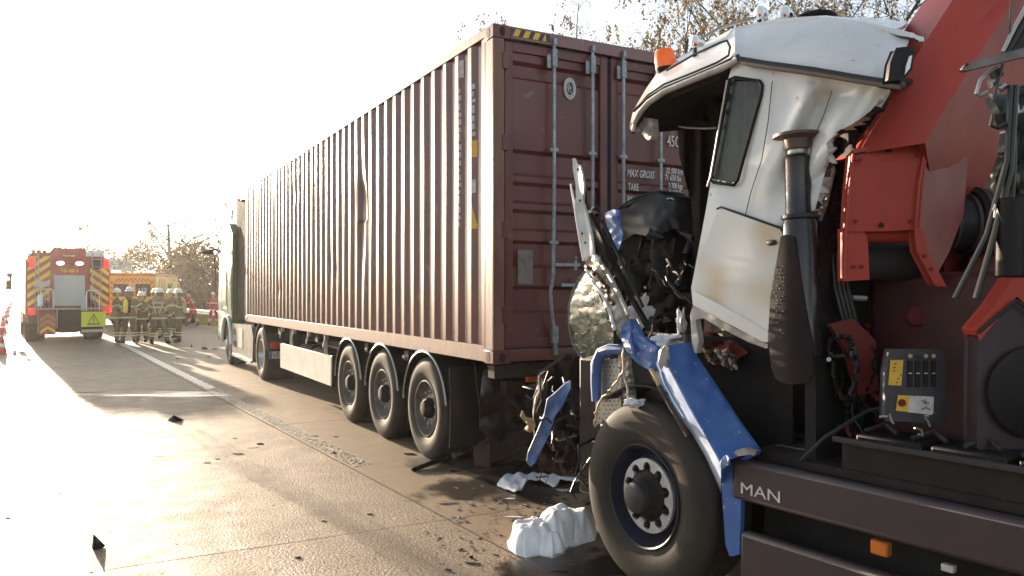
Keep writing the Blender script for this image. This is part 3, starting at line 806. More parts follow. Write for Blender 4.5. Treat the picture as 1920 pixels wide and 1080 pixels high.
# ---------------------------------------------------------------- wrecked crane truck (stands 5.7 degrees off the road's line)
HD = R(5.7)
TF = V((-math.sin(HD), math.cos(HD), 0))       # its forward direction
TI = V((math.cos(HD), math.sin(HD), 0))        # across, from its left flank inwards
W0 = V((2.83, 3.655, 0))                       # point of the left flank beside the front wheel
def S(s, off, z): return W0 - TF * s + TI * off + UP * z     # s metres behind the wheel, off inwards
def M(px, py, off=0.0): return PL(px, py, W0 + TI * off, TI)
TM = Matrix((TI, TF, UP)).transposed()
def crease(x, y, a=.02, s=60.0, seed=0.0):
    p = V((x / s, y / s, seed))
    return a * ((1 - abs(noise.noise(p)) * 2.2) + .5 * (1 - abs(noise.noise(p * 2.3)) * 2))
def soft(x, y, a=.02, s=60.0, seed=0.0): return a * noise.noise(V((x / s, y / s, seed)))
def interp(x, pts):
    for (a, b), (c, d) in zip(pts, pts[1:]):
        if a <= x <= c: return b + (d - b) * (x - a) / (c - a)
    return pts[0][1] if x < pts[0][0] else pts[-1][1]

ct = thing('wrecked_crane_truck', S(1.2, 1.15, 0), 'wrecked crane truck with torn white cab, blue wing and red loading crane', 'crane truck')
# --- cab flank
side = [(1376,112),(1366,146),(1332,345),(1323,396),(1296,540),(1299,572),(1372,612),(1440,642),(1452,612),(1475,470),(1500,408),(1530,392),(1542,345),(1556,300),(1549,268),(1572,246),(1602,232),(1628,214),(1645,200),(1662,172),(1660,158),(1520,136)]
win = [(1368,150),(1374,145),(1421,150),(1428,157),(1427,176),(1383,336),(1375,346),(1340,340),(1334,332)]
def side_off(x, y):
    o = .012 + soft(x, y, .02, 90, 2)
    k = max(0, min(1, (x - 1440) / 120)) * max(0, min(1, (470 - y) / 120)) * max(0, min(1, (y - 120) / 60))
    o += k * (crease(x + .5 * y, y * .7, .028, 120, 4) + .02)
    # one long fold running down from the gutter behind the window
    d = (x - 1512 + (y - 180) * .42)
    o -= .05 * math.exp(-(d / 16) ** 2) * max(0, min(1, (330 - y) / 140)) * max(0, min(1, (y - 150) / 40))
    o += .045 * math.exp(-((d - 34) / 22) ** 2) * max(0, min(1, (420 - y) / 140)) * max(0, min(1, (y - 160) / 40))
    e = max(0, (x - 1590 + (y - 200) * .6) / 50); o += .03 * e
    return o
b = B().sheet(side, lambda x, y: M(x, y, side_off(x, y)), 5.0, [win], TI * .03)
flank = obj('cab_flank', b, m_white, ct, ang=45)
b = B().sheet([(1371,152),(1421,153),(1426,160),(1424,176),(1380,334),(1373,342),(1342,337),(1337,330)], lambda x, y: M(x, y, .022), 6, thick=TI * .006)
obj('side_window', b, m_winglass, ct)
def loop_tube(pts, off, r, m, name, par, n=6, off2=None):
    return obj(name, B().tube([M(x, y, off) for x, y in pts] , r, n), m, par)
loop_tube([(1424,152),(1429,160),(1427,178),(1383,338),(1376,347),(1338,342),(1332,336),(1369,148),(1378,145),(1424,152)], .002, .009, m_black, 'window_seal', ct)
loop_tube([(1364,150),(1350,230),(1333,330),(1326,350)], -.004, .006, m_alu, 'window_edge_strip', ct)
# door with the faded picture
def door_mat():
    m = mat('faded_door_picture', (.66,.655,.65), .4, var=(.58,.57,.56), vscale=2)
    nt = m.node_tree; N = nt.nodes; L = nt.links; p = N["Principled BSDF"]
    tc = N.new('ShaderNodeTexCoord'); n = N.new('ShaderNodeTexNoise'); n.inputs['Scale'].default_value = 3.4; n.inputs['Detail'].default_value = .6; L.new(tc.outputs['Object'], n.inputs['Vector'])
    r_ = N.new('ShaderNodeMapRange'); r_.inputs[1].default_value = .46; r_.inputs[2].default_value = .68; L.new(n.outputs[0], r_.inputs[0])
    mx = N.new('ShaderNodeMix'); mx.data_type = 'RGBA'; mx.inputs[6].default_value = (.64,.63,.62,1); mx.inputs[7].default_value = (.50,.40,.28,1)
    L.new(r_.outputs[0], mx.inputs[0]); L.new(mx.outputs[2], p.inputs['Base Color']); return m
dpts = [(1346,393),(1352,391),(1462,430),(1468,440),(1457,560),(1440,642),(1428,640),(1300,566),(1297,535),(1310,490)]
b = B().sheet(dpts, lambda x, y: M(x, y, -.022 + soft(x, y, .012, 110, 5)), 7, thick=TI * .03)
dd_ = obj('cab_door', b, door_mat(), ct, bev=0)
b = B().sheet([(1299,545),(1372,583),(1440,622),(1440,642),(1428,640),(1372,610),(1299,570)], lambda x, y: M(x, y, -.030), 6, thick=TI * .012); obj('door_sill', b, m_white, dd_)
b = B().sheet([(1299,572),(1372,612),(1440,646),(1438,654),(1400,640),(1366,622),(1345,612),(1318,596),(1304,600),(1310,640),(1304,668),(1297,640),(1294,590)], lambda x, y: M(x, y, .01 + crease(x, y, .008, 40, 3)), 4, thick=TI * .04); obj('torn_sill_lip', b, m_whitedirty, ct)
obj('door_gap', B().tube([M(1344,392,-.004), M(1352,388,-.004), M(1464,427,-.004), M(1471,438,-.004)], .005, 6), m_seal, ct)
# --- roof
top_edge = [(1181,236),(1186,212),(1196,192),(1212,165),(1238,128),(1300,93),(1350,66),(1378,51),(1440,39),(1530,30),(1600,38),(1660,50),(1705,61)]
low_edge = [(1184,246),(1188,232),(1198,215),(1212,196),(1240,174),(1300,150),(1350,130),(1378,114),(1440,121),(1530,134),(1600,146),(1650,156),(1672,150)]
def resample(poly, n):
    d = [0]
    for a, c in zip(poly, poly[1:]): d.append(d[-1] + math.hypot(c[0] - a[0], c[1] - a[1]))
    out = []
    for i in range(n + 1):
        t = d[-1] * i / n
        for k in range(len(poly) - 1):
            if d[k] <= t <= d[k + 1] + 1e-6:
                u = (t - d[k]) / max(1e-9, d[k + 1] - d[k]); out.append((poly[k][0] + (poly[k + 1][0] - poly[k][0]) * u, poly[k][1] + (poly[k + 1][1] - poly[k][1]) * u)); break
    return out
def resx(poly, xs):  # by param index matching
    n = len(poly) - 1; out = []
    for t in xs:
        f = t * n; k = min(int(f), n - 1); u = f - k
        out.append((poly[k][0] + (poly[k + 1][0] - poly[k][0]) * u, poly[k][1] + (poly[k + 1][1] - poly[k][1]) * u))
    return out
ts = [i / 72 for i in range(73)]
te, le = resx(top_edge, ts), resx(low_edge, ts)
def roof_pt(u, v):
    i = min(int(u * 72 + .5), 72); a = le[i]; c = te[i]
    x = a[0] + (c[0] - a[0]) * v; y = a[1] + (c[1] - a[1]) * v
    o = -.01 + .30 * v ** 1.8
    front = max(0, (1385 - x) / 200)
    o += .012 * math.sin(v * 9) * min(1, front * 3) * (1 if v < .6 else 0)
    if x > 1380:
        o += crease(x, y * 1.6, .016, 120, 8) * (.3 + v)
        o += .05 * max(0, (x - 1640) / 60) * (1 + .6 * math.sin(y / 9))
    if abs(x - 1376) < 9: o -= .018 * (1 - abs(x - 1376) / 9)
    return M(x, y, o)
b = B().grid(lambda u, v: roof_pt(u, v), 72, 14, thick=TI * .02)
rf = obj('roof_side', b, m_white, ct, ang=38)
tp = [M(x, y, .29) for x, y in te]
def rt(u, v):
    i = min(int(u * 72 + .5), 72); p = tp[i]
    tp_ = max(0, min(1, (u - .55) / .35)); return p + TI * (1.75 * v * (1 - .93 * tp_)) + UP * (.32 * v * (1 - tp_) + .015 * noise.noise(V((u * 8, v * 5, 2))))
b = B().grid(rt, 72, 10, thick=UP * -.02); obj('roof_top', b, m_white, ct, ang=38)
lp = [M(x, y, .02) for x, y in le]
b = B().grid(lambda u, v: lp[min(int(u * 72 + .5), 72)] + TI * (1.9 * v * (1 - .95 * max(0, min(1, (u - .6) / .3)))) + UP * (.30 * v * (1 - max(0, min(1, (u - .6) / .3))) + .02 * noise.noise(V((u * 9, v * 6, 5)))), 72, 10, thick=UP * -.015); obj('headliner', b, m_int, ct)
# folded seam lines on the roof front
obj('roof_seam', B().tube([M(x, y, -.004) for x, y in [(1196,200),(1215,178),(1245,158),(1300,136),(1345,117),(1366,104),(1369,88),(1363,76),(1350,80),(1300,103),(1250,132)]], .006, 6), m_seal, ct)
obj('roof_edge_fold', B().tube([M(x, y, -.012) for x, y in [(1188,232),(1200,210),(1216,192),(1245,172),(1300,149),(1350,129),(1384,112)]], [.012,.016,.018,.018,.018,.020,.014], 8), m_whitedirty, ct)
# gutter strip
g_up = [(1378,104),(1440,114),(1530,126),(1600,138),(1690,152)]; g_lo = [(1392,122),(1440,130),(1530,143),(1600,155),(1688,168)]
def gut(u, v):
    a = resx(g_up, [u])[0]; c = resx(g_lo, [u])[0]
    return M(a[0] + (c[0] - a[0]) * v, a[1] + (c[1] - a[1]) * v, -.035 - .012 * math.sin(math.pi * v))
obj('gutter_strip', B().grid(gut, 24, 4, thick=TI * .035), m_dkgrey, ct, ang=50)
obj('gutter_dark_line', B().tube([M(x, y, -.006) for x, y in [(1188,208),(1215,184),(1245,165),(1300,143),(1345,124),(1385,104)]], .009, 6), m_black, ct)
# hanging torn corner of the roof, dark fill sheet, curtain rail and curtain
b = B().sheet([(1181,236),(1190,214),(1200,212),(1206,220),(1222,222),(1224,250),(1216,266),(1208,256),(1200,246),(1188,250)], lambda x, y: M(x, y, .03 + crease(x, y, .03, 18, 2)), 4, thick=TI * .05); obj('torn_roof_corner', b, m_whitedirty, ct)
b = B().sheet([(1200,214),(1222,190),(1290,160),(1372,122),(1368,150),(1345,243),(1290,238),(1226,226)], lambda x, y: M(x, y, .48 + crease(x, y, .05, 40, 6)), 6, thick=TI * .04); obj('header_dark_fill', b, m_int, ct)  # dark sheet added to fill the shaded space under the roof
obj('header_lip', B().tube([M(x, y, .12) for x, y in [(1204,226),(1212,206),(1240,186),(1290,168),(1350,142)]], .014, 6), m_brownpart, ct)
obj('curtain_rail', B().tube([M(x, y, .40) for x, y in [(1222,226),(1250,233),(1285,239),(1318,241),(1342,240)]], .006, 6), m_alu, ct)
b = B().sheet([(1270,240),(1342,238),(1362,160),(1370,150),(1336,345),(1325,398),(1300,535),(1276,535),(1290,480),(1299,420),(1296,380),(1283,330),(1273,290)], lambda x, y: M(x, y, .62 + .03 * math.sin(x / 5) + soft(x, y, .03, 30)), 4, thick=TI * .02); obj('cab_curtain', b, m_curtain, ct)
# lamp and beacon furniture on the roof
def bolt(p, r, m, par, name='bolt', ax=None): return obj(name, B().lathe([(r, -.004), (r, .004), (.001, .006)], p, ax or -TI, 8), m, par)
c0 = PD(1247, 112, 4.75); axb = (UP + CR * -.10 * 1.0).normalized()
bcn = obj('beacon', B().lathe([(.062, -.055), (.062, .0), (.060, .04), (.048, .058), (.02, .062), (.001, .063)], c0, axb, 20), m_orange, ct)
obj('beacon_base', B().lathe([(.05, -.09), (.064, -.052), (.06, -.045)], c0, axb, 16), m_black, bcn)
for px, py, rr_ in ((1424, 24, .040), (1471, 24, .040), (1303, 78, .036)):
    c0 = PD(px, py, 4.45); 
    lamp = obj('roof_lamp', B().lathe([(.001, -.075), (rr_ * .45, -.065), (rr_ * .85, -.03), (rr_, .0), (rr_ * .98, .008)], c0, (-CF * .55 - CR * .75), 18), m_chrome, ct)
    obj('lamp_lens', B().lathe([(rr_ * .93, .006), (rr_ * .6, .018), (.001, .022)], c0, (-CF * .55 - CR * .75), 18), m_clear, lamp)
    obj('lamp_red_spot', B().ball(c0 - CF * .012 + UP * -.016, .014, 8, 6), m_redlens, lamp)
    obj('lamp_stalk', B().tube([c0 - UP * rr_, c0 - UP * (rr_ + .05)], .012, 6), m_black, lamp)
obj('lamp_bar', B().tube([PD(1296, 82, 4.5), PD(1350, 52, 4.45), PD(1418, 32, 4.4)], .009, 8), m_alu, ct)
obj('roof_hatch', B().ball(PD(1530, 34, 4.5), .115, 20, 10, sq=(1, 1, .28)), m_black, ct)
wl = obj('work_lamp', B().ext([PD(x, y, 3.22) for x, y in [(1668,150),(1672,118),(1682,92),(1700,90),(1711,95),(1708,128),(1694,146)]], CF * .05), m_black, ct, bev=.006)
obj('work_lamp_lens', B().ext([PD(x, y, 3.215) for x, y in [(1698,124),(1696,140),(1705,128),(1709,104),(1704,106)]], CF * -.006), m_clear, wl)
b = B().ext([PD(x, y, 4.6) for x, y in [(1724,78),(1730,52),(1738,66),(1740,76)]], CF * .05); obj('grey_tip', b, m_alu, ct)
# torn rear edge of the cab: ragged folded strips
rr = random.Random(4)
edge = [(1652,186),(1640,205),(1618,222),(1596,236),(1574,246),(1556,258),(1552,282),(1558,304),(1548,330),(1540,360),(1532,392)]
e2 = resample(edge, 17)
for i, (a, c) in enumerate(zip(e2, e2[1:])):
    w1, w2 = rr.uniform(4, 16), rr.uniform(0, 14)
    pts = [M(a[0] - 3, a[1] - 1, .03), M(a[0] + w1, a[1] + rr.uniform(0, 7), .05 + rr.uniform(0, .05)), M(c[0] + w2, c[1] + rr.uniform(-2, 4), .04 + rr.uniform(0, .04)), M(c[0] - 3, c[1], .03)]
    obj('torn_edge_strip', B().ext(pts, TI * .006), (m_whitedirty, m_dark, m_brownpart, m_alu, m_whitedirty)[i % 5], ct, flat=True)
b = B().sheet([(1552,262),(1600,238),(1662,176),(1625,250),(1598,292),(1586,430),(1570,470),(1520,470),(1510,410),(1540,380),(1552,330)], lambda x, y: M(x, y, .22 + crease(x, y, .08, 45, 9)), 7, thick=TI * .05); obj('dark_gap_backdrop', b, m_int, ct)  # dark backdrop sheet put in for the shade between cab and crane
b = B().sheet([(1556,300),(1562,318),(1548,380),(1534,420),(1528,400),(1540,350)], lambda x, y: M(x, y, .10 + crease(x, y, .02, 20, 1)), 4, thick=TI * .02); obj('torn_wall_strip', b, m_alu, ct)

# --- wreckage of the cab front
b = B().sheet([(1128,430),(1150,398),(1200,372),(1250,362),(1296,372),(1325,398),(1305,520),(1300,660),(1245,670),(1190,640),(1150,560),(1122,470)], lambda x, y: M(x, y, .85 + crease(x, y, .12, 45, 3)), 7, thick=TI * .1); obj('crushed_dashboard', b, m_int, ct, ang=60)
def dome(x, y):
    d = ((x - 1230) / 85) ** 2 + ((y - 440) / 85) ** 2
    return M(x, y, .72 + .20 * min(1.6, d) + crease(x, y, .03, 60, 3))
b = B().sheet([(1146,412),(1166,388),(1196,370),(1240,359),(1282,364),(1301,380),(1304,410),(1296,436),(1262,428),(1225,445),(1190,438),(1168,452),(1152,440)], dome, 5, thick=TI * .02); obj('black_wing_mirror_housing', b, m_blackg, ct)
obj('black_housing_rim', B().tube([dome(x, y) - TI * .012 for x, y in [(1146,412),(1166,388),(1196,370),(1240,359),(1282,364),(1301,380)]], .010, 6), m_blackg, ct)
obj('dash_lamp', B().ball(M(1256, 374, .70), .018, 10, 6, sq=(1.6, 1, .6)), m_chrome, ct)
b = B().sheet([(1134,400),(1148,393),(1161,393),(1162,420),(1168,440),(1160,470),(1150,466),(1146,440),(1138,424)], lambda x, y: M(x, y, .40 + crease(x, y, .014, 22, 3)), 3.5, thick=TI * .012); obj('crumpled_blue_flap', b, m_blue, ct)
obj('chrome_stud', B().ball(M(1151, 455, .36), .010, 8, 6), m_chrome, ct)
rr = random.Random(9)
def cable(pts, off, r, m, name='cable', seg=5, jig=3):
    out = []
    for a, c in zip(pts, pts[1:]):
        for k in range(seg):
            t = k / seg; out.append(M(a[0] + (c[0] - a[0]) * t + rr.uniform(-jig, jig), a[1] + (c[1] - a[1]) * t + rr.uniform(-jig, jig), off + rr.uniform(-.015, .015)))
    out.append(M(*pts[-1], off))
    return obj(name, B().tube(out, r, 6), m, ct)
cable([(1092,372),(1104,395),(1140,470),(1185,560),(1215,612)], .12, .022, m_black, 'door_frame_bar', jig=0)
cable([(1110,394),(1120,388),(1132,420),(1160,480),(1205,575)], .08, .012, m_blackg, 'door_frame_bar', jig=0)
cable([(1110,394),(1104,398)], .07, .011, m_clear, 'broken_tube_end', jig=0)
cable([(1088,345),(1097,350),(1100,400),(1110,440),(1135,500)], .05, .014, m_black, 'rubber_weatherstrip', jig=0)
for k in range(26):
    x = rr.uniform(1150, 1290); y = rr.uniform(470, 640)
    cable([(x, y), (x + rr.uniform(-30, 30), y + rr.uniform(10, 50)), (x + rr.uniform(-40, 40), y + rr.uniform(40, 90))], rr.uniform(.3, .75), rr.uniform(.004, .010), rr.choice([m_hose, m_black, m_dark, m_brownpart]), 'loose_wire')
for k in range(14):
    x = rr.uniform(1140, 1290); y = rr.uniform(430, 620)
    pts = [M(x + rr.uniform(-22, 22), y + rr.uniform(-22, 22), rr.uniform(.5, .8)) for _ in range(4)]
    obj('crushed_panel_piece', B().ext(pts, TI * .02), rr.choice([m_dark, m_int, m_black, m_brownpart]), ct, flat=True)
obj('seat_back', B().ball(M(1262, 470, 1.0), .20, 16, 10, sq=(.9, .7, 1.6)), m_int, ct)
# white pillar strip with bolts
b = B().sheet([(1073,290),(1080,308),(1086,309),(1091,330),(1094,350),(1092,376),(1101,410),(1109,445),(1112,477),(1095,486),(1090,460),(1083,412),(1077,375),(1080,372),(1079,345),(1074,318)], lambda x, y: M(x, y, .0 + .02 * math.cos((x - interp(y, [(290, 1078), (486, 1102)])) / 5) + soft(x, y, .02, 30)), 2.5, thick=TI * .018); ps = obj('white_pillar_strip', b, m_white, ct)
obj('pillar_bright_edge', B().tube([M(x, y, -.012) for x, y in [(1070,345),(1076,380),(1082,420),(1089,462),(1094,489)]], .007, 6), m_white, ct)
for x, y in ((1083, 318), (1087, 376), (1097, 455), (1091, 438)): bolt(M(x, y, -.024), .008, m_dark, ps)
b = B().sheet([(1096,487),(1114,478),(1126,498),(1146,535),(1160,572),(1172,604),(1182,628),(1168,640),(1156,628),(1152,596),(1136,568),(1120,536),(1102,506)], lambda x, y: M(x, y, .02 + crease(x, y, .04, 30, 6)), 3, thick=TI * .03); obj('crumpled_pillar_foot', b, m_whitedirty, ct, ang=30)
cable([(1098,505),(1112,525),(1132,560),(1146,596),(1152,618)], -.04, .010, m_white, 'bent_bright_edge', jig=1)
cable([(1118,480),(1135,505),(1160,548),(1178,590)], -.01, .012, m_whitedirty, 'bent_bright_edge', jig=1)
cable([(1100,498),(1122,520),(1140,540),(1130,530),(1150,570)], .03, .014, m_brownpart, 'bent_rusty_edge', jig=4)
# shattered windscreen
wsc = [(1099,505),(1086,522),(1074,545),(1066,575),(1067,612),(1074,644),(1085,664),(1095,673),(1112,668),(1130,660),(1150,648),(1150,620),(1140,592),(1126,560),(1112,528)]
def wsf(x, y):
    d = (y - 590) / 90
    return M(x, y, .10 - .10 * (x - 1066) / 90 + .05 * d * d + crease(x, y, .004, 24, 2))
b = B().sheet(wsc, wsf, 3, thick=TI * .007); ws = obj('shattered_windscreen', b, m_shatter, ct, ang=8)
rr = random.Random(31)
b = B()
for k in range(95):
    x = rr.uniform(1070, 1148); y = rr.uniform(515, 668)
    if not inside(x, y, wsc): continue
    a = rr.uniform(0, math.pi) if y > 600 else rr.gauss(1.1, .5)
    l = rr.uniform(4, 16); pth = []
    for q in range(4):
        xx = x + math.cos(a) * l * (q / 3 - .5) + rr.uniform(-1.5, 1.5); yy = y + math.sin(a) * l * (q / 3 - .5) + rr.uniform(-1.5, 1.5)
        pth.append(wsf(xx, yy) - TI * .004)
    b.tube(pth, .0013, 4)
obj('glass_cracks', b, m_crack, ws, kind='stuff')
obj('glass_bright_rim', B().tube([wsf(x, y) - TI * .002 for x, y in wsc[:10]], .004, 5), m_crack, ws)
# blue bumper corner
b = B().sheet([(1164,612),(1178,597),(1190,606),(1200,628),(1232,652),(1240,672),(1234,690),(1222,697),(1196,682),(1176,662),(1166,640)], lambda x, y: M(x, y, .0 + crease(x, y, .016, 40, 3)), 3, thick=TI * .03); obj('blue_bumper_corner', b, m_blue, ct, ang=40)
obj('scraped_patch', B().sheet([(1164,614),(1176,600),(1182,616),(1180,640),(1186,664),(1176,662),(1166,640)], lambda x, y: M(x, y, -.03 + crease(x, y, .016, 40, 3) + crease(x, y, .008, 10, 3)), 3, thick=TI * .02), m_bluepale, ct, ang=30)
b = B().tube([M(x, y, .06) for x, y in [(1118,752),(1117,715),(1118,682),(1127,662),(1145,655),(1172,655)]], [.030,.034,.036,.036,.034,.030], 10); obj('blue_bumper_hoop', b, m_blue, ct)
obj('hoop_highlight_strip', B().tube([M(x, y, .022) for x, y in [(1112,700),(1113,675),(1122,655),(1142,646),(1160,647)]], .005, 5), m_bluepale, ct)
b = B().sheet([(1160,655),(1176,660),(1178,690),(1186,740),(1180,775),(1168,770),(1166,720),(1158,680)], lambda x, y: M(x, y, .02 + crease(x, y, .05, 16, 6)), 3.5, thick=TI * .03); obj('torn_bracket', b, m_whitedirty, ct)
cable([(1168,650),(1170,690),(1150,725),(1128,748),(1116,775),(1116,800)], -.02, .007, m_tan, 'hanging_wire', jig=2)
cable([(1168,690),(1176,725),(1180,760)], -.03, .006, m_whitedirty, 'hanging_wire', jig=2)
# perforated steps
def step(pts, off, name):
    o_ = obj(name, B().ext([M(x, y, off) for x, y in pts], TI * .05), m_alu, ct, bev=.004)
    b = B(); x0 = min(p[0] for p in pts); x1 = max(p[0] for p in pts); y0 = min(p[1] for p in pts); y1 = max(p[1] for p in pts)
    y = y0 + 6; k = 0
    while y < y1:
        x = x0 + 5 + (3.5 if k % 2 else 0)
        while x < x1:
            if inside(x, y, pts) and inside(x + 2.5, y, pts) and inside(x - 2.5, y, pts): b.lathe([(.0045, 0), (.0045, .002), (.001, .002)], M(x, y, off - .001), -TI, 8)
            x += 7.5
        y += 8; k += 1
    obj('step_hole', b, m_black, o_, kind='stuff')
    return o_
step([(1128,676),(1150,674),(1164,684),(1164,770),(1134,790),(1130,782)], .10, 'perforated_step')
step([(1116,712),(1126,706),(1129,790),(1118,796)], .14, 'perforated_step')
# long blue wing beam: ridge stands outwards, two faces fall away from it
ridge = [(1240,649),(1262,700),(1300,773),(1328,822),(1353,868)]
lft = [(1228,692),(1244,735),(1284,800),(1318,855),(1352,926)]
rgt = [(1290,642),(1305,672),(1352,742),(1385,792),(1420,841)]
n_ = 20
def beam(u, v):
    r_ = resx(ridge, [u])[0]
    if v < .5:
        l_ = resx(lft, [u])[0]; t = 1 - v * 2
        x, y = r_[0] + (l_[0] - r_[0]) * t, r_[1] + (l_[1] - r_[1]) * t; o = -.10 + .17 * t - .02 * math.sin(t * math.pi)
    else:
        g_ = resx(rgt, [u])[0]; t = v * 2 - 1
        x, y = r_[0] + (g_[0] - r_[0]) * t, r_[1] + (g_[1] - r_[1]) * t; o = -.10 + .15 * t
    return M(x, y, o + soft(x, y, .012, 25, 4))
bl = obj('blue_wing_beam', B().grid(beam, 36, 14, thick=TI * .02), m_blue, ct, ang=30)
b = B().grid(lambda u, v: beam(u, v * .47) - TI * .004 + TI * .0, 40, 8, thick=TI * .002)
def scrape_mat():
    m = mat('scratched_blue_face', (.035,.14,.42), .38, var=(.50,.56,.66), vscale=2.6, vmix=.5, bump=.15, bscale=30, stretch=(1,1,.35)); return m
obj('scuffed_left_face', b, scrape_mat(), bl)
b = B().sheet([(1350,872),(1386,862),(1420,841),(1418,852),(1392,866),(1386,1040),(1368,1044),(1360,1020),(1354,930)], lambda x, y: M(x, y, .0 + soft(x, y, .006, 40)), 4, thick=TI * .03); obj('blue_wing_post', b, m_blue, ct)
def ragged(cx, cy, wx, wy, n, off, m, name, seed, par=ct):
    r2 = random.Random(seed); pts = []
    for i in range(n):
        a = 2 * math.pi * i / n; k = r2.uniform(.55, 1.1)
        pts.append(M(cx + math.cos(a) * wx * k, cy + math.sin(a) * wy * k, off + r2.uniform(-.02, .02)))
    return obj(name, B().ext(pts, TI * .015), m, par, flat=True)
ragged(1398, 848, 24, 9, 14, -.03, m_whitedirty, 'torn_plastic_end', 3)
ragged(1358, 866, 10, 14, 10, -.12, m_bluepale, 'torn_plastic_end', 4)
ragged(1243, 668, 10, 26, 12, -.11, m_whitedirty, 'torn_plastic_end', 5)
obj('wing_rubber_edge', B().tube([M(x, y, -.02) for x, y in [(1223,695),(1232,716),(1252,752),(1275,792),(1290,818)]], .014, 8), m_brownpart, ct)
obj('wing_rubber_tip', B().tube([M(x, y, -.035) for x, y in [(1220,692),(1228,704),(1236,722)]], .011, 8), m_tan, ct)
obj('mudguard_liner', B().grid(lambda u, v: S(math.cos(R(20 + 105 * u)) * .60, .02 + .3 * v, .56 + math.sin(R(20 + 105 * u)) * .60), 18, 3, thick=UP * .012), m_black, ct)
# dangling blue strip in front
b = B().sheet([(1070,713),(1060,719),(1036,741),(1026,748),(1020,778),(1006,812),(990,848),(987,866),(994,875),(1003,868),(1012,850),(1030,815),(1040,782),(1056,757),(1070,728)], lambda x, y: PD(x, y, 5.35 + .05 * math.cos((x - interp(y, [(713, 1066), (875, 994)])) / 7) + soft(x, y, .05, 30)), 3.5, thick=CF * .03)
fb = obj('dangling_blue_strip', b, m_bluepale, ct, ang=40)  # pale variation in the blue stands in for its highlights
obj('strip_clip', B().tube([PD(1014,789,5.28), PD(1024,783,5.27), PD(1034,793,5.29)], .008, 6), m_black, fb)
b = B().sheet([(975,782),(980,768),(986,782),(1002,786),(1004,800),(996,812),(982,806),(990,796)], lambda x, y: PD(x, y, 5.6 + crease(x, y, .04, 12, 2)), 3, thick=CF * .01); obj('tan_fragment', b, m_tan, ct)
obj('white_speck', B().ball(PD(1030, 813, 5.5), .008, 6, 4), m_paper, ct); obj('yellow_speck', B().ball(PD(1044, 824, 5.5), .010, 6, 4), m_yellow, ct)
# wheel
NW = V((-math.cos(R(3)), -math.sin(R(3)), 0)); WC = V((2.83, 3.655, .535))
w = thing('wheel', WC - NW * .16, parent=ct)
obj('tyre', tyre_b(WC, NW, .537, .292, .33, 72, grooves=4), m_rubber, w, ang=50)
obj('rim', B().lathe([(.300, -.02), (.300, .004), (.292, .010), (.284, .004), (.276, -.03), (.262, -.075), (.235, -.10), (.205, -.085), (.195, -.055), (.10, -.05), (.001, -.05)], WC, NW, 56, cap0=False), m_rimblk, w)
obj('rim_edge', B().lathe([(.300, .006), (.294, .013), (.288, .006), (.294, .0)], WC, NW, 56, closed=True), m_dkgrey, w)
a_ = NW.cross(UP).normalized(); b_ = NW.cross(a_)
def ring():
    vs = []; n = 240
    for k in range(n):
        th = 2 * math.pi * k / n; ph = (th * 10 / (2 * math.pi)) % 1.0
        d = abs(ph - .5) * 2          # 1 between notches
        c = max(0, 1 - (d / .60) ** 2) ** .5 if d < .60 else 0
        ri = .148 + .046 * c
        e = a_ * math.cos(th) + b_ * math.sin(th)
        vs += [WC + e * ri + NW * -.030, WC + e * .212 + NW * -.034]
    fs = [[2 * k, 2 * k + 1, (2 * k + 3) % (2 * n), (2 * k + 2) % (2 * n)] for k in range(n)]
    return B().shell(vs, fs, NW * -.02)
obj('scalloped_hub_ring', ring(), m_rimsil, w)
obj('hub', B().lathe([(.140, -.05), (.140, -.034), (.125, -.022), (.110, .0), (.098, .03), (.001, .03)], WC, NW, 40), m_dark, w, bev=.004)
obj('hub_cap', B().lathe([(.092, .028), (.092, .045), (.086, .068), (.074, .076), (.001, .078)], WC, NW, 32), m_dkgrey, w)
nb = None
for i in range(10):
    th = 2 * math.pi * (i + .5) / 10; p = WC + (a_ * math.cos(th) + b_ * math.sin(th)) * .168 + NW * -.045
    if nb is None: nb = obj('wheel_nut', B().lathe([(.014, 0), (.014, .03), (.010, .034), (.001, .035)], (0, 0, 0), NW, 8), m_dark, w, local=True); o = nb
    else: o = nb.copy(); sc.collection.objects.link(o)
    o.location = p - wloc(w)
wheel(ct, S(0, 2.30, .53), TI, .53, .33, n=24)
for s_ in (3.6,):
    wheel(ct, S(s_, .0, .53), -TI, .53, .33, n=32); wheel(ct, S(s_, 2.3, .53), TI, .53, .33, n=24)
# --- side beams with the maker's letters
def tbox(s0, s1, o0, o1, z0, z1): return B().box((S((s0 + s1) / 2, (o0 + o1) / 2, (z0 + z1) / 2)), (o1 - o0, s1 - s0, z1 - z0), TM)
m_beam = mat('brown_grey_beam', (.036,.022,.027), .5, var=(.027,.017,.021), vscale=5, speck=(.20,.18,.18), sscale=30, sth=.78)
ub = obj('side_beam', tbox(.655, 4.2, -.02, .06, .665, .872), m_beam, ct, bev=.025)
obj('side_beam', tbox(.70, 4.2, -.01, .06, .27, .515), m_beam, ct, bev=.025)
obj('lettering', text_b('MAN', .078, S(.716, -.0225, .708), -TF, UP, .003, 1.42, 0, 0), m_letter, ub, flat=True)
obj('amber_marker', tbox(1.36, 1.44, .055, .10, .565, .63), m_amber, ct, bev=.01)
obj('white_marker', tbox(1.66, 1.71, .07, .10, .575, .605), m_letter, ct, bev=.004)
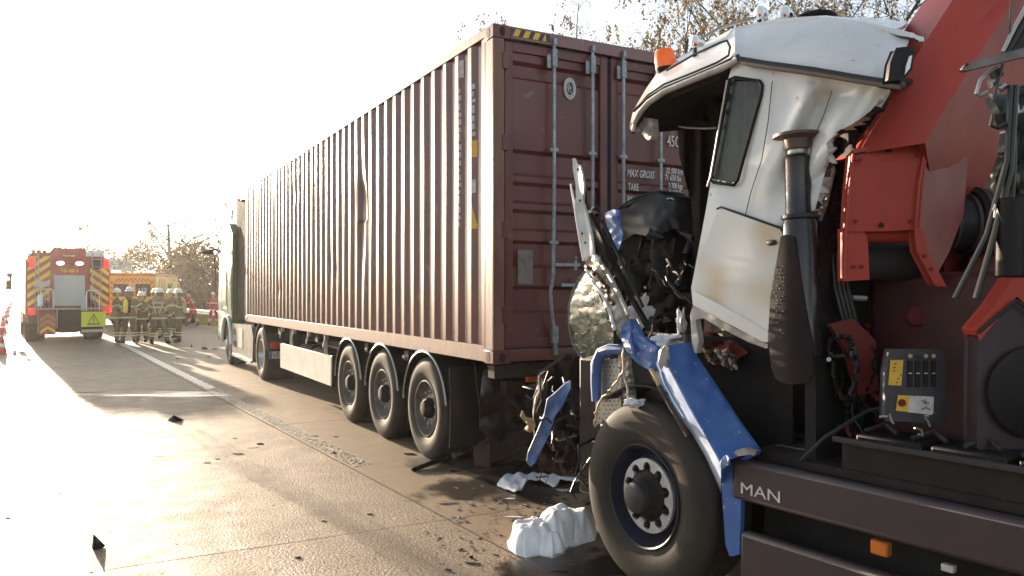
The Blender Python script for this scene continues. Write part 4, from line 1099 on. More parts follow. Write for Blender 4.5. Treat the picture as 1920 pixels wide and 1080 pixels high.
# --- chassis, battery tray, engine
for o0 in (.62, 1.50): obj('frame_rail', tbox(-.6, 5, o0, o0 + .1, .62, .90), m_dark, ct, bev=.01)
obj('engine_block', tbox(-.55, .75, .75, 1.5, .45, 1.30), m_dark, ct, bev=.03)
obj('front_axle', B().tube([S(0, .3, .5), S(0, 2.0, .5)], .07, 10), m_dark, ct)
obj('cab_sun_block', tbox(.96, 1.02, .16, 2.2, .9, 2.35), m_int, ct)  # unseen wall added to keep the sun off the crane controls
obj('crane_body', tbox(1.05, 3.2, .55, 1.9, .8, 1.80), mat('dusky_red_body', (.075,.018,.018), .55, var=(.045,.014,.016), vscale=4), ct, bev=.03)
obj('deck_plate', tbox(.65, 4.5, .10, 1.9, .86, .90), m_dark, ct)
obj('lower_liner', tbox(.65, 4.5, .25, .30, .2, .86), m_int, ct)
# battery tray
bt = obj('battery_tray', tbox(1.18, 2.30, .12, .42, .84, 1.02), m_dark, ct, bev=.01)
for k in range(3): obj('battery', tbox(1.24 + k * .34, 1.54 + k * .34, .14, .40, .98, 1.06), m_black, bt, bev=.01)
obj('tray_edge', tbox(1.16, 2.6, .08, .11, 1.02, 1.045), m_dkgrey, bt, bev=.004)
for k in range(5): obj('battery_strap', B().tube([S(1.25 + k * .22, .2, 1.07), S(1.3 + k * .22, .28, 1.10), S(1.38 + k * .22, .24, 1.07)], .012, 6), m_dkgrey, bt)
obj('wiring_conduit', B().tube([S(.98, .1, .90), S(1.08, .14, 1.02), S(1.2, .3, 1.15), S(1.4, .4, 1.2)], .010, 6), m_dkgrey, ct)
# crumpled brown stuff behind the wheel under the door
for k, (x, y, wx, wy) in enumerate([(1350,662,50,28),(1330,690,40,22),(1390,690,60,34),(1420,740,50,50),(1330,640,28,20),(1380,780,50,40)]):
    b = B().sheet([(x + math.cos(2 * math.pi * i / 12) * wx * random.Random(k * 20 + i).uniform(.7, 1.1), y + math.sin(2 * math.pi * i / 12) * wy * random.Random(k * 30 + i).uniform(.7, 1.1)) for i in range(12)], lambda x, y: M(x, y, .30 + .06 * k + crease(x, y, .07, 62, k)), 5, thick=TI * .02)
    obj('crumpled_insulation', b, m_brownpart if k not in (0, 4) else m_redd, ct, ang=40)
for k in range(7):
    x = 1318 + k * 8; cable([(x, 655 + k), (x + rr.uniform(0, 14), 668), (x + rr.uniform(6, 24), 676 + k * 3)], .22, .010, rr.choice([m_tan, m_whitedirty, m_brownpart]), 'torn_strip')
obj('wheel_arch_backing', B().grid(lambda u, v: S(-.75 + 1.45 * u, .40 + .04 * math.sin(u * 9), .35 + 1.1 * v), 8, 6, thick=TI * .02), m_int, ct)
# --- exhaust stack
ex = S(.93, .03, 0)
def zpx(py, p): return CAMZ + (550 - py) / FPX * ((p - CAM).dot(CF))
def pxp(px, py, s_, off):   # centre line point at pixel px
    return M(px, py, off)
def stack_c(py): return V((*(M(interp(py, [(250, 1495), (410, 1499), (660, 1500)]), py, .05).xy), zpx(py, M(1497, py, .05))))
C1 = [stack_c(py) for py in (252, 410, 660)]
dpt = (C1[0] - CAM).dot(CF); k_ = dpt / FPX
axs = (C1[0] - C1[1]).normalized()
def hh(py): return (C1[0] - stack_c(py)).dot(axs)
sk = obj('exhaust_stack', B().lathe([(33*k_, -hh(662)), (32*k_, -hh(420)), (28*k_, -hh(412)), (27*k_, -hh(404)), (25*k_, -hh(400)), (24*k_, -hh(300)), (25*k_, -hh(296)), (22*k_, -hh(292)), (18*k_, -hh(290)), (18*k_, -hh(278)), (.001, -hh(278))], C1[0], axs, 28), m_stack, ct)
obj('stack_collar', B().lathe([(25*k_, -hh(412)), (33*k_, -hh(410)), (33*k_, -hh(404)), (25*k_, -hh(402))], C1[0], axs, 28, closed=True), m_dkgrey, sk)
obj('stack_clamp', B().lathe([(18.5*k_, -hh(291)), (19.5*k_, -hh(289)), (19.5*k_, -hh(281)), (18.5*k_, -hh(279))], C1[0], axs, 24, closed=True), m_steel, sk)
obj('stack_rain_cap', B().lathe([(25*k_, -hh(280)), (27*k_, -hh(262)), (44*k_, -hh(257)), (44*k_, -hh(252)), (30*k_, -hh(249)), (.001, -hh(249))], C1[0], axs, 32), mat('rusty_brown_cap', (.075,.050,.040), .55, var=(.12,.07,.05), vscale=20), sk)
# perforated heat guard
gd = [(1464,443),(1474,439),(1488,443),(1494,480),(1502,530),(1514,600),(1524,650),(1526,700),(1516,716),(1486,722),(1456,714),(1446,690),(1440,628),(1444,560),(1454,500)]
def gf(x, y): return M(x, y, -.045 + .02 * ((x - 1478) / 48) ** 2)
b = B().sheet(gd, gf, 6, thick=TI * .01); hg = obj('heat_guard', b, mat('brown_black_guard', (.014,.008,.010), .65, spec=.2, var=(.010,.006,.007), vscale=8), ct)
b = B()
for y in range(500, 640, 7):
    for x in (1450, 1456, 1462, 1468):
        if random.random() < .45: b.ball(gf(x + (y % 2) * 2, y) - TI * .001, .0026, 6, 4)
obj('guard_hole_glints', b, m_alu, hg, kind='stuff')  # bright beads put on as glints at the guard's holes
# round steel plug, hooks below the stack
obj('steel_plug', B().lathe([(.028, 0), (.030, .012), (.024, .018), (.001, .018)], M(1532, 654, .15), -TI, 16), m_steel, ct, bev=.002)
cable([(1556,640),(1566,630),(1590,632),(1598,645),(1596,665),(1560,668),(1554,655),(1556,640)], .2, .012, m_hose, 'loop_bracket', jig=0)
cable([(1600,640),(1606,700),(1596,740)], .22, .014, m_hose, 'hose', jig=2)
cable([(1560,670),(1566,720),(1590,760),(1600,740)], .24, .012, m_hose, 'hose', jig=3)
obj('small_lamp', B().ball(M(1554, 674, .18), .012, 8, 6), m_clear, ct)
for k in range(16):
    x = rr.uniform(1545, 1640); y = rr.uniform(560, 800)
    cable([(x, y), (x + rr.uniform(-25, 25), y + rr.uniform(10, 60)), (x + rr.uniform(-50, 50), y + rr.uniform(40, 110))], rr.uniform(.25, .5), rr.uniform(.006, .014), rr.choice([m_hose, m_black, m_dark, m_redd]), 'hose')

# --- loading crane
def red_prism(pts, d0, name, thick=.4, m=m_red, d=None, bev=.008):
    P = [PD(x, y, d0 if d is None else d[i]) for i, (x, y) in enumerate(pts)]
    return obj(name, B().ext(P, CF * thick), m, ct, bev=bev)
# lower front plate (leans a little), and boom root above it
fp = [(1598,291),(1608,281),(1654,276),(1668,262),(1676,272),(1734,266),(1731,300),(1723,346),(1717,427),(1660,430),(1587,431),(1590,370)]
pl = red_prism(fp, 3.62, 'crane_front_plate', .05)
obj('plate_hole', B().lathe([(.020, 0), (.020, .004), (.001, .004)], PD(1665, 278, 3.612), -CF, 14), m_black, pl)
obj('plate_hole', B().lathe([(.012, 0), (.012, .004), (.001, .004)], PD(1652, 422, 3.612), -CF, 14), m_black, pl)
obj('plate_hinge_line', B().tube([PD(x, y, 3.615) for x, y in [(1600,289),(1654,281),(1665,270),(1676,276),(1733,270)]], .004, 6), m_dark, pl)
obj('plate_edge', B().tube([PD(x, y, 3.61) for x, y in [(1734,266),(1731,300),(1723,346),(1717,427)]], .007, 6), m_red, pl)
obj('plate_edge', B().tube([PD(x, y, 3.61) for x, y in [(1600,289),(1592,370),(1586,431),(1584,523)]], .007, 6), m_red, pl)
red_prism([(1584,431),(1618,436),(1624,450),(1627,521),(1584,524)], 3.63, 'crane_bracket', .06)
red_prism([(1717,427),(1724,430),(1740,480),(1770,534),(1754,531),(1722,470)], 3.61, 'crane_bracket', .06)
obj('cross_tube', B().tube([PD(1604,440,3.72), PD(1720,440,3.72)], .038, 14), m_red, ct)
obj('winch_roller', B().tube([PD(1612,490,3.85), PD(1745,490,3.85)], .095, 18), m_dkgrey, ct)
# boom: bright face leaning back, dark side face turning away
bm_l = [(1600,290),(1640,222),(1690,148),(1736,77),(1782,6),(1826,-62)]
bm_r = [(1735,268),(1767,213),(1806,150),(1844,89),(1893,11),(1940,-62)]
def boomface(u, v):
    a = resx(bm_l, [u])[0]; c = resx(bm_r, [u])[0]
    x, y = a[0] + (c[0] - a[0]) * v, a[1] + (c[1] - a[1]) * v
    d = 3.64 + .35 * u - .10 * math.sin(v * math.pi * .5)
    d += .025 * math.exp(-((x - 1850 + (y - 30) * .9) / 10) ** 2) * math.exp(-((y - 30) / 30) ** 2)
    return PD(x, y, d + .006 * noise.noise(V((x / 40, y / 40, 0))))
obj('boom_face', B().grid(boomface, 36, 14, thick=CF * .02), m_red, ct, ang=40)
def boomside(u, v):
    a = boomface(u, 1.0); c = resx([(1775,536),(1850,470),(1915,380),(1960,280),(2040,100),(2100,-62)], [u])[0]
    e = PD(c[0], c[1], 4.25)
    return a + (e - a) * v
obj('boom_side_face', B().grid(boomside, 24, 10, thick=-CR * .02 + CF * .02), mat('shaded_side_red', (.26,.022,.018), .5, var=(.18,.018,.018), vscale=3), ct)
obj('boom_inner_face', B().grid(lambda u, v: boomface(u, 0) + CF * (.5 * v), 20, 3, thick=CR * .02), m_red, ct)
obj('weld_tab', B().ext([PD(x, y, 3.75) for x, y in [(1750,282),(1776,262),(1782,280),(1790,283)]], CF * .02), m_red, ct)
# warning triangle outline on the side face
obj('triangle_mark', B().tube([PD(1803,225,3.86), PD(1832,250,3.9), PD(1803,292,3.86), PD(1803,225,3.86)], .003, 4), m_decaldk, ct)
obj('upper_boom_block', B().ext([PD(x, y, 4.2) for x, y in [(1656,150),(1700,62),(1730,80),(1738,100),(1640,230)]], CF * .2), m_red, ct, bev=.01)
# slewing column and cylinders to the right of the plate
for (x, y, r_, ln, m_, d_) in ((1760,420,.14,.45,m_black,4.0),(1815,415,.16,.25,m_dark,4.0),(1570,420,.10,.2,m_black,4.0)):
    nm = 'crane_cylinder'
    o_ = obj(nm, B().tube([PD(x, y, d_), PD(x, y, d_) + CR * ln], r_, 20), m_, ct, bev=.01)
    for q in (.02, .12): obj('cylinder_ring', B().lathe([(r_ + .001, 0), (r_ + .012, .004), (r_ + .012, .02), (r_ + .001, .024)], PD(x, y, d_) + CR * q, CR, 24, closed=True), m_dkgrey, o_)
for (x, y, r_, d_, m_) in ((1808,593,.052,3.7,m_redd),(1714,592,.050,3.8,m_redd)):
    o_ = obj('red_end_cap', B().lathe([(r_, 0), (r_, .02), (r_ * .9, .03), (.001, .03)], PD(x, y, d_), -CF, 22), m_, ct)
obj('column_plate', B().ext([PD(x, y, 4.05) for x, y in [(1620,560),(1680,545),(1700,640),(1680,700),(1672,760),(1618,765),(1600,690)]], CF * .2), m_redd, ct, bev=.01)
obj('red_gusset', B().ext([PD(x, y, 3.75) for x, y in [(1560,610),(1600,600),(1640,640),(1644,730),(1612,740),(1590,660)]], CF * .04), m_redd, ct, bev=.006)
obj('slot', B().ball(PD(1640, 686, 3.73), .02, 10, 6, sq=(.7, .7, 1.5)), m_black, ct)
obj('red_cross_block', B().ext([PD(x, y, 4.1) for x, y in [(1820,470),(1868,465),(1870,530),(1822,540)]], CF * .2), m_redd, ct, bev=.01)
obj('steel_pin', B().tube([PD(1598,558,3.7), PD(1624,560,3.7)], .014, 10), m_steel, ct)
# red gable over the dark housing on the right
hs = [(1832,618),(1868,575),(1914,505),(1990,560),(1990,640),(1912,555),(1905,552),(1838,632)]
obj('red_hood', B().ext([PD(x, y, 3.25) for x, y in hs], CF * .10), m_red, ct, bev=.008)
obj('housing_edge', B().tube([PD(1834,624,3.24), PD(1905,564,3.23), PD(1975,612,3.22)], .008, 6), m_dkgrey, ct)
hp = obj('dark_housing', B().ext([PD(x, y, 3.26) for x, y in [(1838,632),(1905,570),(1990,625),(1990,890),(1845,870),(1836,830)]], CF * .10), mat('dark_plum_panel', (.034,.018,.022), .55, var=(.045,.028,.036), vscale=4), ct, bev=.01)
obj('housing_disc', B().lathe([(.19, 0), (.19, .012), (.17, .02), (.001, .012)], PD(1938, 735, 3.24), -CF, 32), m_black, hp)
# control panel with levers
m_panel = mat('dull_violet_panel', (.030,.027,.036), .5, var=(.04,.036,.05), vscale=8)
cp = obj('control_panel', B().ext([PD(x, y, 3.45) for x, y in [(1672,659),(1768,659),(1772,790),(1662,786),(1664,700)]], CF * .05), m_panel, ct, bev=.008)
for k in range(4):
    x = 1707 + k * 14.6
    obj('lever_slot', B().ext([PD(a, c, 3.443) for a, c in [(x - 4.5, 676), (x + 4.5, 676), (x + 4.5, 726), (x - 4.5, 725)]], CF * .004), m_black, cp)
    obj('lever_knob', B().ball(PD(x, 668, 3.42), .010, 10, 6), m_tan if k != 1 else m_dkgrey, cp)
    obj('lever_mark', B().ext([PD(a, c, 3.441) for a, c in [(x - 3, 699), (x + 3, 699), (x + 3, 701), (x - 3, 701)]], CF * .002), m_letter, cp)
yl = obj('yellow_instruction_label', B().ext([PD(a, c, 3.444) for a, c in [(1670,675), (1694,675), (1690,723), (1666,722)]], CF * .004), m_yellow, cp)
rr = random.Random(8)
for k in range(6):
    a, c = rr.uniform(1673, 1687), 681 + k * 7; obj('label_mark', B().ext([PD(a, c, 3.442), PD(a + rr.uniform(3, 6), c, 3.442), PD(a + 3, c + 3, 3.442)], CF * .001), m_decaldk, yl)
wl_ = obj('white_plate', B().ext([PD(a, c, 3.444) for a, c in [(1684,741), (1751,744), (1750,775), (1746,778), (1680,770)]], CF * .004), m_letter, cp)
obj('orange_end', B().ext([PD(a, c, 3.441) for a, c in [(1684,741), (1706,742), (1702,772), (1680,770)]], CF * .002), m_yellow, wl_)
obj('red_button', B().lathe([(.016, 0), (.016, .006), (.001, .006)], PD(1691, 755, 3.44), -CF, 12), m_redd, wl_)
for pts in ([(1728,750),(1735,756),(1742,755)], [(1728,768),(1736,764),(1744,768)], [(1735,748),(1735,756)]): obj('plate_pictogram', B().tube([PD(a, c, 3.44) for a, c in pts], .0016, 4), m_decaldk, wl_)
for pts in ([(1650,781),(1664,781)], [(1668,776),(1672,790),(1676,794)], [(1734,782),(1740,790),(1744,800)], [(1715,802),(1728,806),(1730,818),(1722,814)], [(1733,780),(1741,780)]):
    obj('lever', B().tube([PD(a, c, 3.40) for a, c in pts], .005, 6), m_alu, cp)
# hose bundle, spreader bar and hooks top right
bar = obj('spreader_bar', B().ext([PD(x, y, 2.9) for x, y in [(1806,128),(1812,120),(1990,72),(1990,88),(1812,131)]], CF * .03), mat('grey_brown_bar', (.16,.145,.13), .5, var=(.09,.08,.07), vscale=12), ct, bev=.003)
obj('bar_hole', B().lathe([(.006, 0), (.006, .002), (.001, .002)], PD(1813, 121, 2.897), -CF, 8), m_black, bar)
for pts, r_, m_ in (([(1868,125),(1850,138),(1838,150),(1830,176),(1838,180),(1852,172)], .007, m_steel), ([(1880,120),(1872,150),(1862,190)], .006, m_hose),
                    ([(1905,195),(1908,212),(1920,208),(1926,196)], .009, m_alu), ([(1862,215),(1858,235),(1872,240),(1886,232)], .008, m_hose), ([(1880,98),(1905,45),(1925,10),(1960,-40)], .008, m_alu),
                    ([(1889,100),(1914,52),(1940,10)], .012, m_hose), ([(1899,102),(1922,62),(1950,20)], .016, m_dkgrey), ([(1912,100),(1935,65),(1965,20)], .014, m_hose), ([(1896,0),(1893,60),(1890,100)], .003, m_hose),
                    ([(1902,170),(1904,300),(1896,420)], .006, m_hose), ([(1895,160),(1888,300),(1850,440),(1790,560)], .010, m_hose), ([(1905,160),(1895,320),(1865,440),(1830,560)], .012, m_hose)):
    obj('hook_rod' if m_ in (m_steel, m_alu) else 'hose', B().tube([PD(x, y, 2.95) for x, y in pts], r_, 8), m_, ct)
for x, y, r_ in ((1862,142,.020),(1856,158,.015),(1872,168,.014),(1900,178,.018),(1912,172,.016),(1858,180,.010)):
    obj('hose_coupling', B().tube([PD(x, y, 2.97), PD(x + 12, y - 7, 2.97)], r_, 10), m_dkgrey if r_ > .015 else m_steel, ct)
b = B().sheet([(1860,180),(1990,160),(1990,520),(1880,365),(1866,350),(1868,330),(1885,290),(1890,240)], lambda x, y: PD(x, y, 3.0 + crease(x, y, .06, 60, 4)), 8, thick=CF * .05); obj('dark_green_cover', b, m_bag, ct)
obj('vertical_cylinder', B().tube([PD(1895,372,2.95), PD(1893,520,2.95)], .050, 16), m_black, ct, bev=.006)
obj('vertical_cylinder', B().tube([PD(1925,372,2.95), PD(1925,520,2.95)], .055, 16), m_dark, ct, bev=.006)
obj('cotter_pin', B().tube([PD(1866,383,2.9), PD(1862,394,2.9), PD(1866,384,2.9), PD(1864,408,2.9)], .003, 5), m_alu, ct)

# crushed engine bay pushed under the container
rr = random.Random(77)
obj('crushed_engine', tbox(-1.15, -.55, .45, 2.1, .25, 1.25), m_dark, ct, bev=.03)
for k in range(22):
    s_, o_, z_ = rr.uniform(-1.0, -.35), rr.uniform(.35, .9), rr.uniform(.25, 1.1)
    c = S(s_, o_, z_); pts = []
    n = rr.randint(4, 6); a = V((rr.gauss(0, 1), rr.gauss(0, 1), rr.gauss(0, 1))).normalized(); u = a.orthogonal().normalized(); v_ = a.cross(u); r_ = rr.uniform(.07, .2)
    for q in range(n):
        th = 2 * math.pi * q / n; pts.append(c + u * math.cos(th) * r_ * rr.uniform(.5, 1.2) + v_ * math.sin(th) * r_ * rr.uniform(.5, 1.2))
    obj('crushed_panel_piece', B().ext(pts, a * .03), rr.choice([m_dark, m_black, m_brownpart, m_int, m_dark]), ct, flat=True)
for k in range(18):
    c = S(rr.uniform(-1.1, -.4), rr.uniform(.25, .6), rr.uniform(.3, 1.1)); pth = [c]
    for q in range(5): pth.append(pth[-1] + V((rr.gauss(0, .07), rr.gauss(0, .07), rr.gauss(-.03, .06))))
    obj('loose_wire', B().tube(pth, rr.uniform(.005, .012), 6), rr.choice([m_hose, m_black, m_brownpart]), ct)

cm = [(905,700),(960,690),(1000,686),(1060,668),(1112,668),(1122,760),(1120,850),(1060,845),(985,838),(950,834),(915,826),(900,800),(900,740)]
b = B().sheet(cm, lambda x, y: PD(x, y, 7.15 + crease(x, y, .14, 80, 5) + crease(x, y, .02, 22, 7)), 5, thick=CF * .25)
obj('dark_occluder_mass', b, m_dark, ct, ang=50)  # dark crumpled occluder added to keep the space under the container black
cm = [(1010,705),(1030,690),(1060,668),(1112,668),(1122,760),(1120,860),(1098,896),(1050,893),(1020,880),(1004,850),(1000,780)]
b = B().sheet(cm, lambda x, y: PD(x, y, 5.98 + crease(x, y, .16, 70, 5) + crease(x, y, .02, 22, 7)), 5, thick=CF * .25)
obj('dark_occluder_mass', b, m_dark, ct, ang=50)  # second dark occluder, nearer, for the black area beside the wheel
rr = random.Random(19)
for k in range(16):
    x, y = rr.uniform(1000, 1095), rr.uniform(700, 870); pth = [PD(x, y, 5.85)]
    for q in range(5): pth.append(pth[-1] + V((rr.gauss(0, .05), rr.gauss(0, .05), rr.gauss(-.03, .05))))
    obj('loose_wire', B().tube(pth, rr.uniform(.004, .011), 6), rr.choice([m_hose, m_brownpart, m_dkgrey, m_dark]), ct)
# welds, bolts, hoses and grime on the crane
for (x, y, d) in ((1612,300,3.60),(1722,290,3.60),(1604,415,3.60),(1706,415,3.60),(1600,500,3.61),(1615,500,3.61),(1733,480,3.59),(1745,505,3.59)):
    obj('bolt', B().lathe([(.009, -.002), (.009, .008), (.001, .010)], PD(x, y, d), -CF, 6), m_redd, ct)
for pts, r_ in (([(1604,300),(1640,236),(1700,150),(1752,72)], .005), ([(1745,262),(1800,172),(1850,95)], .004)):
    obj('weld_bead', B().tube([PD(x, y, 3.62 + .35 * (290 - y) / 300) for x, y in pts], r_, 5), m_red, ct)
for k in range(4):
    x = 1560 + k * 8
    obj('hydraulic_hose', B().tube([PD(x, 470, 3.9), PD(x + 6, 540, 3.82), PD(x + 24, 610, 3.8), PD(x + 40, 700 + 10 * k, 3.85), PD(x + 30, 800, 3.9)], .011, 7), m_hose, ct)
# panel seams and fixings of the cab flank
obj('flank_seam', B().tube([M(x, y, side_off(x, y) - .014) for x, y in [(1448,152),(1440,230),(1428,300),(1408,360),(1398,402)]], .0028, 4), m_seal, ct)
obj('flank_seam', B().tube([M(x, y, side_off(x, y) - .014) for x, y in [(1560,170),(1545,214),(1524,262),(1512,330)]], .0024, 4), m_seal, ct)
obj('door_handle_recess', B().ball(M(1446, 455, -.022), .03, 12, 8, sq=(.3, 1.2, .5)), m_dkgrey, ct)

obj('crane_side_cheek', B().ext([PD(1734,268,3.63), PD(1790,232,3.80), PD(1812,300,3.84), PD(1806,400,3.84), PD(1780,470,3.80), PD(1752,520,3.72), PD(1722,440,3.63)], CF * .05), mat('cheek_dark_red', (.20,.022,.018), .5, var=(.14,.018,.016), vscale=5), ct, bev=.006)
obj('cheek_rib', B().tube([PD(1738,275,3.62), PD(1728,350,3.62), PD(1722,430,3.62), PD(1750,515,3.70)], .007, 6), m_red, ct)
# ---------------------------------------------------------------- fire engine (built facing +y from its rear, then turned)
m_fred = mat('fire_engine_red', (.36,.035,.02), .35, var=(.28,.03,.02), vscale=2, coat=.3)
m_fyel = mat('fluorescent_yellow', (.78,.60,.06), .45)
m_fyel2 = mat('sign_yellow_green', (.62,.70,.04), .45)
m_shut = mat('grey_roller_shutter', (.42,.43,.44), .4, .3)
m_lampon = mat('lit_white_lamp', (.9,.9,.9), .3, emit=(1,.97,.9), estr=1.6)
m_lampred = mat('lit_red_lamp', (.7,.03,.03), .3, emit=(1,.05,.04), estr=.25)
m_lampblue = mat('lit_blue_beacon', (.25,.3,.9), .2, emit=(.35,.45,1), estr=1.5)
m_shutter_w = mat('white_paint', (.75,.75,.74), .4)
def V3(x, y, z): return V((x, y, z))
fe = thing('fire_engine', (0, 0, 0), 'red and yellow fire engine seen from behind with a grey rear shutter', 'fire engine')
def fo(name, b, m, par=None, **k): return obj(name, b, m, par or fe, **k)
Wd = 1.25
fbod = fo('body', B().ext([V3(-Wd, 0, z) if False else V3(x, .05, z) for x, z in [(-Wd,.95),(-Wd,2.80),(-1.05,3.05),(-.55,3.10),(-.45,3.24),(.45,3.24),(.58,3.10),(1.05,3.02),(Wd,2.80),(Wd,.95)]], (0, 4.6, 0)), m_fred, bev=.03)
fo('cab', B().ext([V3(-1.22, y, z) for y, z in [(4.9,.6),(4.9,2.75),(7.2,2.75),(7.6,1.7),(7.6,.5)]], (2.44, 0, 0)), m_fred, bev=.05)
fo('cab_rear_window', B().box((0, 4.87, 2.2), (1.6, .03, .5)), m_winglass)
fo('chassis', B().box((0, 3.8, .72), (1.6, 7.4, .35)), m_dark)
for x in (-1.255, 1.255):
    s_ = 1 if x > 0 else -1
    for k in range(3):
        sh = fo('side_shutter', B().box((x, .95 + k * 1.45, 1.75), (.03, 1.25, 1.5)), m_shut)
        fo('shutter_stripe', B().box((x + s_ * .018, .95 + k * 1.45, 1.15), (.008, 1.25, .18)), m_fyel, sh)
    fo('side_stripe', B().box((x, .25, 1.75), (.034, .34, 1.7)), m_fyel)
# rear centre panel and shutter
fo('centre_panel', B().ext([V3(x, -.01, z) for x, z in [(-.52,1.24),(-.52,2.98),(-.42,3.14),(.50,3.14),(.62,2.98),(.62,1.24)]], (0, .06, 0)), m_fred, bev=.02)
sht = fo('rear_shutter', B().box((.03, -.025, 1.80), (.94, .03, 1.06)), m_shut)
for k in range(20): fo('slat', B().box((.03, -.045, 1.31 + k * .0525), (.90, .012, .042)), m_shut, sht)
fo('panel_recess', B().box((.04, -.02, 2.74), (1.02, .02, .30)), mat('dull_red_recess', (.27,.03,.02), .5))
for x in (-.25, .33):
    l = fo('reversing_lamp', B().ball((x, -.04, 2.74), .11, 16, 8, sq=(1.1, .25, .62)), m_lampon)
fo('rear_camera', B().box((.04, -.05, 2.74), (.10, .04, .05)), m_dkgrey)
tb = text_b('10-48-1', .155, (.04, -.035, 2.43), XD, ZD, .01, 1.15, 0, .006, 'CENTER'); fo('lettering', tb, m_fyel, flat=True)
tb = text_b('Feuerwehr', .09, (.02, -.035, 2.98), XD, ZD, .01, 1.0, 0, .003, 'CENTER'); fo('lettering', tb, mat('pale_lettering', (.7,.55,.4), .5), flat=True)
def clip_poly(poly, x0, x1, z0, z1):
    def cl(p, f, inter):
        out = []
        for i in range(len(p)):
            a, b = p[i - 1], p[i]
            if f(b):
                if not f(a): out.append(inter(a, b))
                out.append(b)
            elif f(a): out.append(inter(a, b))
        return out
    def ix(v): return lambda a, b: (v, a[1] + (b[1] - a[1]) * (v - a[0]) / (b[0] - a[0]))
    def iz(v): return lambda a, b: (a[0] + (b[0] - a[0]) * (v - a[1]) / (b[1] - a[1]), v)
    p = poly
    for f, it in ((lambda q: q[0] >= x0, ix(x0)), (lambda q: q[0] <= x1, ix(x1)), (lambda q: q[1] >= z0, iz(z0)), (lambda q: q[1] <= z1, iz(z1))):
        if not p: return p
        p = cl(p, f, it)
    return p
def chevrons(par, x0, x1, z0, z1, y, wdt, slope, m1, name='chevron_stripe', dy=.006):
    w = x1 - x0; k = -8
    while k < 40:
        zc = z0 + k * 2 * wdt
        zz = zc
        poly = [(x0, zz), (x1, zz + slope * w), (x1, zz + slope * w + wdt), (x0, zz + wdt)]
        q = clip_poly(poly, x0, x1, z0, z1)
        if len(q) >= 3: fo(name, B().ext([V3(a, y, c) for a, c in q], (0, dy, 0)), m1, par, flat=True)
        k += 1
for xa_, xb_, sl, zt_ in ((-1.22, -.56, .75, 2.96), (.66, 1.24, -.75, 2.62)):
    pnl = fo('chevron_panel', B().box(((xa_ + xb_) / 2, -.01, (1.24 + zt_) / 2), (xb_ - xa_, .05, zt_ - 1.24)), m_fred)
    chevrons(pnl, xa_, xb_, 1.24, zt_, -.045, .15, sl, m_fyel)
for x in (-1.10, 1.16):
    fo('upper_light_cluster', B().box((x, -.06, 2.74), (.17, .08, .36)), m_lampred, bev=.02)
    fo('lower_light_cluster', B().box((x, -.08, 1.10), (.22, .10, .24)), m_lampred, bev=.02)
fo('blue_beacon', B().lathe([(.10, 0), (.10, .12), (.06, .17), (.001, .18)], (1.16, .2, 2.96), (0, 0, 1), 14), m_lampblue)
fo('blue_beacon', B().lathe([(.10, 0), (.10, .12), (.06, .17), (.001, .18)], (-1.12, .2, 2.90), (0, 0, 1), 14), m_shutter_w)
fo('grey_locker_window', B().box((.86, -.05, 2.72), (.34, .04, .32)), m_dkgrey)
fo('white_locker', B().box((.80, .1, 3.08), (.55, .3, .18)), m_shutter_w, bev=.02)
# roof rails, roof boxes
fo('roof_rail', B().tube([V3(-.46, -.0, 3.1), V3(-.42, -.0, 3.27), V3(0, -.0, 3.31), V3(.5, -.0, 3.27), V3(.54, 0, 3.1)], .02, 6), m_fred)
for x0_, x1_ in ((-1.15, -.6), (.62, 1.1)):
    fo('roof_basket', B().tube([V3(x0_, .1, 3.0), V3(x0_, .1, 3.18), V3(x1_, .1, 3.18), V3(x1_, .1, 3.0)], .02, 6), m_alu)
    for k in range(3): fo('roof_case', B().box((x0_ + .12 + k * .16, .5, 3.10), (.13, .5, .14)), (m_tan, m_dkgrey, m_fred)[k])
# ladders
for xl, xr, zt_ in ((.72, 1.0, 3.1), (-1.0, -.90, 2.95)):
    ld = fo('ladder', B().tube([V3(xl, -.14, 1.2), V3(xl, -.14, zt_), V3(xl, .05, zt_ + .1)], .02, 6), m_alu)
    fo('ladder_rail', B().tube([V3(xr, -.14, 1.2), V3(xr, -.14, zt_), V3(xr, .05, zt_ + .1)], .02, 6), m_alu, ld)
    if xr - xl > .2:
        for k in range(7): fo('rung', B().tube([V3(xl, -.14, 1.32 + k * .26), V3(xr, -.14, 1.32 + k * .26)], .014, 6), m_alu, ld)
# hand reels and racks on the tail
def rack(x0_, x1_, z0_, z1_, y):
    r_ = fo('hose_reel_rack', B().tube([V3(x0_, y, z0_), V3(x0_, y, z1_), V3(x0_ + .06, y, z1_ + .06), V3(x1_ - .06, y, z1_ + .06), V3(x1_, y, z1_), V3(x1_, y, z0_)], .02, 6), m_shutter_w)
    for k in (1, 2): fo('rack_bar', B().tube([V3(x0_ + (x1_ - x0_) * k / 3, y, z0_), V3(x0_ + (x1_ - x0_) * k / 3, y, z1_ + .06)], .014, 6), m_alu, r_)
    fo('hose_drum', B().lathe([(.17, -.1), (.17, -.08), (.10, -.07), (.10, .07), (.17, .08), (.17, .1)], V3((x0_ + x1_) / 2, y + .12, z0_ + .22), (1, 0, 0), 16), m_redd, r_)
    return r_
rack(-.85, -.48, 1.15, 1.78, -.32); rack(.52, .92, 1.10, 1.74, -.34)
fo('white_canister', B().lathe([(.09, 0), (.09, .32), (.05, .38)], (-.86, -.28, 1.28), (0, 0, 1), 14), m_shutter_w)
fo('white_sign_plate', B().box((-.80, -.20, 2.02), (.42, .03, .18)), m_letter)
fo('folded_panel', B().box((.44, -.30, 1.36), (.18, .04, .50)), m_shut)
fo('tail_deck', B().box((0, -.22, 1.17), (2.4, .40, .05)), m_alu)
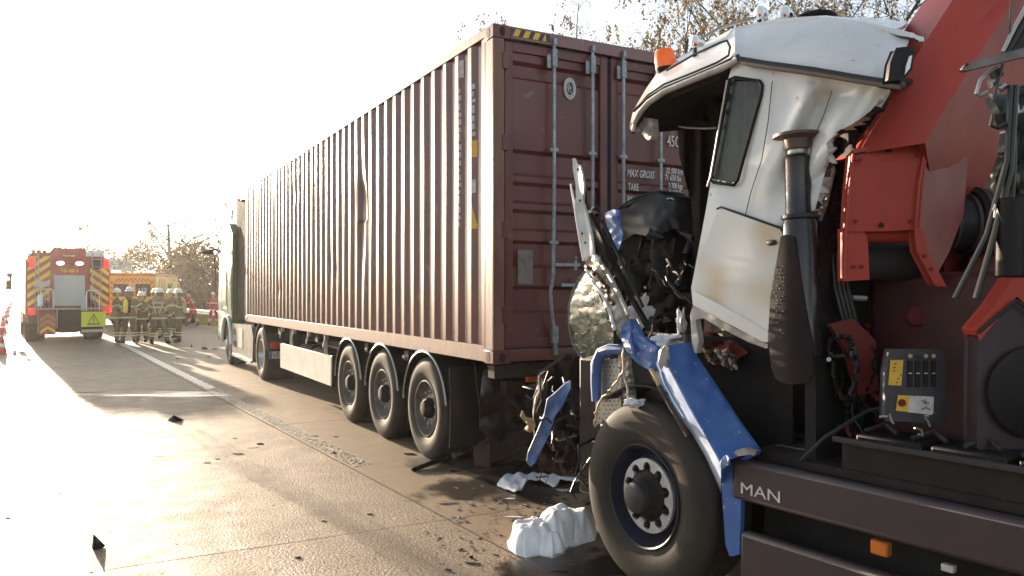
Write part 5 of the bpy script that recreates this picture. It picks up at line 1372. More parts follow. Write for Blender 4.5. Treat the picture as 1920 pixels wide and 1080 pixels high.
hb = fo('dark_tow_box', B().ext([V3(x, -.2, z) for x, z in [(-.42,.40),(-.40,1.2),(.36,1.2),(.36,.42),(.2,.36),(-.25,.36)]], (0, .4, 0)), m_dark, bev=.02)
sgn = fo('chevron_board', B().box((-.65, -.44, .66), (.48, .03, .72)), m_fred)
for k in range(3):
    zc = .38 + k * .21
    for sx in (-1, 1): fo('board_arrow', B().ext([V3(-.65, -.462, zc + .12), V3(-.65, -.462, zc + .22), V3(-.65 + sx * .215, -.462, zc + .06), V3(-.65 + sx * .215, -.462, zc - .04)][::sx], (0, .005, 0)), m_tan if k else m_fyel, sgn, flat=True)
fo('board_frame', B().tube([V3(-.93, -.46, 1.15), V3(-.93, -.46, .35)], .02, 6), m_alu); fo('board_frame', B().tube([V3(-.37, -.46, 1.15), V3(-.37, -.46, .5)], .02, 6), m_alu)
ys = fo('yellow_warning_board', B().box((.73, -.44, .80), (.76, .03, .52)), m_fyel2)
tri = [V3(.73, -.458, .98), V3(.56, -.458, .66), V3(.90, -.458, .66), V3(.73, -.458, .98)]
fo('board_triangle', B().tube(tri, .016, 5), m_decaldk, ys); fo('board_exclamation', B().box((.73, -.458, .81), (.03, .008, .12)), m_decaldk, ys); fo('board_dot', B().box((.73, -.458, .71), (.03, .008, .025)), m_decaldk, ys)
fo('board_underline', B().box((.73, -.458, .625), (.40, .006, .03)), m_decaldk, ys)
fo('tail_flap', B().box((.75, -.42, .40), (.78, .03, .10)), m_alu)
for x in (-1.12, 1.12):
    fo('rear_mudguard', B().box((x * .93, 1.0, .78), (.30, 1.3, .30)), m_dark, bev=.03)
for y in (1.9, 6.2):
    for x in (-1.22, 1.22):
        wh = thing('wheel', (x, y, .52), parent=fe); ax = V((1 if x > 0 else -1, 0, 0))
        obj('tyre', tyre_b(V((x, y, .52)), ax, .52, .29, .6 if y < 3 else .35, 24), m_rubber, wh, ang=50)
        obj('rim', B().lathe([(.29, -.02), (.27, -.06), (.1, -.1), (.001, -.1)], V((x, y, .52)), ax, 20, cap0=False), m_rimgrey, wh)
for s_ in (-1, 1):
    fo('mirror_arm', B().tube([V3(s_ * 1.2, 7.1, 2.5), V3(s_ * 1.55, 7.2, 2.45), V3(s_ * 1.6, 7.2, 1.9)], .045, 6), m_black)
    fo('mirror', B().box((s_ * 1.62, 7.2, 2.05), (.22, .10, .42)), m_dkgrey, bev=.03); fo('mirror', B().box((s_ * 1.60, 7.2, 2.45), (.20, .10, .20)), m_dkgrey, bev=.03)
fe.location = (-.42, 31.6, 0); fe.rotation_euler = (0, 0, R(5))

# ---------------------------------------------------------------- ambulance
am = thing('ambulance', (0, 0, 0), 'yellow box ambulance with orange chevrons and 112 on its rear door', 'ambulance')
m_ay = mat('ambulance_yellow', (.72,.46,.05), .4, var=(.65,.42,.05), vscale=3, coat=.3); m_ao = mat('ambulance_orange', (.62,.14,.03), .4)
def ao(name, b, m, par=None, **k): return obj(name, b, m, par or am, **k)
ao('box_body', B().ext([V3(x, 0, z) for x, z in [(-1.05,.45),(-1.05,2.55),(-.95,2.68),(.95,2.68),(1.05,2.55),(1.05,.45)]], (0, 4.0, 0)), m_ay, bev=.03)
ao('cab', B().ext([V3(-1.0, y, z) for y, z in [(4.0,.45),(4.0,2.3),(4.6,2.25),(5.3,1.45),(6.1,1.15),(6.15,.45)]], (2.0, 0, 0)), m_ay, bev=.05)
ao('roof_band', B().box((0, 2.0, 2.60), (2.13, 4.04, .13)), m_ao, bev=.01)
for s_ in (-1, 1):
    d_ = ao('rear_door', B().box((s_ * .50, -.02, 1.45), (.96, .04, 1.95)), m_ay, bev=.01)
    ao('door_window', B().box((s_ * .50, -.05, 1.85), (.70, .02, .62)), m_winglass, d_)
    for k in range(5):
        z0 = 2.20 + k * .0; x0 = s_ * (.08 + k * .19)
        q = clip_poly([(x0, 2.23), (x0 + .10, 2.23), (x0 + .10 - s_ * .22, 2.45), (x0 - s_ * .22, 2.45)], -1.03, 1.03, 2.23, 2.45)
        if len(q) > 2: ao('orange_chevron', B().ext([V3(a, -.055, c) for a, c in q], (0, .01, 0)), m_ao, d_, flat=True)
    for k in range(7):
        z0 = .5 + k * .26; q = [(s_ * .80, z0), (s_ * 1.0, z0 + .14), (s_ * 1.0, z0 + .27), (s_ * .80, z0 + .13)]
        ao('orange_chevron', B().ext([V3(a, -.055, c) for a, c in q], (0, .01, 0)), m_ao, d_, flat=True)
    ao('tail_light', B().box((s_ * 1.0, -.06, 1.0), (.10, .05, .5)), m_lampred, bev=.01)
    ao('roof_beacon', B().box((s_ * .80, .15, 2.74), (.36, .25, .13)), m_lampon if s_ < 0 else m_lampblue, bev=.03)
ao('door_divider', B().box((0, -.045, 1.5), (.05, .02, 1.9)), m_ao)
for k in range(7): ao('divider_mark', B().box((0, -.06, .7 + k * .24), (.05, .01, .1)), m_letter)
ao('lettering', text_b('112', .28, (.26, -.075, 1.75), XD, ZD, .01, 1.0, 0, .01), m_letter, flat=True)
for s_ in (-1, 1):
    ao('side_window', B().box((s_ * 1.052, 2.6, 1.95), (.02, .8, .5)), m_winglass)
    ao('side_stripe', B().box((s_ * 1.055, 2.0, 1.35), (.014, 3.8, .22)), m_ao)
    for k in range(3): ao('orange_stripe', B().ext([V3(s_ * 1.058, y, z) for y, z in [(.3 + k * .42, 1.5), (.42 + k * .42, 1.5), (.9 + k * .42, 2.45), (.78 + k * .42, 2.45)]], (s_ * .006, 0, 0)), m_ao, flat=True)
    ao('cab_window', B().ext([V3(s_ * 1.0, y, z) for y, z in [(4.2,1.45),(4.25,2.1),(4.6,2.1),(5.1,1.5)]], (s_ * .012, 0, 0)), m_winglass)
    for y in (.9, 5.1):
        wh = thing('wheel', (s_ * 1.0, y, .36), parent=am); ax = V((s_, 0, 0))
        obj('tyre', tyre_b(V((s_ * 1.0, y, .36)), ax, .36, .20, .24, 24), m_rubber, wh, ang=50)
        obj('rim', B().lathe([(.20, -.02), (.17, -.05), (.001, -.04)], V((s_ * 1.0, y, .36)), ax, 16, cap0=False), m_rimgrey, wh)
ao('bumper', B().box((0, -.12, .45), (2.0, .22, .16)), m_dkgrey, bev=.02)
am.location = (2.15, 42.9, 0); am.rotation_euler = (0, 0, R(-20))
# second emergency van, mostly hidden between the two
vn = thing('emergency_van', (0, 0, 0), 'dark windowed white emergency van between the fire engine and the ambulance', 'van')
obj('body', B().ext([V3(-.95, y, z) for y, z in [(0,.4),(0,2.1),(.15,2.35),(4.4,2.35),(5.0,1.4),(5.6,1.1),(5.6,.4)]], (1.9, 0, 0)), m_white, vn, bev=.05)
for z, h in ((1.85, .45), (1.25, .35)): obj('rear_window', B().box((0, -.012, z), (1.6, .03, h)), m_winglass, vn)
for s_ in (-1, 1):
    obj('tail_light', B().box((s_ * .88, -.02, 1.1), (.1, .05, .5)), m_lampred, vn)
    for y in (.9, 4.6): obj('wheel', tyre_b(V((s_ * .93, y, .34)), V((s_, 0, 0)), .34, .19, .22, 20), m_rubber, vn, ang=50)
obj('roof_lamp', B().box((0, .6, 2.42), (1.4, .3, .12)), m_lampblue, vn, bev=.03)
vn.location = (.95, 45.2, 0); vn.rotation_euler = (0, 0, R(3))

# ---------------------------------------------------------------- people
m_skin = mat('skin', (.50,.28,.20), .5)
m_coat = mat('olive_turnout_cloth', (.20,.155,.085), .85, var=(.14,.11,.06), vscale=12, bump=.3)
m_trs = mat('dark_turnout_trousers', (.15,.11,.065), .88, var=(.10,.075,.05), vscale=12, bump=.3)
m_boot = mat('black_boots', (.015,.014,.014), .5)
m_refl = mat('reflective_lime_band', (.46,.48,.26), .4)
m_helm = mat('pale_helmet', (.72,.72,.66), .3, coat=.5)
m_pred = mat('paramedic_red', (.62,.04,.045), .7, var=(.5,.03,.035), vscale=10)
m_preflect = mat('white_reflective_band', (.72,.72,.70), .4)
m_glove = mat('dark_work_gloves', (.03,.028,.026), .8)
m_hair = mat('brown_hair', (.06,.04,.03), .8)
def skin_mesh(verts, edges, radii, subs=1, root=0):
    me = bpy.data.meshes.new('body'); me.from_pydata([tuple(v) for v in verts], edges, [])
    o = bpy.data.objects.new('body', me); sc.collection.objects.link(o)
    sk_ = o.modifiers.new('skin', 'SKIN'); sk_.branch_smoothing = .6
    if not me.skin_vertices: me.skin_vertices.new() if hasattr(me.skin_vertices, 'new') else None
    for i, r_ in enumerate(radii): me.skin_vertices[0].data[i].radius = r_ if isinstance(r_, tuple) else (r_, r_)
    me.skin_vertices[0].data[root].use_root = True
    sb = o.modifiers.new('sub', 'SUBSURF'); sb.levels = subs; sb.render_levels = subs
    dg = bpy.context.evaluated_depsgraph_get(); ev = o.evaluated_get(dg); m2 = bpy.data.meshes.new_from_object(ev)
    bpy.data.objects.remove(o); bpy.data.meshes.remove(me)
    return m2
def hand_b(p, d, side):
    """palm and five bent fingers; p wrist, d down the forearm"""
    b = B(); d = V(d).normalized(); sd = V((0, 1, 0)); sd = (sd - d * sd.dot(d)).normalized(); nn = d.cross(sd) * side
    b.tube([p - d * .01, p + d * .04, p + d * .09], [.026, .040, .036], 8, flat=.5)
    for k, (o_, L_) in enumerate(((-.030, .065), (-.010, .078), (.010, .072), (.030, .055))):
        q = p + d * .085 + sd * o_
        b.tube([q, q + d * L_ * .5 + nn * .008, q + d * L_ * .8 + nn * .03], [.010, .009, .007], 6)
    q = p + d * .03 - sd * .035
    b.tube([q, q + d * .03 - sd * .02, q + d * .062 - sd * .018 + nn * .015], [.012, .011, .008], 6)
    return b
def person(label, cat, loc, rz, kind='fire', arms=((.25, .1, .2), (.25, .1, .2)), legs=(.12, .12), lean=0.0, h=1.80, group=None, crouch=0.0, stride=0.0, headturn=0.0, bottle=False, vband=False):
    """built facing -y (towards its front); arms = (out, forward, elbow bend forward) per side"""
    root = thing('person', (0, 0, 0), label, cat, group)
    k = h / 1.80; cr = crouch
    P, E, Rr = [], [], []
    def av(p, r_): P.append(V(p) * k); Rr.append((r_[0] * k, r_[1] * k) if isinstance(r_, tuple) else r_ * k); return len(P) - 1
    ly = -lean
    hipz = .93 - cr
    hip = av((0, 0, hipz), (.155, .115)); w1 = av((0, ly * .15, hipz + .17), (.150, .112)); ch = av((0, ly * .45, hipz + .40), (.185, .125)); nk = av((0, ly * .62, hipz + .54), (.075, .07)); n2 = av((0, ly * .70, hipz + .60), (.058, .058))
    hd = av((0, ly * .80 - .015, hipz + .68), (.080, .092)); h2 = av((0, ly * .85 - .01, hipz + .78), (.072, .088))
    E += [(hip, w1), (w1, ch), (ch, nk), (nk, n2), (n2, hd), (hd, h2)]
    feet = []; hands = []; wr = []; ank = []
    for s_, sp, stp in ((-1, legs[0], stride), (1, legs[1], -stride)):
        a = av((s_ * .09, 0, hipz - .07), (.105, .105)); kn = av((s_ * (.09 + sp * .5), -stp * .5 - cr * .55, .50 - cr * .35), .078); an = av((s_ * (.09 + sp), -stp, .13), .056)
        hl = av((s_ * (.09 + sp), .03 - stp, .06), .052); to = av((s_ * (.10 + sp * 1.1), -.17 - stp, .042), (.050, .036))
        E += [(hip, a), (a, kn), (kn, an), (an, hl), (hl, to)]; ank.append((P[kn] / k, P[an] / k))
    for s_, (out, fw, eb) in ((-1, arms[0]), (1, arms[1])):
        sh = av((s_ * .20, ly * .48, hipz + .46), .078)
        el = V((s_ * (.21 + math.sin(out) * .28), ly * .48 - math.sin(fw) * .28, hipz + .46 - math.cos(out) * math.cos(fw) * .28))
        f2 = fw + eb
        wrp = el + V((s_ * math.sin(out * .3) * .25, -math.sin(f2) * .25, -math.cos(f2) * .25))
        e_ = av(el, .060); w_ = av(wrp, .040); E += [(ch, sh), (sh, e_), (e_, w_)]; hands.append((wrp, (wrp - el).normalized(), s_)); wr.append((el, wrp))
    fire = kind == 'fire'
    if fire:
        lim = {i for i in range(len(P)) if P[i].z < (hipz + .5) * k}
        Rr = [((r_[0] * 1.18, r_[1] * 1.25) if isinstance(r_, tuple) else r_ * 1.28) if i in lim and i > 0 else r_ for i, r_ in enumerate(Rr)]
    me = skin_mesh(P, E, Rr)
    wf = 1.22 if fire else 1.0
    ms = [m_coat if fire else m_pred, m_trs if fire else m_pred, m_boot, m_skin]
    for m_ in ms: me.materials.append(m_)
    for p in me.polygons:
        z = p.center.z / k
        p.material_index = 2 if z < .12 else (1 if z < hipz - .12 and abs(p.center.x) < .3 * k else (3 if z > hipz + .575 and abs(p.center.x) < .15 * k else 0))
        p.use_smooth = True
    body = bpy.data.objects.new('body', me); sc.collection.objects.link(body); body.parent = root
    def ell(c, rx, ry, hgt, name, m, thick=.01, par=body, tilt=None):
        obj(name, B().lathe([(1, -hgt / 2), (1.0, hgt / 2), (.93, hgt / 2), (.93, -hgt / 2)], (0, 0, 0), (0, 0, 1), 20, closed=True), m, par, local=True)
        o_ = bpy.context.scene.collection.objects[-1]; return o_
    def band(c, rx, ry, hgt, m, name='reflective_band'):
        vs = []; n = 20
        for r_, z in ((1, -hgt / 2), (1, hgt / 2)):
            for j in range(n): th = 2 * math.pi * j / n; vs.append(V(c) * k + V((math.cos(th) * rx * wf * k, math.sin(th) * ry * wf * k, z * k)))
        b = B().add(vs, [[j, (j + 1) % n, n + (j + 1) % n, n + j] for j in range(n)])
        return obj(name, b, m, root, local=True)
    mb = m_refl if fire else m_preflect
    # coat skirt closes over the trousers
    vs = []; n = 20
    for z, rx, ry in ((hipz + .10, .165, .135), (hipz - .02, .185, .155), (hipz - .13, .195, .165), (hipz - .135, .17, .14)):
        for j in range(n): th = 2 * math.pi * j / n; vs.append(V((math.cos(th) * rx * wf, math.sin(th) * ry * wf + ly * .1, z)) * k)
    obj('coat_skirt', B().add(vs, [[q * n + j, q * n + (j + 1) % n, (q + 1) * n + (j + 1) % n, (q + 1) * n + j] for q in range(3) for j in range(n)]), ms[0], root, local=True)
    band((0, ly * .1, hipz - .09), .197, .168, .05, mb); band((0, ly * .35, hipz + .26), .200, .150, .045, mb)
    for (kn, an) in ank:
        c = an + (kn - an) * .35; band(c, .082, .082, .04, mb); c = an + (kn - an) * .58; band(c, .088, .088, .04, mb)
    for (el, wp) in wr:
        obj('reflective_band', B().tube([(el + (wp - el) * .55) * k, (el + (wp - el) * .72) * k], .062 * wf * k, 10, caps=False), mb, root, local=True)
        d_ = el - V((0, 0, 0)); 
    for s2 in (-1, 1):
        el = wr[0][0] if s2 < 0 else wr[1][0]; sh = V((s2 * .20, ly * .48, hipz + .46))
        obj('reflective_band', B().tube([(sh + (el - sh) * .55) * k, (sh + (el - sh) * .70) * k], .080 * wf * k, 10, caps=False), mb, root, local=True)
    for (wp, d_, s_) in hands: obj('hand', hand_b(wp * k, d_, s_), m_glove if fire else m_skin, root, local=True)
    hc = V((0, ly * .82 - .01, hipz + .745)) * k
    # face
    for s_ in (-1, 1): obj('eye', B().ball(hc + V((s_ * .030, -.088, -.015)) * k, .010 * k, 6, 4), m_decaldk, root, local=True); obj('ear', B().ball(hc + V((s_ * .083, .0, -.03)) * k, .022 * k, 8, 6, sq=(.4, .8, 1.3)), m_skin, root, local=True)
    obj('nose', B().ball(hc + V((0, -.098, -.04)) * k, .016 * k, 8, 6, sq=(.8, 1, 1.4)), m_skin, root, local=True); obj('mouth', B().box(hc + V((0, -.088, -.078)) * k, (.04 * k, .008, .008)), m_redd, root, local=True)
    if fire:
        b = B().lathe([(.155, -.01), (.150, .0), (.128, .02), (.124, .06), (.100, .105), (.055, .130), (.001, .137)], hc + V((0, .005, .015)) * k, (0, 0, 1), 20)
        hl_ = obj('helmet', b, m_helm, root, local=True)
        obj('helmet_crest', B().ext([hc + V((-.012, y, z)) * k for y, z in [(-.12,.06),(-.08,.125),(0,.165),(.08,.135),(.13,.06)]], (.024, 0, 0)), m_helm, hl_, local=True)
        obj('helmet_band', B().lathe([(.129, .03), (.127, .052)], hc + V((0, .005, .015)) * k, (0, 0, 1), 20), m_refl, hl_, local=True)
        obj('neck_guard', B().grid(lambda u, v: hc + V((math.cos(math.pi * u) * (.11 + .02 * v), math.sin(math.pi * u) * (.11 + .03 * v), .02 - .16 * v)) * k, 10, 3), m_coat, root, local=True)
    else:
        obj('hair', B().lathe([(.092, -.03), (.100, .02), (.085, .07), (.05, .095), (.001, .102)], hc + V((0, .012, 0)) * k, (0, 0, 1), 16), m_hair if 'helmet' not in label else m_helm, root, local=True)
    if vband:
        for s_ in (-1, 1): obj('back_strap', B().tube([V((s_ * .17, .10 + ly * .45, hipz + .46)) * k, V((s_ * .13, .14 + ly * .35, hipz + .30)) * k, V((s_ * .05, .15 + ly * .2, hipz + .08)) * k, V((s_ * .04, .16, hipz - .07)) * k], .018 * k, 6), mb, root, local=True)
        obj('back_yoke_band', B().tube([V((-.17, .125 + ly * .45, hipz + .40)) * k, V((0, .145 + ly * .45, hipz + .41)) * k, V((.17, .125 + ly * .45, hipz + .40)) * k], .022 * k, 6), mb, root, local=True)
    if bottle:
        obj('air_bottle', B().tube([V((0, .21, hipz + .06)) * k, V((0, .22, hipz + .12)) * k, V((0, .22, hipz + .42)) * k, V((0, .21, hipz + .50)) * k], [.04 * k, .075 * k, .075 * k, .03 * k], 12), m_fyel, root, local=True)
        obj('harness', B().box(V((0, .15, hipz + .28)) * k, (.24 * k, .04 * k, .42 * k)), m_black, root, local=True)
    root.location = loc; root.rotation_euler = (0, 0, rz)
    return root
gF = 'firefighters standing together behind the fire engine'
def G(px, py): p = PG(px, py); return (p.x, p.y, 0)
person('firefighter at the left end of the group, turned to the right with arms folded', 'firefighter', G(219, 643), R(70), arms=((.2,.3,1.6),(.2,.3,1.6)), legs=(.05,.05), stride=.05, h=1.86, group=gF)
person('firefighter leaning in, second from the left, pale helmet higher than the first', 'firefighter', G(242, 644), R(150), arms=((.5,.2,.9),(.3,.3,1.2)), legs=(.10,.12), lean=.06, h=1.90, group=gF, bottle=True)
person('shorter firefighter facing the camera in the gap in the middle of the group', 'firefighter', G(266, 641), R(-30), arms=((.3,.1,1.3),(.3,.1,1.2)), legs=(.06,.06), h=1.74, group=gF)
person('broad firefighter seen from behind with lime V straps on his back', 'firefighter', G(299, 645), R(182 - 28), arms=((.4,.1,.6),(.4,.1,.7)), legs=(.16,.16), h=1.86, group=gF, vband=True)
person('firefighter half hidden behind the broad one with the V straps', 'firefighter', G(292, 634), R(-40), arms=((.2,.2,1.3),(.2,.2,1.3)), h=1.88, group=gF)
person('firefighter hidden up to the helmet between the two on the right', 'firefighter', G(321, 634), R(-60), arms=((.2,.3,1.4),(.2,.3,1.4)), h=1.86, group=gF)
person('firefighter at the right end of the group turned to the left', 'firefighter', G(335, 642), R(-110), arms=((.25,.5,1.1),(.25,.2,1.0)), legs=(.06,.10), stride=.06, h=1.85, group=gF)
gP = 'paramedics in red by the crash barrier'
person('paramedic in red bending beside the ambulance with white bands on the jacket', 'paramedic', G(362, 611), R(-60), 'para', arms=((.4,.9,.6),(.3,.8,.7)), lean=.34, legs=(.08,.1), stride=.16, h=1.84, group=gP)
person('paramedic in red standing with a white helmet near the container front', 'paramedic', G(400, 611), R(160), 'para', arms=((.2,.2,1.2),(.2,.2,1.2)), h=1.80, group=gP)
cs = thing('equipment_case', G(352, 607), 'dark equipment case on the road beside the bending paramedic', 'case')
b0 = PG(352, 607)
obj('case_body', B().box(b0 + V((0, 0, .16)), (.7, .4, .3), Matrix.Rotation(.3, 3, 'Z')), m_black, cs, bev=.03)
obj('case_lid', B().box(b0 + V((.05, .28, .42)), (.7, .06, .36), Matrix.Rotation(.3, 3, 'Z')), m_dkgrey, cs, bev=.01)
obj('case_handle', B().tube([b0 + V((-.1, -.24, .25)), b0 + V((-.1, -.29, .28)), b0 + V((.1, -.23, .28)), b0 + V((.1, -.18, .25))], .015, 6), m_dkgrey, cs)
# ---------------------------------------------------------------- trees and verge
m_bark = mat('bark', (.055,.042,.034), .9, var=(.10,.085,.075), vscale=6, bump=.4)
m_twig = mat('bare_twigs', (.075,.055,.042), .9)
def leafmat(name, a, b_):
    m = bpy.data.materials.new(name); m.use_nodes = True; nt = m.node_tree; N = nt.nodes; L = nt.links; p = N["Principled BSDF"]
    oi = N.new('ShaderNodeNewGeometry'); r_ = N.new('ShaderNodeMix'); r_.data_type = 'RGBA'
    r_.inputs[6].default_value = (*a, 1); r_.inputs[7].default_value = (*b_, 1); L.new(oi.outputs['Random Per Island'], r_.inputs[0]); L.new(r_.outputs[2], p.inputs['Base Color'])
    p.inputs['Roughness'].default_value = .6; p.inputs['Specular IOR Level'].default_value = .3
    tr_ = N.new('ShaderNodeBsdfTranslucent'); L.new(r_.outputs[2], tr_.inputs[0]); ms = N.new('ShaderNodeMixShader'); ms.inputs[0].default_value = .45
    L.new(p.outputs[0], ms.inputs[1]); L.new(tr_.outputs[0], ms.inputs[2]); L.new(ms.outputs[0], N['Material Output'].inputs[0]); return m
m_leafy = leafmat('autumn_yellow_leaves', (.24,.17,.075), (.15,.11,.06))
m_leafb = leafmat('brown_autumn_leaves', (.16,.115,.075), (.11,.09,.06))
m_leafg = leafmat('olive_leaves', (.095,.10,.035), (.14,.10,.04))
def tree(loc, h, label, cat, leaf, nleaf, spread=.28, droop=.0, seed=1, group=None, lsize=.05, lean=0.0, levels=4, clump=.35, trunk_r=None, base_frac=.25, nm='deciduous_tree', hk=.66):
    rg = random.Random(seed); t = thing(nm, loc, label, cat, group)
    tb_, bb_, lb_ = B(), B(), B(); tips = []
    tr0 = trunk_r or h * .014
    def grow(p, d, ln, r_, lv):
        n = 5 if lv < 2 else 4; pth = [p]; dd = d.copy()
        for i in range(n):
            dd = (dd + V((rg.gauss(0, .13), rg.gauss(0, .13), rg.gauss(.02, .07) - (droop * .35 if lv >= 3 else 0)))).normalized()
            pth.append(pth[-1] + dd * ln / n)
        rs = [r_ * (1 - .62 * i / n) for i in range(n + 1)]
        (tb_ if lv == 0 else bb_).tube(pth, rs, 7 if lv == 0 else (5 if lv < 3 else 3), caps=lv == 0)
        if lv >= 2: tips.extend(pth[1:])
        if lv >= levels: return
        k = (9, 6, 4, 4)[min(lv, 3)]
        for i in range(k):
            f = (base_frac if lv == 0 else .25) + (1 - (base_frac if lv == 0 else .25)) * (i + rg.random()) / k
            q = f * n; j = min(int(q), n - 1); s_ = pth[j] + (pth[j + 1] - pth[j]) * (q - j)
            az = rg.uniform(0, 2 * math.pi); up = rg.uniform(.35, 1.0)
            nd = V((math.cos(az), math.sin(az), up)).normalized() if lv == 0 else (dd * .7 + V((rg.gauss(0, .6), rg.gauss(0, .6), rg.gauss(.1, .4)))).normalized()
            grow(s_, nd, ln * rg.uniform(.42, .62) * (spread / .28 if lv == 0 else 1) * (1.15 - .5 * f if lv == 0 else 1), max(.006, rs[j] * rg.uniform(.42, .6)), lv + 1)
    p0 = V((0, 0, -.1)); grow(p0, V((lean, 0, 1)).normalized(), h * hk, tr0, 0)
    off = V(loc)
    # leaves hang in loose clumps along the outer twigs
    if nleaf:
        cl = [rg.choice(tips) for _ in range(max(20, nleaf // 14))]
        for c in cl:
            strand = droop > .4 and rg.random() < .75
            L0 = rg.uniform(.5, 1.3) * droop; sx, sy = rg.gauss(0, .10), rg.gauss(0, .10)
            for kk in range(14):
                if strand: q = c + V((sx * kk / 14 + rg.gauss(0, .035), sy * kk / 14 + rg.gauss(0, .035), -L0 * kk / 14))
                else: q = c + V((rg.gauss(0, clump * .5), rg.gauss(0, clump * .5), rg.gauss(-clump * droop, clump * (.5 + droop * .8))))
                a = V((rg.gauss(0, .45 if strand else 1), rg.gauss(0, .45 if strand else 1), rg.gauss(-1.0 if strand else -.4 - droop, .4 if strand else .8))).normalized(); u = a.orthogonal().normalized(); u = Matrix.Rotation(rg.uniform(0, 6.28), 3, a) @ u
                s_ = lsize * rg.uniform(.5, 1.2) * (1.15 if strand else 1.1)
                lb_.add([q, q + u * s_ * .36 + a * s_ * .5, q + a * s_ * 1.1, q - u * s_ * .36 + a * s_ * .5], [(0, 1, 2, 3)])
    obj('trunk', tb_, m_bark, t, local=True); obj('branches', bb_, m_twig, t, local=True, flat=True, kind='stuff')
    if nleaf: obj('crown', lb_, leaf, t, local=True, flat=True, kind='stuff')
    return t
def TX(px, d): p = PD(px, 550, d); return (p.x, p.y, -.06)
gR = 'birches and scrub trees on the embankment behind the container'
rightt = [
 # px, depth, height, leaves, leafmat, droop, label
 (1010, 36, 15.6, 1700, m_leafb, .8, 'thin drooping tree directly above the container corner with the hazard stripes'),
 (1075, 38, 15.4, 700, m_leafb, .9, 'sparse hanging twigs in the gap left of the container door centre'),
 (1200, 33, 15.0, 2200, m_leafb, .5, 'nearly bare forked tree above the right half of the container doors'),
 (1262, 30, 13.2, 4200, m_leafy, .6, 'yellow-brown leafed birch behind the orange beacon'),
 (1330, 33, 15.4, 5600, m_leafy, .7, 'full autumn birch above the torn roof front'),
 (1405, 35, 16.0, 6200, m_leafy, .8, 'leafy weeping birch just left of the roof lamps'),
 (1490, 32, 15.6, 5600, m_leafy, .9, 'weeping birch above the dark roof hatch'),
 (1575, 34, 16.2, 5200, m_leafb, .9, 'brown weeping birch behind the rear half of the cab roof'),
 (1650, 36, 16.4, 1800, m_leafb, .7, 'thinly leafed birch between the cab roof and the crane boom'),
 (1735, 31, 14.5, 150, m_leafb, .2, 'bare dark tree next to the red crane boom'),
]
for i, (px, d, h, nl, lm, dr, lab) in enumerate(rightt):
    tree(TX(px, d), h, lab, 'tree', lm, nl, spread=.17 if px < 1100 else .25, droop=dr, seed=100 + i, group=gR, lsize=.115, clump=.42, lean=random.uniform(-.05, .05), nm='birch_tree', hk=.88, trunk_r=h * .009)
# left background
tree(TX(312, 62), 7.6, 'large bare forked tree above the ambulance roof', 'tree', m_leafb, 300, spread=.42, seed=41, lsize=.10, trunk_r=.26, base_frac=.30, hk=.95)
tree(TX(270, 66), 6.2, 'thin bare sapling left of the forked tree', 'tree', m_leafb, 0, spread=.12, seed=42, trunk_r=.07, levels=2, hk=1.0)
tree(TX(345, 60), 6.4, 'brown leafed tree right of the forked bare tree', 'tree', m_leafb, 1500, spread=.40, seed=43, lsize=.17, clump=.7, hk=.82)
tree(TX(385, 58), 5.0, 'dense brown bush tree close to the white and green lorry cab', 'tree', m_leafb, 5200, spread=.46, seed=44, lsize=.17, clump=.8, base_frac=.05)
tree(TX(412, 52), 5.6, 'olive brown bush tree half behind the lorry mirror', 'tree', m_leafg, 2200, spread=.46, seed=45, lsize=.15, clump=.7, base_frac=.05)
tree(TX(358, 64), 5.0, 'low reddish scrub below the bare forked tree', 'tree', m_leafb, 6000, spread=.55, seed=46, lsize=.18, clump=.9, base_frac=.05)
tree(TX(440, 40), 9.2, 'slender tree whose twigs show over the dark roof fairing', 'tree', m_leafb, 200, spread=.22, seed=47, lsize=.09, droop=.3)
tree(TX(222, 85), 7.6, 'golden autumn tree above the gap between fire engine and ambulance', 'tree', m_leafy, 4200, spread=.45, seed=48, lsize=.24, clump=.9, base_frac=.1, hk=.82)
tree(TX(258, 88), 6.8, 'golden brown tree right of the white sign board', 'tree', m_leafy, 2600, spread=.5, seed=49, lsize=.24, clump=1.0, base_frac=.08, hk=.75)
tree(TX(186, 95), 6.9, 'pale orange tree showing over the fire engine roof', 'tree', m_leafy, 3000, spread=.5, seed=50, lsize=.26, clump=1.0, base_frac=.1)
# low scrub belt along the right verge: one mass
def belt(name, x_of, y0, y1, hfun, n, lm, lab, seed, depth=3.0, ls=.16):
    rg = random.Random(seed); b = B()
    for _ in range(n):
        y = rg.uniform(y0, y1); x = x_of(y) + rg.uniform(0, depth); h = hfun(y) * (.55 + .45 * noise.noise(V((x * .5, y * .35, seed)))) ; z = max(.05, h) * rg.random() ** .7
        q = V((x, y, z)); a = V((rg.gauss(0, 1), rg.gauss(0, 1), rg.gauss(.3, .8))).normalized(); u = a.orthogonal().normalized(); u = Matrix.Rotation(rg.uniform(0, 6.28), 3, a) @ u; s_ = ls * rg.uniform(.6, 1.5)
        b.add([q, q + u * s_ * .4 + a * s_ * .5, q + a * s_ * 1.1, q - u * s_ * .4 + a * s_ * .5], [(0, 1, 2, 3)])
    o_ = obj(name, b, lm, kind='stuff', flat=True, label=lab)
belt('scrub', lambda y: bX(y) + 8.5, 4, 60, lambda y: 3.6, 26000, m_leafb, 'brown roadside scrub along the right verge', 5, 3.0)
belt('scrub', lambda y: bX(y) + 10, 60, 120, lambda y: 4.5, 14000, m_leafb, 'brown scrub far along the right verge', 6, 5.0, .25)
m_hedge = leafmat('far_pale_hedge', (.14,.12,.07), (.10,.10,.06))
belt('far_hedge', lambda y: -60 + (y - 150) * .0, 150, 420, lambda y: 5.5, 16000, m_hedge, 'pale far hedge on the left horizon', 7, 6.0, .9)
m_grassb = leafmat('verge_blades', (.22,.24,.07), (.30,.26,.10))
rg = random.Random(12); b = B()
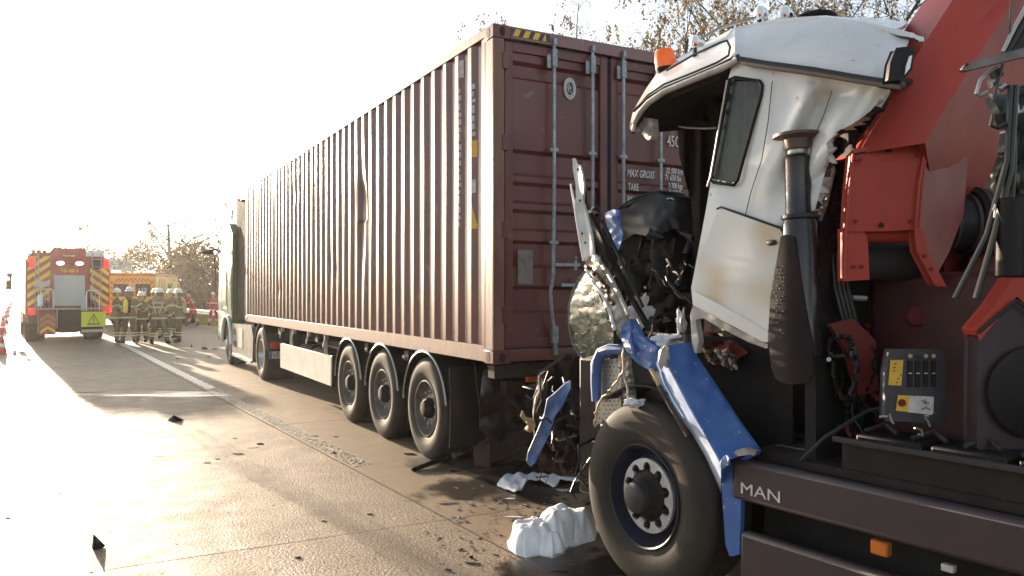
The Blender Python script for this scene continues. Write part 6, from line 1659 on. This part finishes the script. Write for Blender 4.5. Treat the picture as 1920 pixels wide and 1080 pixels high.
for _ in range(16000):
    y = rg.uniform(24, 62) if rg.random() < .8 else rg.uniform(0, 24); x = bX(y) + 5.8 + rg.random() ** 1.4 * 4.5; h = rg.uniform(.08, .30); a = rg.uniform(0, 3.14); w_ = .012
    b.add([(x - math.cos(a) * w_, y - math.sin(a) * w_, -.05), (x + math.cos(a) * w_, y + math.sin(a) * w_, -.05), (x + rg.uniform(-.08, .08), y + rg.uniform(-.08, .08), h)], [(0, 1, 2)])
obj('verge_grass', b, m_grassb, kind='stuff', flat=True, label='rough green and straw grass along the right verge')
# far hill line
b = B(); n = 120; vs = []
for i in range(n + 1):
    a = R(-75) + R(110) * i / n; r_ = 1300; hgt = 10 + 7 * noise.noise(V((i * .11, 0, 3))) + 3 * noise.noise(V((i * .6, 0, 9)))
    vs += [V((math.sin(a) * r_, math.cos(a) * r_, -1)), V((math.sin(a) * (r_ + 150), math.cos(a) * (r_ + 150), hgt)), V((math.sin(a) * (r_ + 400), math.cos(a) * (r_ + 400), -1))]
obj('far_hills', b.add(vs, [[i * 3 + k, i * 3 + k + 1, (i + 1) * 3 + k + 1, (i + 1) * 3 + k] for i in range(n) for k in range(2)]), mat('far_hill_woods', (.10,.09,.05), .9, var=(.15,.12,.07), vscale=.02), kind='structure')

# ---------------------------------------------------------------- crash barrier, sign board, cones
gb = thing('crash_barrier', (bX(45) + 6.0, 45, 0), 'galvanised crash barrier along the verge behind the paramedics', 'barrier')
def rx(y): return bX(y) + 6.1
prof = [(0, .50), (-.04, .53), (-.04, .58), (.03, .615), (.03, .645), (-.04, .68), (-.04, .73), (0, .76)]
for k in range(16):
    y0, y1 = 10 + k * 4.0, 14.06 + k * 4.0; vs = []
    for y in (y0, y1): vs += [V((rx(y) + a, y, z)) for a, z in prof]
    obj('rail_section', B().shell(vs, [[i, i + 8, i + 9, i + 1] for i in range(7)], (.006, 0, 0)), m_galv, gb)
    obj('barrier_post', B().box((rx(y0) + .10, y0 + .5, .33), (.10, .12, .78)), m_galv, gb)
sb = thing('sign_board', PD(222, 550, 84) - UP * CAMZ, 'pale grey sign board on posts above the ambulance', 'sign')
c0 = wloc(sb)
p_ = PD(224, 497, 84)
obj('board', B().box(p_, (2.6, .12, 1.3), Matrix.Rotation(-YAW, 3, 'Z')), mat('weathered_sign_white', (.55,.55,.56), .6, var=(.42,.42,.43), vscale=2), sb)
for k in (-1, 1): obj('sign_post', B().tube([V((p_.x + k * 1.0 * math.cos(YAW), p_.y - k * 1.0 * math.sin(YAW) + .1, 0)), V((p_.x + k * 1.0 * math.cos(YAW), p_.y - k * 1.0 * math.sin(YAW) + .1, p_.z + .6))], .06, 8), m_galv, sb)
for k in range(3): obj('board_line', B().box(p_ + CF * -.07 + UP * (.32 - k * .3), (1.9 - k * .3, .01, .05), Matrix.Rotation(-YAW, 3, 'Z')), m_galv, sb)
m_cone = mat('cone_red', (.60,.06,.03), .5, var=(.5,.06,.04), vscale=8)
def cone(loc, label, first=None):
    if first is None:
        t = thing('traffic_cone', (0, 0, 0), label, 'traffic cone', 'traffic cones along the lane line')
        obj('cone_body', B().lathe([(.16, .03), (.145, .10), (.055, .60), (.03, .70), (.025, .74), (.001, .745)], (0, 0, 0), (0, 0, 1), 20), m_cone, t, local=True)
        obj('cone_base', B().box((0, 0, .018), (.42, .42, .036)), m_cone, t, local=True, bev=.01)
        for z, r0, r1 in ((.20, .129, .107), (.42, .087, .068)): obj('white_band', B().lathe([(r0, z), (r1, z + .11)], (0, 0, 0), (0, 0, 1), 20), m_preflect, t, local=True)
        return t
    t = copy_tree(first); t['label'] = label; return t
labs = ['traffic cone nearest the camera at the left picture edge', 'second nearest cone, left of the fire engine tyres', 'third cone, in the row left of the fire engine', 'fourth cone of the row by the fire engine', 'fifth cone from the camera, level with the mirror', 'sixth cone, far up the lane line', 'smallest and farthest cone of the row']
f0 = None
for (px, py), lb_ in zip(((1, 664), (5, 624), (10, 606), (14, 594), (17, 585), (20, 578), (22, 573)), labs):
    t = cone(None, lb_, f0); f0 = f0 or t; q = PG(px, py); t.location = (q.x, q.y, .002); t.rotation_euler = (0, 0, random.uniform(0, 1))
# ---------------------------------------------------------------- wreck parts and litter on the road
rg = random.Random(88)
m_shard = mat('grey_green_glass_piece', (.20,.24,.22), .25, var=(.35,.38,.36), vscale=12)
def shard(px, py, wx, wy, h, m, label, cat='debris', n=6, seed=0, name='debris_piece', group='pieces of debris scattered on the road', tilt=0.0, ang=0.0):
    r2 = random.Random(seed + 500); c = PG(px, py); b = B(); k = (c - CAM).dot(CF) / FPX
    top = []; bot = []
    for i in range(n):
        th = 2 * math.pi * i / n; f = r2.uniform(.4, 1.0)
        x, y = math.cos(th) * wx * k * f * .9, math.sin(th) * wy * k * f
        x, y = x * math.cos(ang) - y * math.sin(ang), x * math.sin(ang) + y * math.cos(ang)
        zz = max(.003, h * .5 * r2.uniform(.3, 1.0) + tilt * x)
        p = V((c.x, c.y, 0)) + CR * x + CF * y
        top.append(p + UP * zz); bot.append(p * 1.0 + UP * .002)
    ctr = sum(top, V((0, 0, 0))) / n + UP * h * .15; cb = V((c.x, c.y, .001))
    b.add(top + bot + [ctr, cb], [[i, (i + 1) % n, 2 * n] for i in range(n)] + [[i, n + i, n + (i + 1) % n, (i + 1) % n] for i in range(n)] + [[n + (i + 1) % n, n + i, 2 * n + 1] for i in range(n)])
    return meta(obj(name, b, m, flat=True, origin=(c.x, c.y, 0)), label, cat, group)
# black pointed piece in the middle of the lane
def pyr(px, py, pts, label, m=m_black):
    c = PG(px, py); k = (c - CAM).dot(CF) / FPX
    P = [V((c.x, c.y, 0)) + CR * (x * k) + CF * (y * k * 2.2) + UP * (z * k) for x, y, z in pts]
    n = len(P) - 1
    b = B().add(P + [p - UP * .004 for p in P[:n]], [[i, (i + 1) % n, n] for i in range(n)] + [[n + 1 + (i + 1) % n, n + 1 + i, i, (i + 1) % n][::-1] for i in range(n)])
    return meta(obj('debris_piece', b, m, flat=True, origin=(c.x, c.y, 0)), label, 'debris', 'pieces of debris scattered on the road')
pyr(328, 789, [(-14, 0, 1), (-4, 5, 2), (14, 3, 1), (15, -1, 1), (0, -4, 1), (-2, 0, 11)], 'black pointed plastic piece standing in the middle of the lane')
pyr(180, 1028, [(-8, 0, 1), (-5, 8, 4), (14, 3, 3), (12, -2, 1), (2, -6, 1), (-5, 0, 27)], 'black hooked plastic piece at the lower left')
shard(296, 856, 16, 2.5, .010, m_brownpart, 'thin brown strip lying left of the centre of the lane', n=5, seed=1)
shard(448, 852, 15, 6, .03, m_whitedirty, 'white shell-shaped fragment, largest of the pale pieces in mid lane', n=6, seed=2)
shard(478, 840, 20, 2.2, .012, m_dkgrey, 'long thin dark strip just behind the white shell fragment', n=5, seed=3, ang=.25)
shard(488, 833, 10, 3, .03, m_dkgrey, 'dark grey wedge at the end of the long thin strip', n=5, seed=4, ang=.1)
shard(440, 822, 10, 3, .02, m_shard, 'small pale glass piece behind the thin strip', n=5, seed=5)
shard(388, 868, 9, 4, .02, m_shard, 'pale green glass piece left of the white shell fragment', n=5, seed=6)
shard(408, 861, 6, 3, .02, m_shard, 'tiny pale glass chip between two larger pieces', n=5, seed=7)
shard(484, 777, 13, 5, .02, m_whitedirty, 'white scrap lying beside the edge line', n=6, seed=8)
shard(590, 818, 9, 3, .015, m_dkgrey, 'grey oval scrap on the tan shoulder', n=6, seed=9)
shard(630, 819, 7, 3, .015, m_dark, 'dark leaf-like scrap right of the grey oval one', n=5, seed=10)
shard(627, 850, 8, 5, .03, m_dark, 'dark lump lying on the broken edge line', n=6, seed=11)
shard(608, 978, 14, 3, .02, m_brownpart, 'brown crumpled strip near the slab joint', n=6, seed=12)
shard(560, 1046, 10, 4, .025, m_dkgrey, 'grey flat chip at the bottom, left of the middle', n=6, seed=13)
shard(150, 917, 9, 2, .01, m_brownpart, 'small brown sliver far left in the lane', n=5, seed=14)
shard(112, 925, 3, 2, .02, m_dark, 'tiny dark pebble beside the brown sliver', n=5, seed=15)
shard(14, 972, 7, 2.5, .015, m_dark, 'dark chip at the left picture edge', n=5, seed=16)
shard(692, 965, 10, 4, .02, m_dkgrey, 'grey-brown scrap right of the slab joint end', n=6, seed=17)
shard(852, 884, 12, 6, .06, m_brownpart, 'knobbly brown part in front of the rear trailer wheel', n=7, seed=18)
shard(842, 944, 30, 2.5, .02, m_alu, 'long grey bent strip on the shoulder left of the white scraps', n=6, seed=19, ang=.22)
shard(768, 852, 14, 5, .03, m_black, 'black rubber flap at the foot of the rear trailer wheel', n=6, seed=20)
shard(892, 1058, 26, 3, .02, m_brownpart, 'brown bent strip at the bottom left of the white airbag', n=6, seed=21, ang=-.2)
shard(884, 1046, 8, 4, .03, m_dark, 'dark corner piece behind the brown bent strip', n=5, seed=22)
shard(840, 1070, 8, 4, .03, m_dark, 'dark crumb at the bottom edge of the picture', n=6, seed=23)
shard(932, 1042, 8, 3, .02, m_dark, 'dark sliver just left of the white airbag', n=5, seed=24)
shard(1070, 1060, 9, 4, .02, m_paper, 'white triangular scrap right below the airbag', n=4, seed=25)
shard(1090, 1072, 7, 3, .01, m_sideguard, 'cream chip at the bottom beside the airbag', n=5, seed=26)
shard(960, 1075, 9, 4, .02, m_shard, 'pale chip at the bottom below the airbag', n=6, seed=27)
shard(1045, 1076, 26, 8, .04, m_black, 'black scrap at the bottom between airbag and truck wheel', n=7, seed=28)
shard(958, 936, 26, 6, .02, m_paper, 'lower white jagged scrap in front of the crushed bumper', n=7, seed=29)
shard(962, 970, 26, 5, .012, m_paper, 'flat white sheet scrap just behind the airbag', n=6, seed=30)
# big white torn bumper moulding
c = [(932,915),(950,898),(1000,897),(1088,899),(1092,910),(1050,908),(1040,918),(1010,908),(990,908),(978,925),(968,930),(950,922)]
b = B().sheet([(x, y) for x, y in c], lambda x, y: PG(x, y) + UP * (.05 + .03 * noise.noise(V((x / 14, y / 8, 2)))), 3, thick=UP * -.02)
meta(obj('torn_bumper_moulding', b, m_paper), 'long torn white moulding lying between airbag and trailer', 'debris', 'pieces of debris scattered on the road')
shard(1018, 912, 26, 7, .07, m_black, 'black crumpled lump on the torn white moulding', n=9, seed=31)
shard(1060, 922, 18, 6, .05, m_whitedirty, 'grey-white crumpled scrap beside the truck tyre', n=9, seed=32)
# underrun bar torn off the trailer
p0, p1 = PG(902, 876, .0), PG(1000, 806, .0)
ub_ = thing('torn_underrun_bar', PG(915, 880), 'torn brown underrun bar lying behind the rear trailer wheel', 'bumper')
d_ = (PG(1075, 842) - PG(915, 880)).normalized()
b = B().bar(PG(905, 876) + UP * .13, PG(905, 876) + UP * .20 + d_ * 1.1 + CF * .5, .16, .20)
obj('box_section', b, mat('brown_bar_paint', (.060,.028,.024), .5, var=(.04,.02,.02), vscale=8, bump=.1), ub_, bev=.015)
obj('end_plate', B().bar(PG(905, 876) + UP * .13 - d_ * .02, PG(905, 876) + UP * .13 + d_ * .01, .22, .25), m_brownpart, ub_, bev=.005)
obj('bright_edge', B().tube([PG(905, 876) + UP * .25, PG(905, 876) + UP * .34 + d_ * 1.1 + CF * .55], .010, 6), m_alu, ub_)
obj('round_socket', B().lathe([(.035, 0), (.035, .01), (.02, .012), (.02, .0)], PG(900, 872) + UP * .16 + CR * .07 - CF * .03, -CF, 12), m_alu, ub_)
st = thing('bent_lamp_bar', PG(830, 880), 'bent black and chrome strip on the ground under the rear trailer wheel', 'debris', 'pieces of debris scattered on the road')
obj('strip', B().tube([PG(774, 884) + UP * .015, PG(830, 870) + UP * .05, PG(880, 858) + UP * .10], [.02, .03, .03], 8), m_black, st); obj('bright_clip', B().tube([PG(850, 868) + UP * .07, PG(885, 858) + UP * .12], .03, 8), m_alu, st)
# pieces by the tractor's front wheel
shard(384, 655, 9, 3, .14, m_brownpart, 'crumpled brown part on the road ahead of the lorry front wheel', n=7, seed=33)
shard(402, 655, 9, 2, .07, m_black, 'black bent strip touching the lorry front wheel', n=6, seed=34)
shard(392, 670, 7, 2.5, .06, m_dark, 'dark lump nearer than the crumpled brown part', n=6, seed=35)
shard(359, 651, 2, 1.5, .16, m_dark, 'small upright peg on the road behind the group', n=4, seed=36)
shard(333, 673, 5, 1.5, .03, m_brownpart, 'thin brown scrap in the shadow of the firefighters', n=5, seed=37)
shard(336, 656, 11, 3, .01, m_paper, 'white paper sheet on the road near the firefighters', n=4, seed=38, cat='paper')
shard(27, 665, 5, 4, .25, m_whitedirty, 'pale box-like scrap on the bright lane at the far left', n=5, seed=39)
# tiny crumbs and glass grit nobody could count
b = B()
for _ in range(1100):
    if rg.random() < .5: px, py = rg.uniform(420, 1100), rg.uniform(800, 1078)
    else: px, py = rg.uniform(20, 1000), rg.uniform(740, 1078)
    c = PG(px, py); s_ = rg.uniform(.002, .008)
    pts = [V((c.x, c.y, .001)) + V((rg.gauss(0, s_), rg.gauss(0, s_), rg.uniform(0, s_ * .8))) for _ in range(4)]
    b.add(pts, [(0, 1, 2), (0, 2, 3), (0, 3, 1), (1, 3, 2)], 0 if rg.random() < .55 else 1)
for _ in range(420):
    px, py = rg.triangular(780, 1110, 1010), rg.triangular(840, 1079, 930)
    c = PG(px, py); s_ = rg.uniform(.006, .024)
    pts = [V((c.x, c.y, .001)) + V((rg.gauss(0, s_), rg.gauss(0, s_), rg.uniform(0, s_ * .5))) for _ in range(4)]
    b.add(pts, [(0, 1, 2), (0, 2, 3), (0, 3, 1), (1, 3, 2)], 0 if rg.random() < .6 else 1)
obj('glass_crumbs', b, [m_dark, m_shard], kind='stuff', flat=True, label='fine crumbs of glass and plastic scattered over the concrete')

# ---------------------------------------------------------------- white airbags and cloths
def cloth(name, c, rad, label, seed, sq=(1, 1, 1), amp=.25, n=48, m=m_paper, cat='airbag', floor=True, group=None, fold=9.0):
    c = V(c); b = B(); vs = []
    nn, mm = n, n // 2
    for i in range(mm + 1):
        ph = math.pi * i / mm
        for j in range(nn):
            th = 2 * math.pi * j / nn; d = V((math.sin(ph) * math.cos(th), math.sin(ph) * math.sin(th), math.cos(ph)))
            f = 1 + amp * noise.noise(d * 1.7 + V((seed, 0, 0))) * 1.6 - amp * .55 * abs(noise.noise(d * 3.6 + V((0, seed, 0)))) * 2 + amp * .42 * (1 - 2 * abs(noise.noise(V((d.x * .9 + .8 * d.z, (d.y - .5 * d.x) * fold, seed + .6 * noise.noise(d * 2))))))
            p = c + V((d.x * sq[0], d.y * sq[1], d.z * sq[2])) * rad * f
            if floor: p.z = max(p.z, .004 + .004 * abs(d.x))
            vs.append(p)
    b.add(vs, [[i * nn + j, (i + 1) * nn + j, (i + 1) * nn + (j + 1) % nn, i * nn + (j + 1) % nn] for i in range(mm) for j in range(nn)])
    return obj(name, b, m, origin=c, label=label, cat=cat, group=group, ang=50)
ab = thing('airbag', PG(1030, 1040), 'large crumpled white airbag on the ground beside the truck wheel', 'airbag')
def bagf(foot, lobes, seed, fa=.011):
    def f(x, y):
        e = 1e9
        for p, q in zip(foot, foot[1:] + foot[:1]):
            dx, dy = q[0] - p[0], (q[1] - p[1]); t = max(0, min(1, ((x - p[0]) * dx + (y - p[1]) * dy) / (dx * dx + dy * dy)))
            e = min(e, math.hypot(x - p[0] - t * dx, (y - p[1] - t * dy) * 1.9))
        rim_ = 1 - math.exp(-(e / 9) ** 1.2) if e < 80 else 1
        h = 0
        for cx, cy, rx_, ry_, hh_ in lobes:
            q = max(0, min(1, (1 - ((x - cx) / rx_) ** 2 - ((y - cy) / ry_) ** 2) / .75)); h = max(h, hh_ * (1 - (1 - q) ** 2.2) ** .5)
        wq = noise.noise(V((x / 38, y / 20, seed))) * 2.4
        fold = fa * (1 - 2 * abs(math.sin(x / 13 + y / 19 + wq * 2.2))) * .6 + fa * 1.3 * (1 - 2.2 * abs(noise.noise(V((x / 24 + wq * .4, y / 13, seed + 4)))))
        z = rim_ * (max(h, .03) + fold)
        bulge = 10 * (h / .2) * rim_
        return PG(x, y) + UP * max(.004, z) + CR * (rim_ * .045 * noise.noise(V((x / 20, y / 12, seed + 9)))) + CF * (.05 * rim_ * noise.noise(V((x / 17, y / 11, seed + 2))))
    return f
foot1 = [(950,1016),(954,1030),(968,1041),(988,1047),(1012,1042),(1036,1047),(1058,1040),(1066,1024),(1056,1008),(1020,1000),(975,1004)]
foot2 = [(1004,1012),(1012,1028),(1040,1038),(1068,1030),(1092,1020),(1116,1014),(1120,998),(1100,988),(1050,990),(1018,998)]
for ft, lo, sd in ((foot1, [(996,1024,46,20,.16),(1038,1028,30,15,.12)], 3.0), (foot2, [(1040,1013,38,22,.215),(1088,1004,34,17,.185)], 8.0)):
    obj('airbag_fold', B().sheet(ft, bagf(ft, lo, sd), 1.6, thick=UP * -.003), m_paper, ab, ang=60)
cloth('airbag_rag', M(1200, 580, .42), .075, 'white rag caught upright in the wreck beside the dashboard', 2.2, (1.0, .4, 1.1), .6, 32, floor=False, cat='cloth')
cloth('airbag_rag', M(1246, 641, .15), .095, 'white cloth lying on top of the blue bumper corner', 6.2, (1.3, .7, .38), .5, 36, floor=False, cat='cloth')
cloth('glove', M(1277, 604, .25), .050, 'pale work glove hanging at the cab sill', 9.2, (.6, .5, 1.5), .5, 28, floor=False, cat='glove')
cloth('airbag_rag', M(1190, 756, -.02), .05, 'white scrap of cloth on top of the front tyre', 4.4, (1.5, .7, .45), .5, 28, floor=False, cat='cloth')
# ---------------------------------------------------------------- added haze volume standing in for lens glare from the low sun
hb_ = B().box((0, 1100, 9.4), (3300, 3100, 21.0))
m_haze = bpy.data.materials.new('glare_haze'); m_haze.use_nodes = True
hn = m_haze.node_tree; hn.nodes.remove(hn.nodes['Principled BSDF'])
pv = hn.nodes.new('ShaderNodeVolumePrincipled'); pv.inputs['Color'].default_value = (1, .97, .93, 1); pv.inputs['Density'].default_value = .00042; pv.inputs['Anisotropy'].default_value = .65
hn.links.new(pv.outputs[0], hn.nodes['Material Output'].inputs['Volume'])
obj('haze', hb_, m_haze, kind='stuff', flat=True)
import os
if os.environ.get('DBG'):
    for n in ('scalloped_hub_ring',):
        o=bpy.data.objects[n]; print(n,[tuple(round(c,3) for c in (o.matrix_world@v.co)) for v in list(o.data.vertices)[:3]], len(o.data.polygons), o.parent.name)
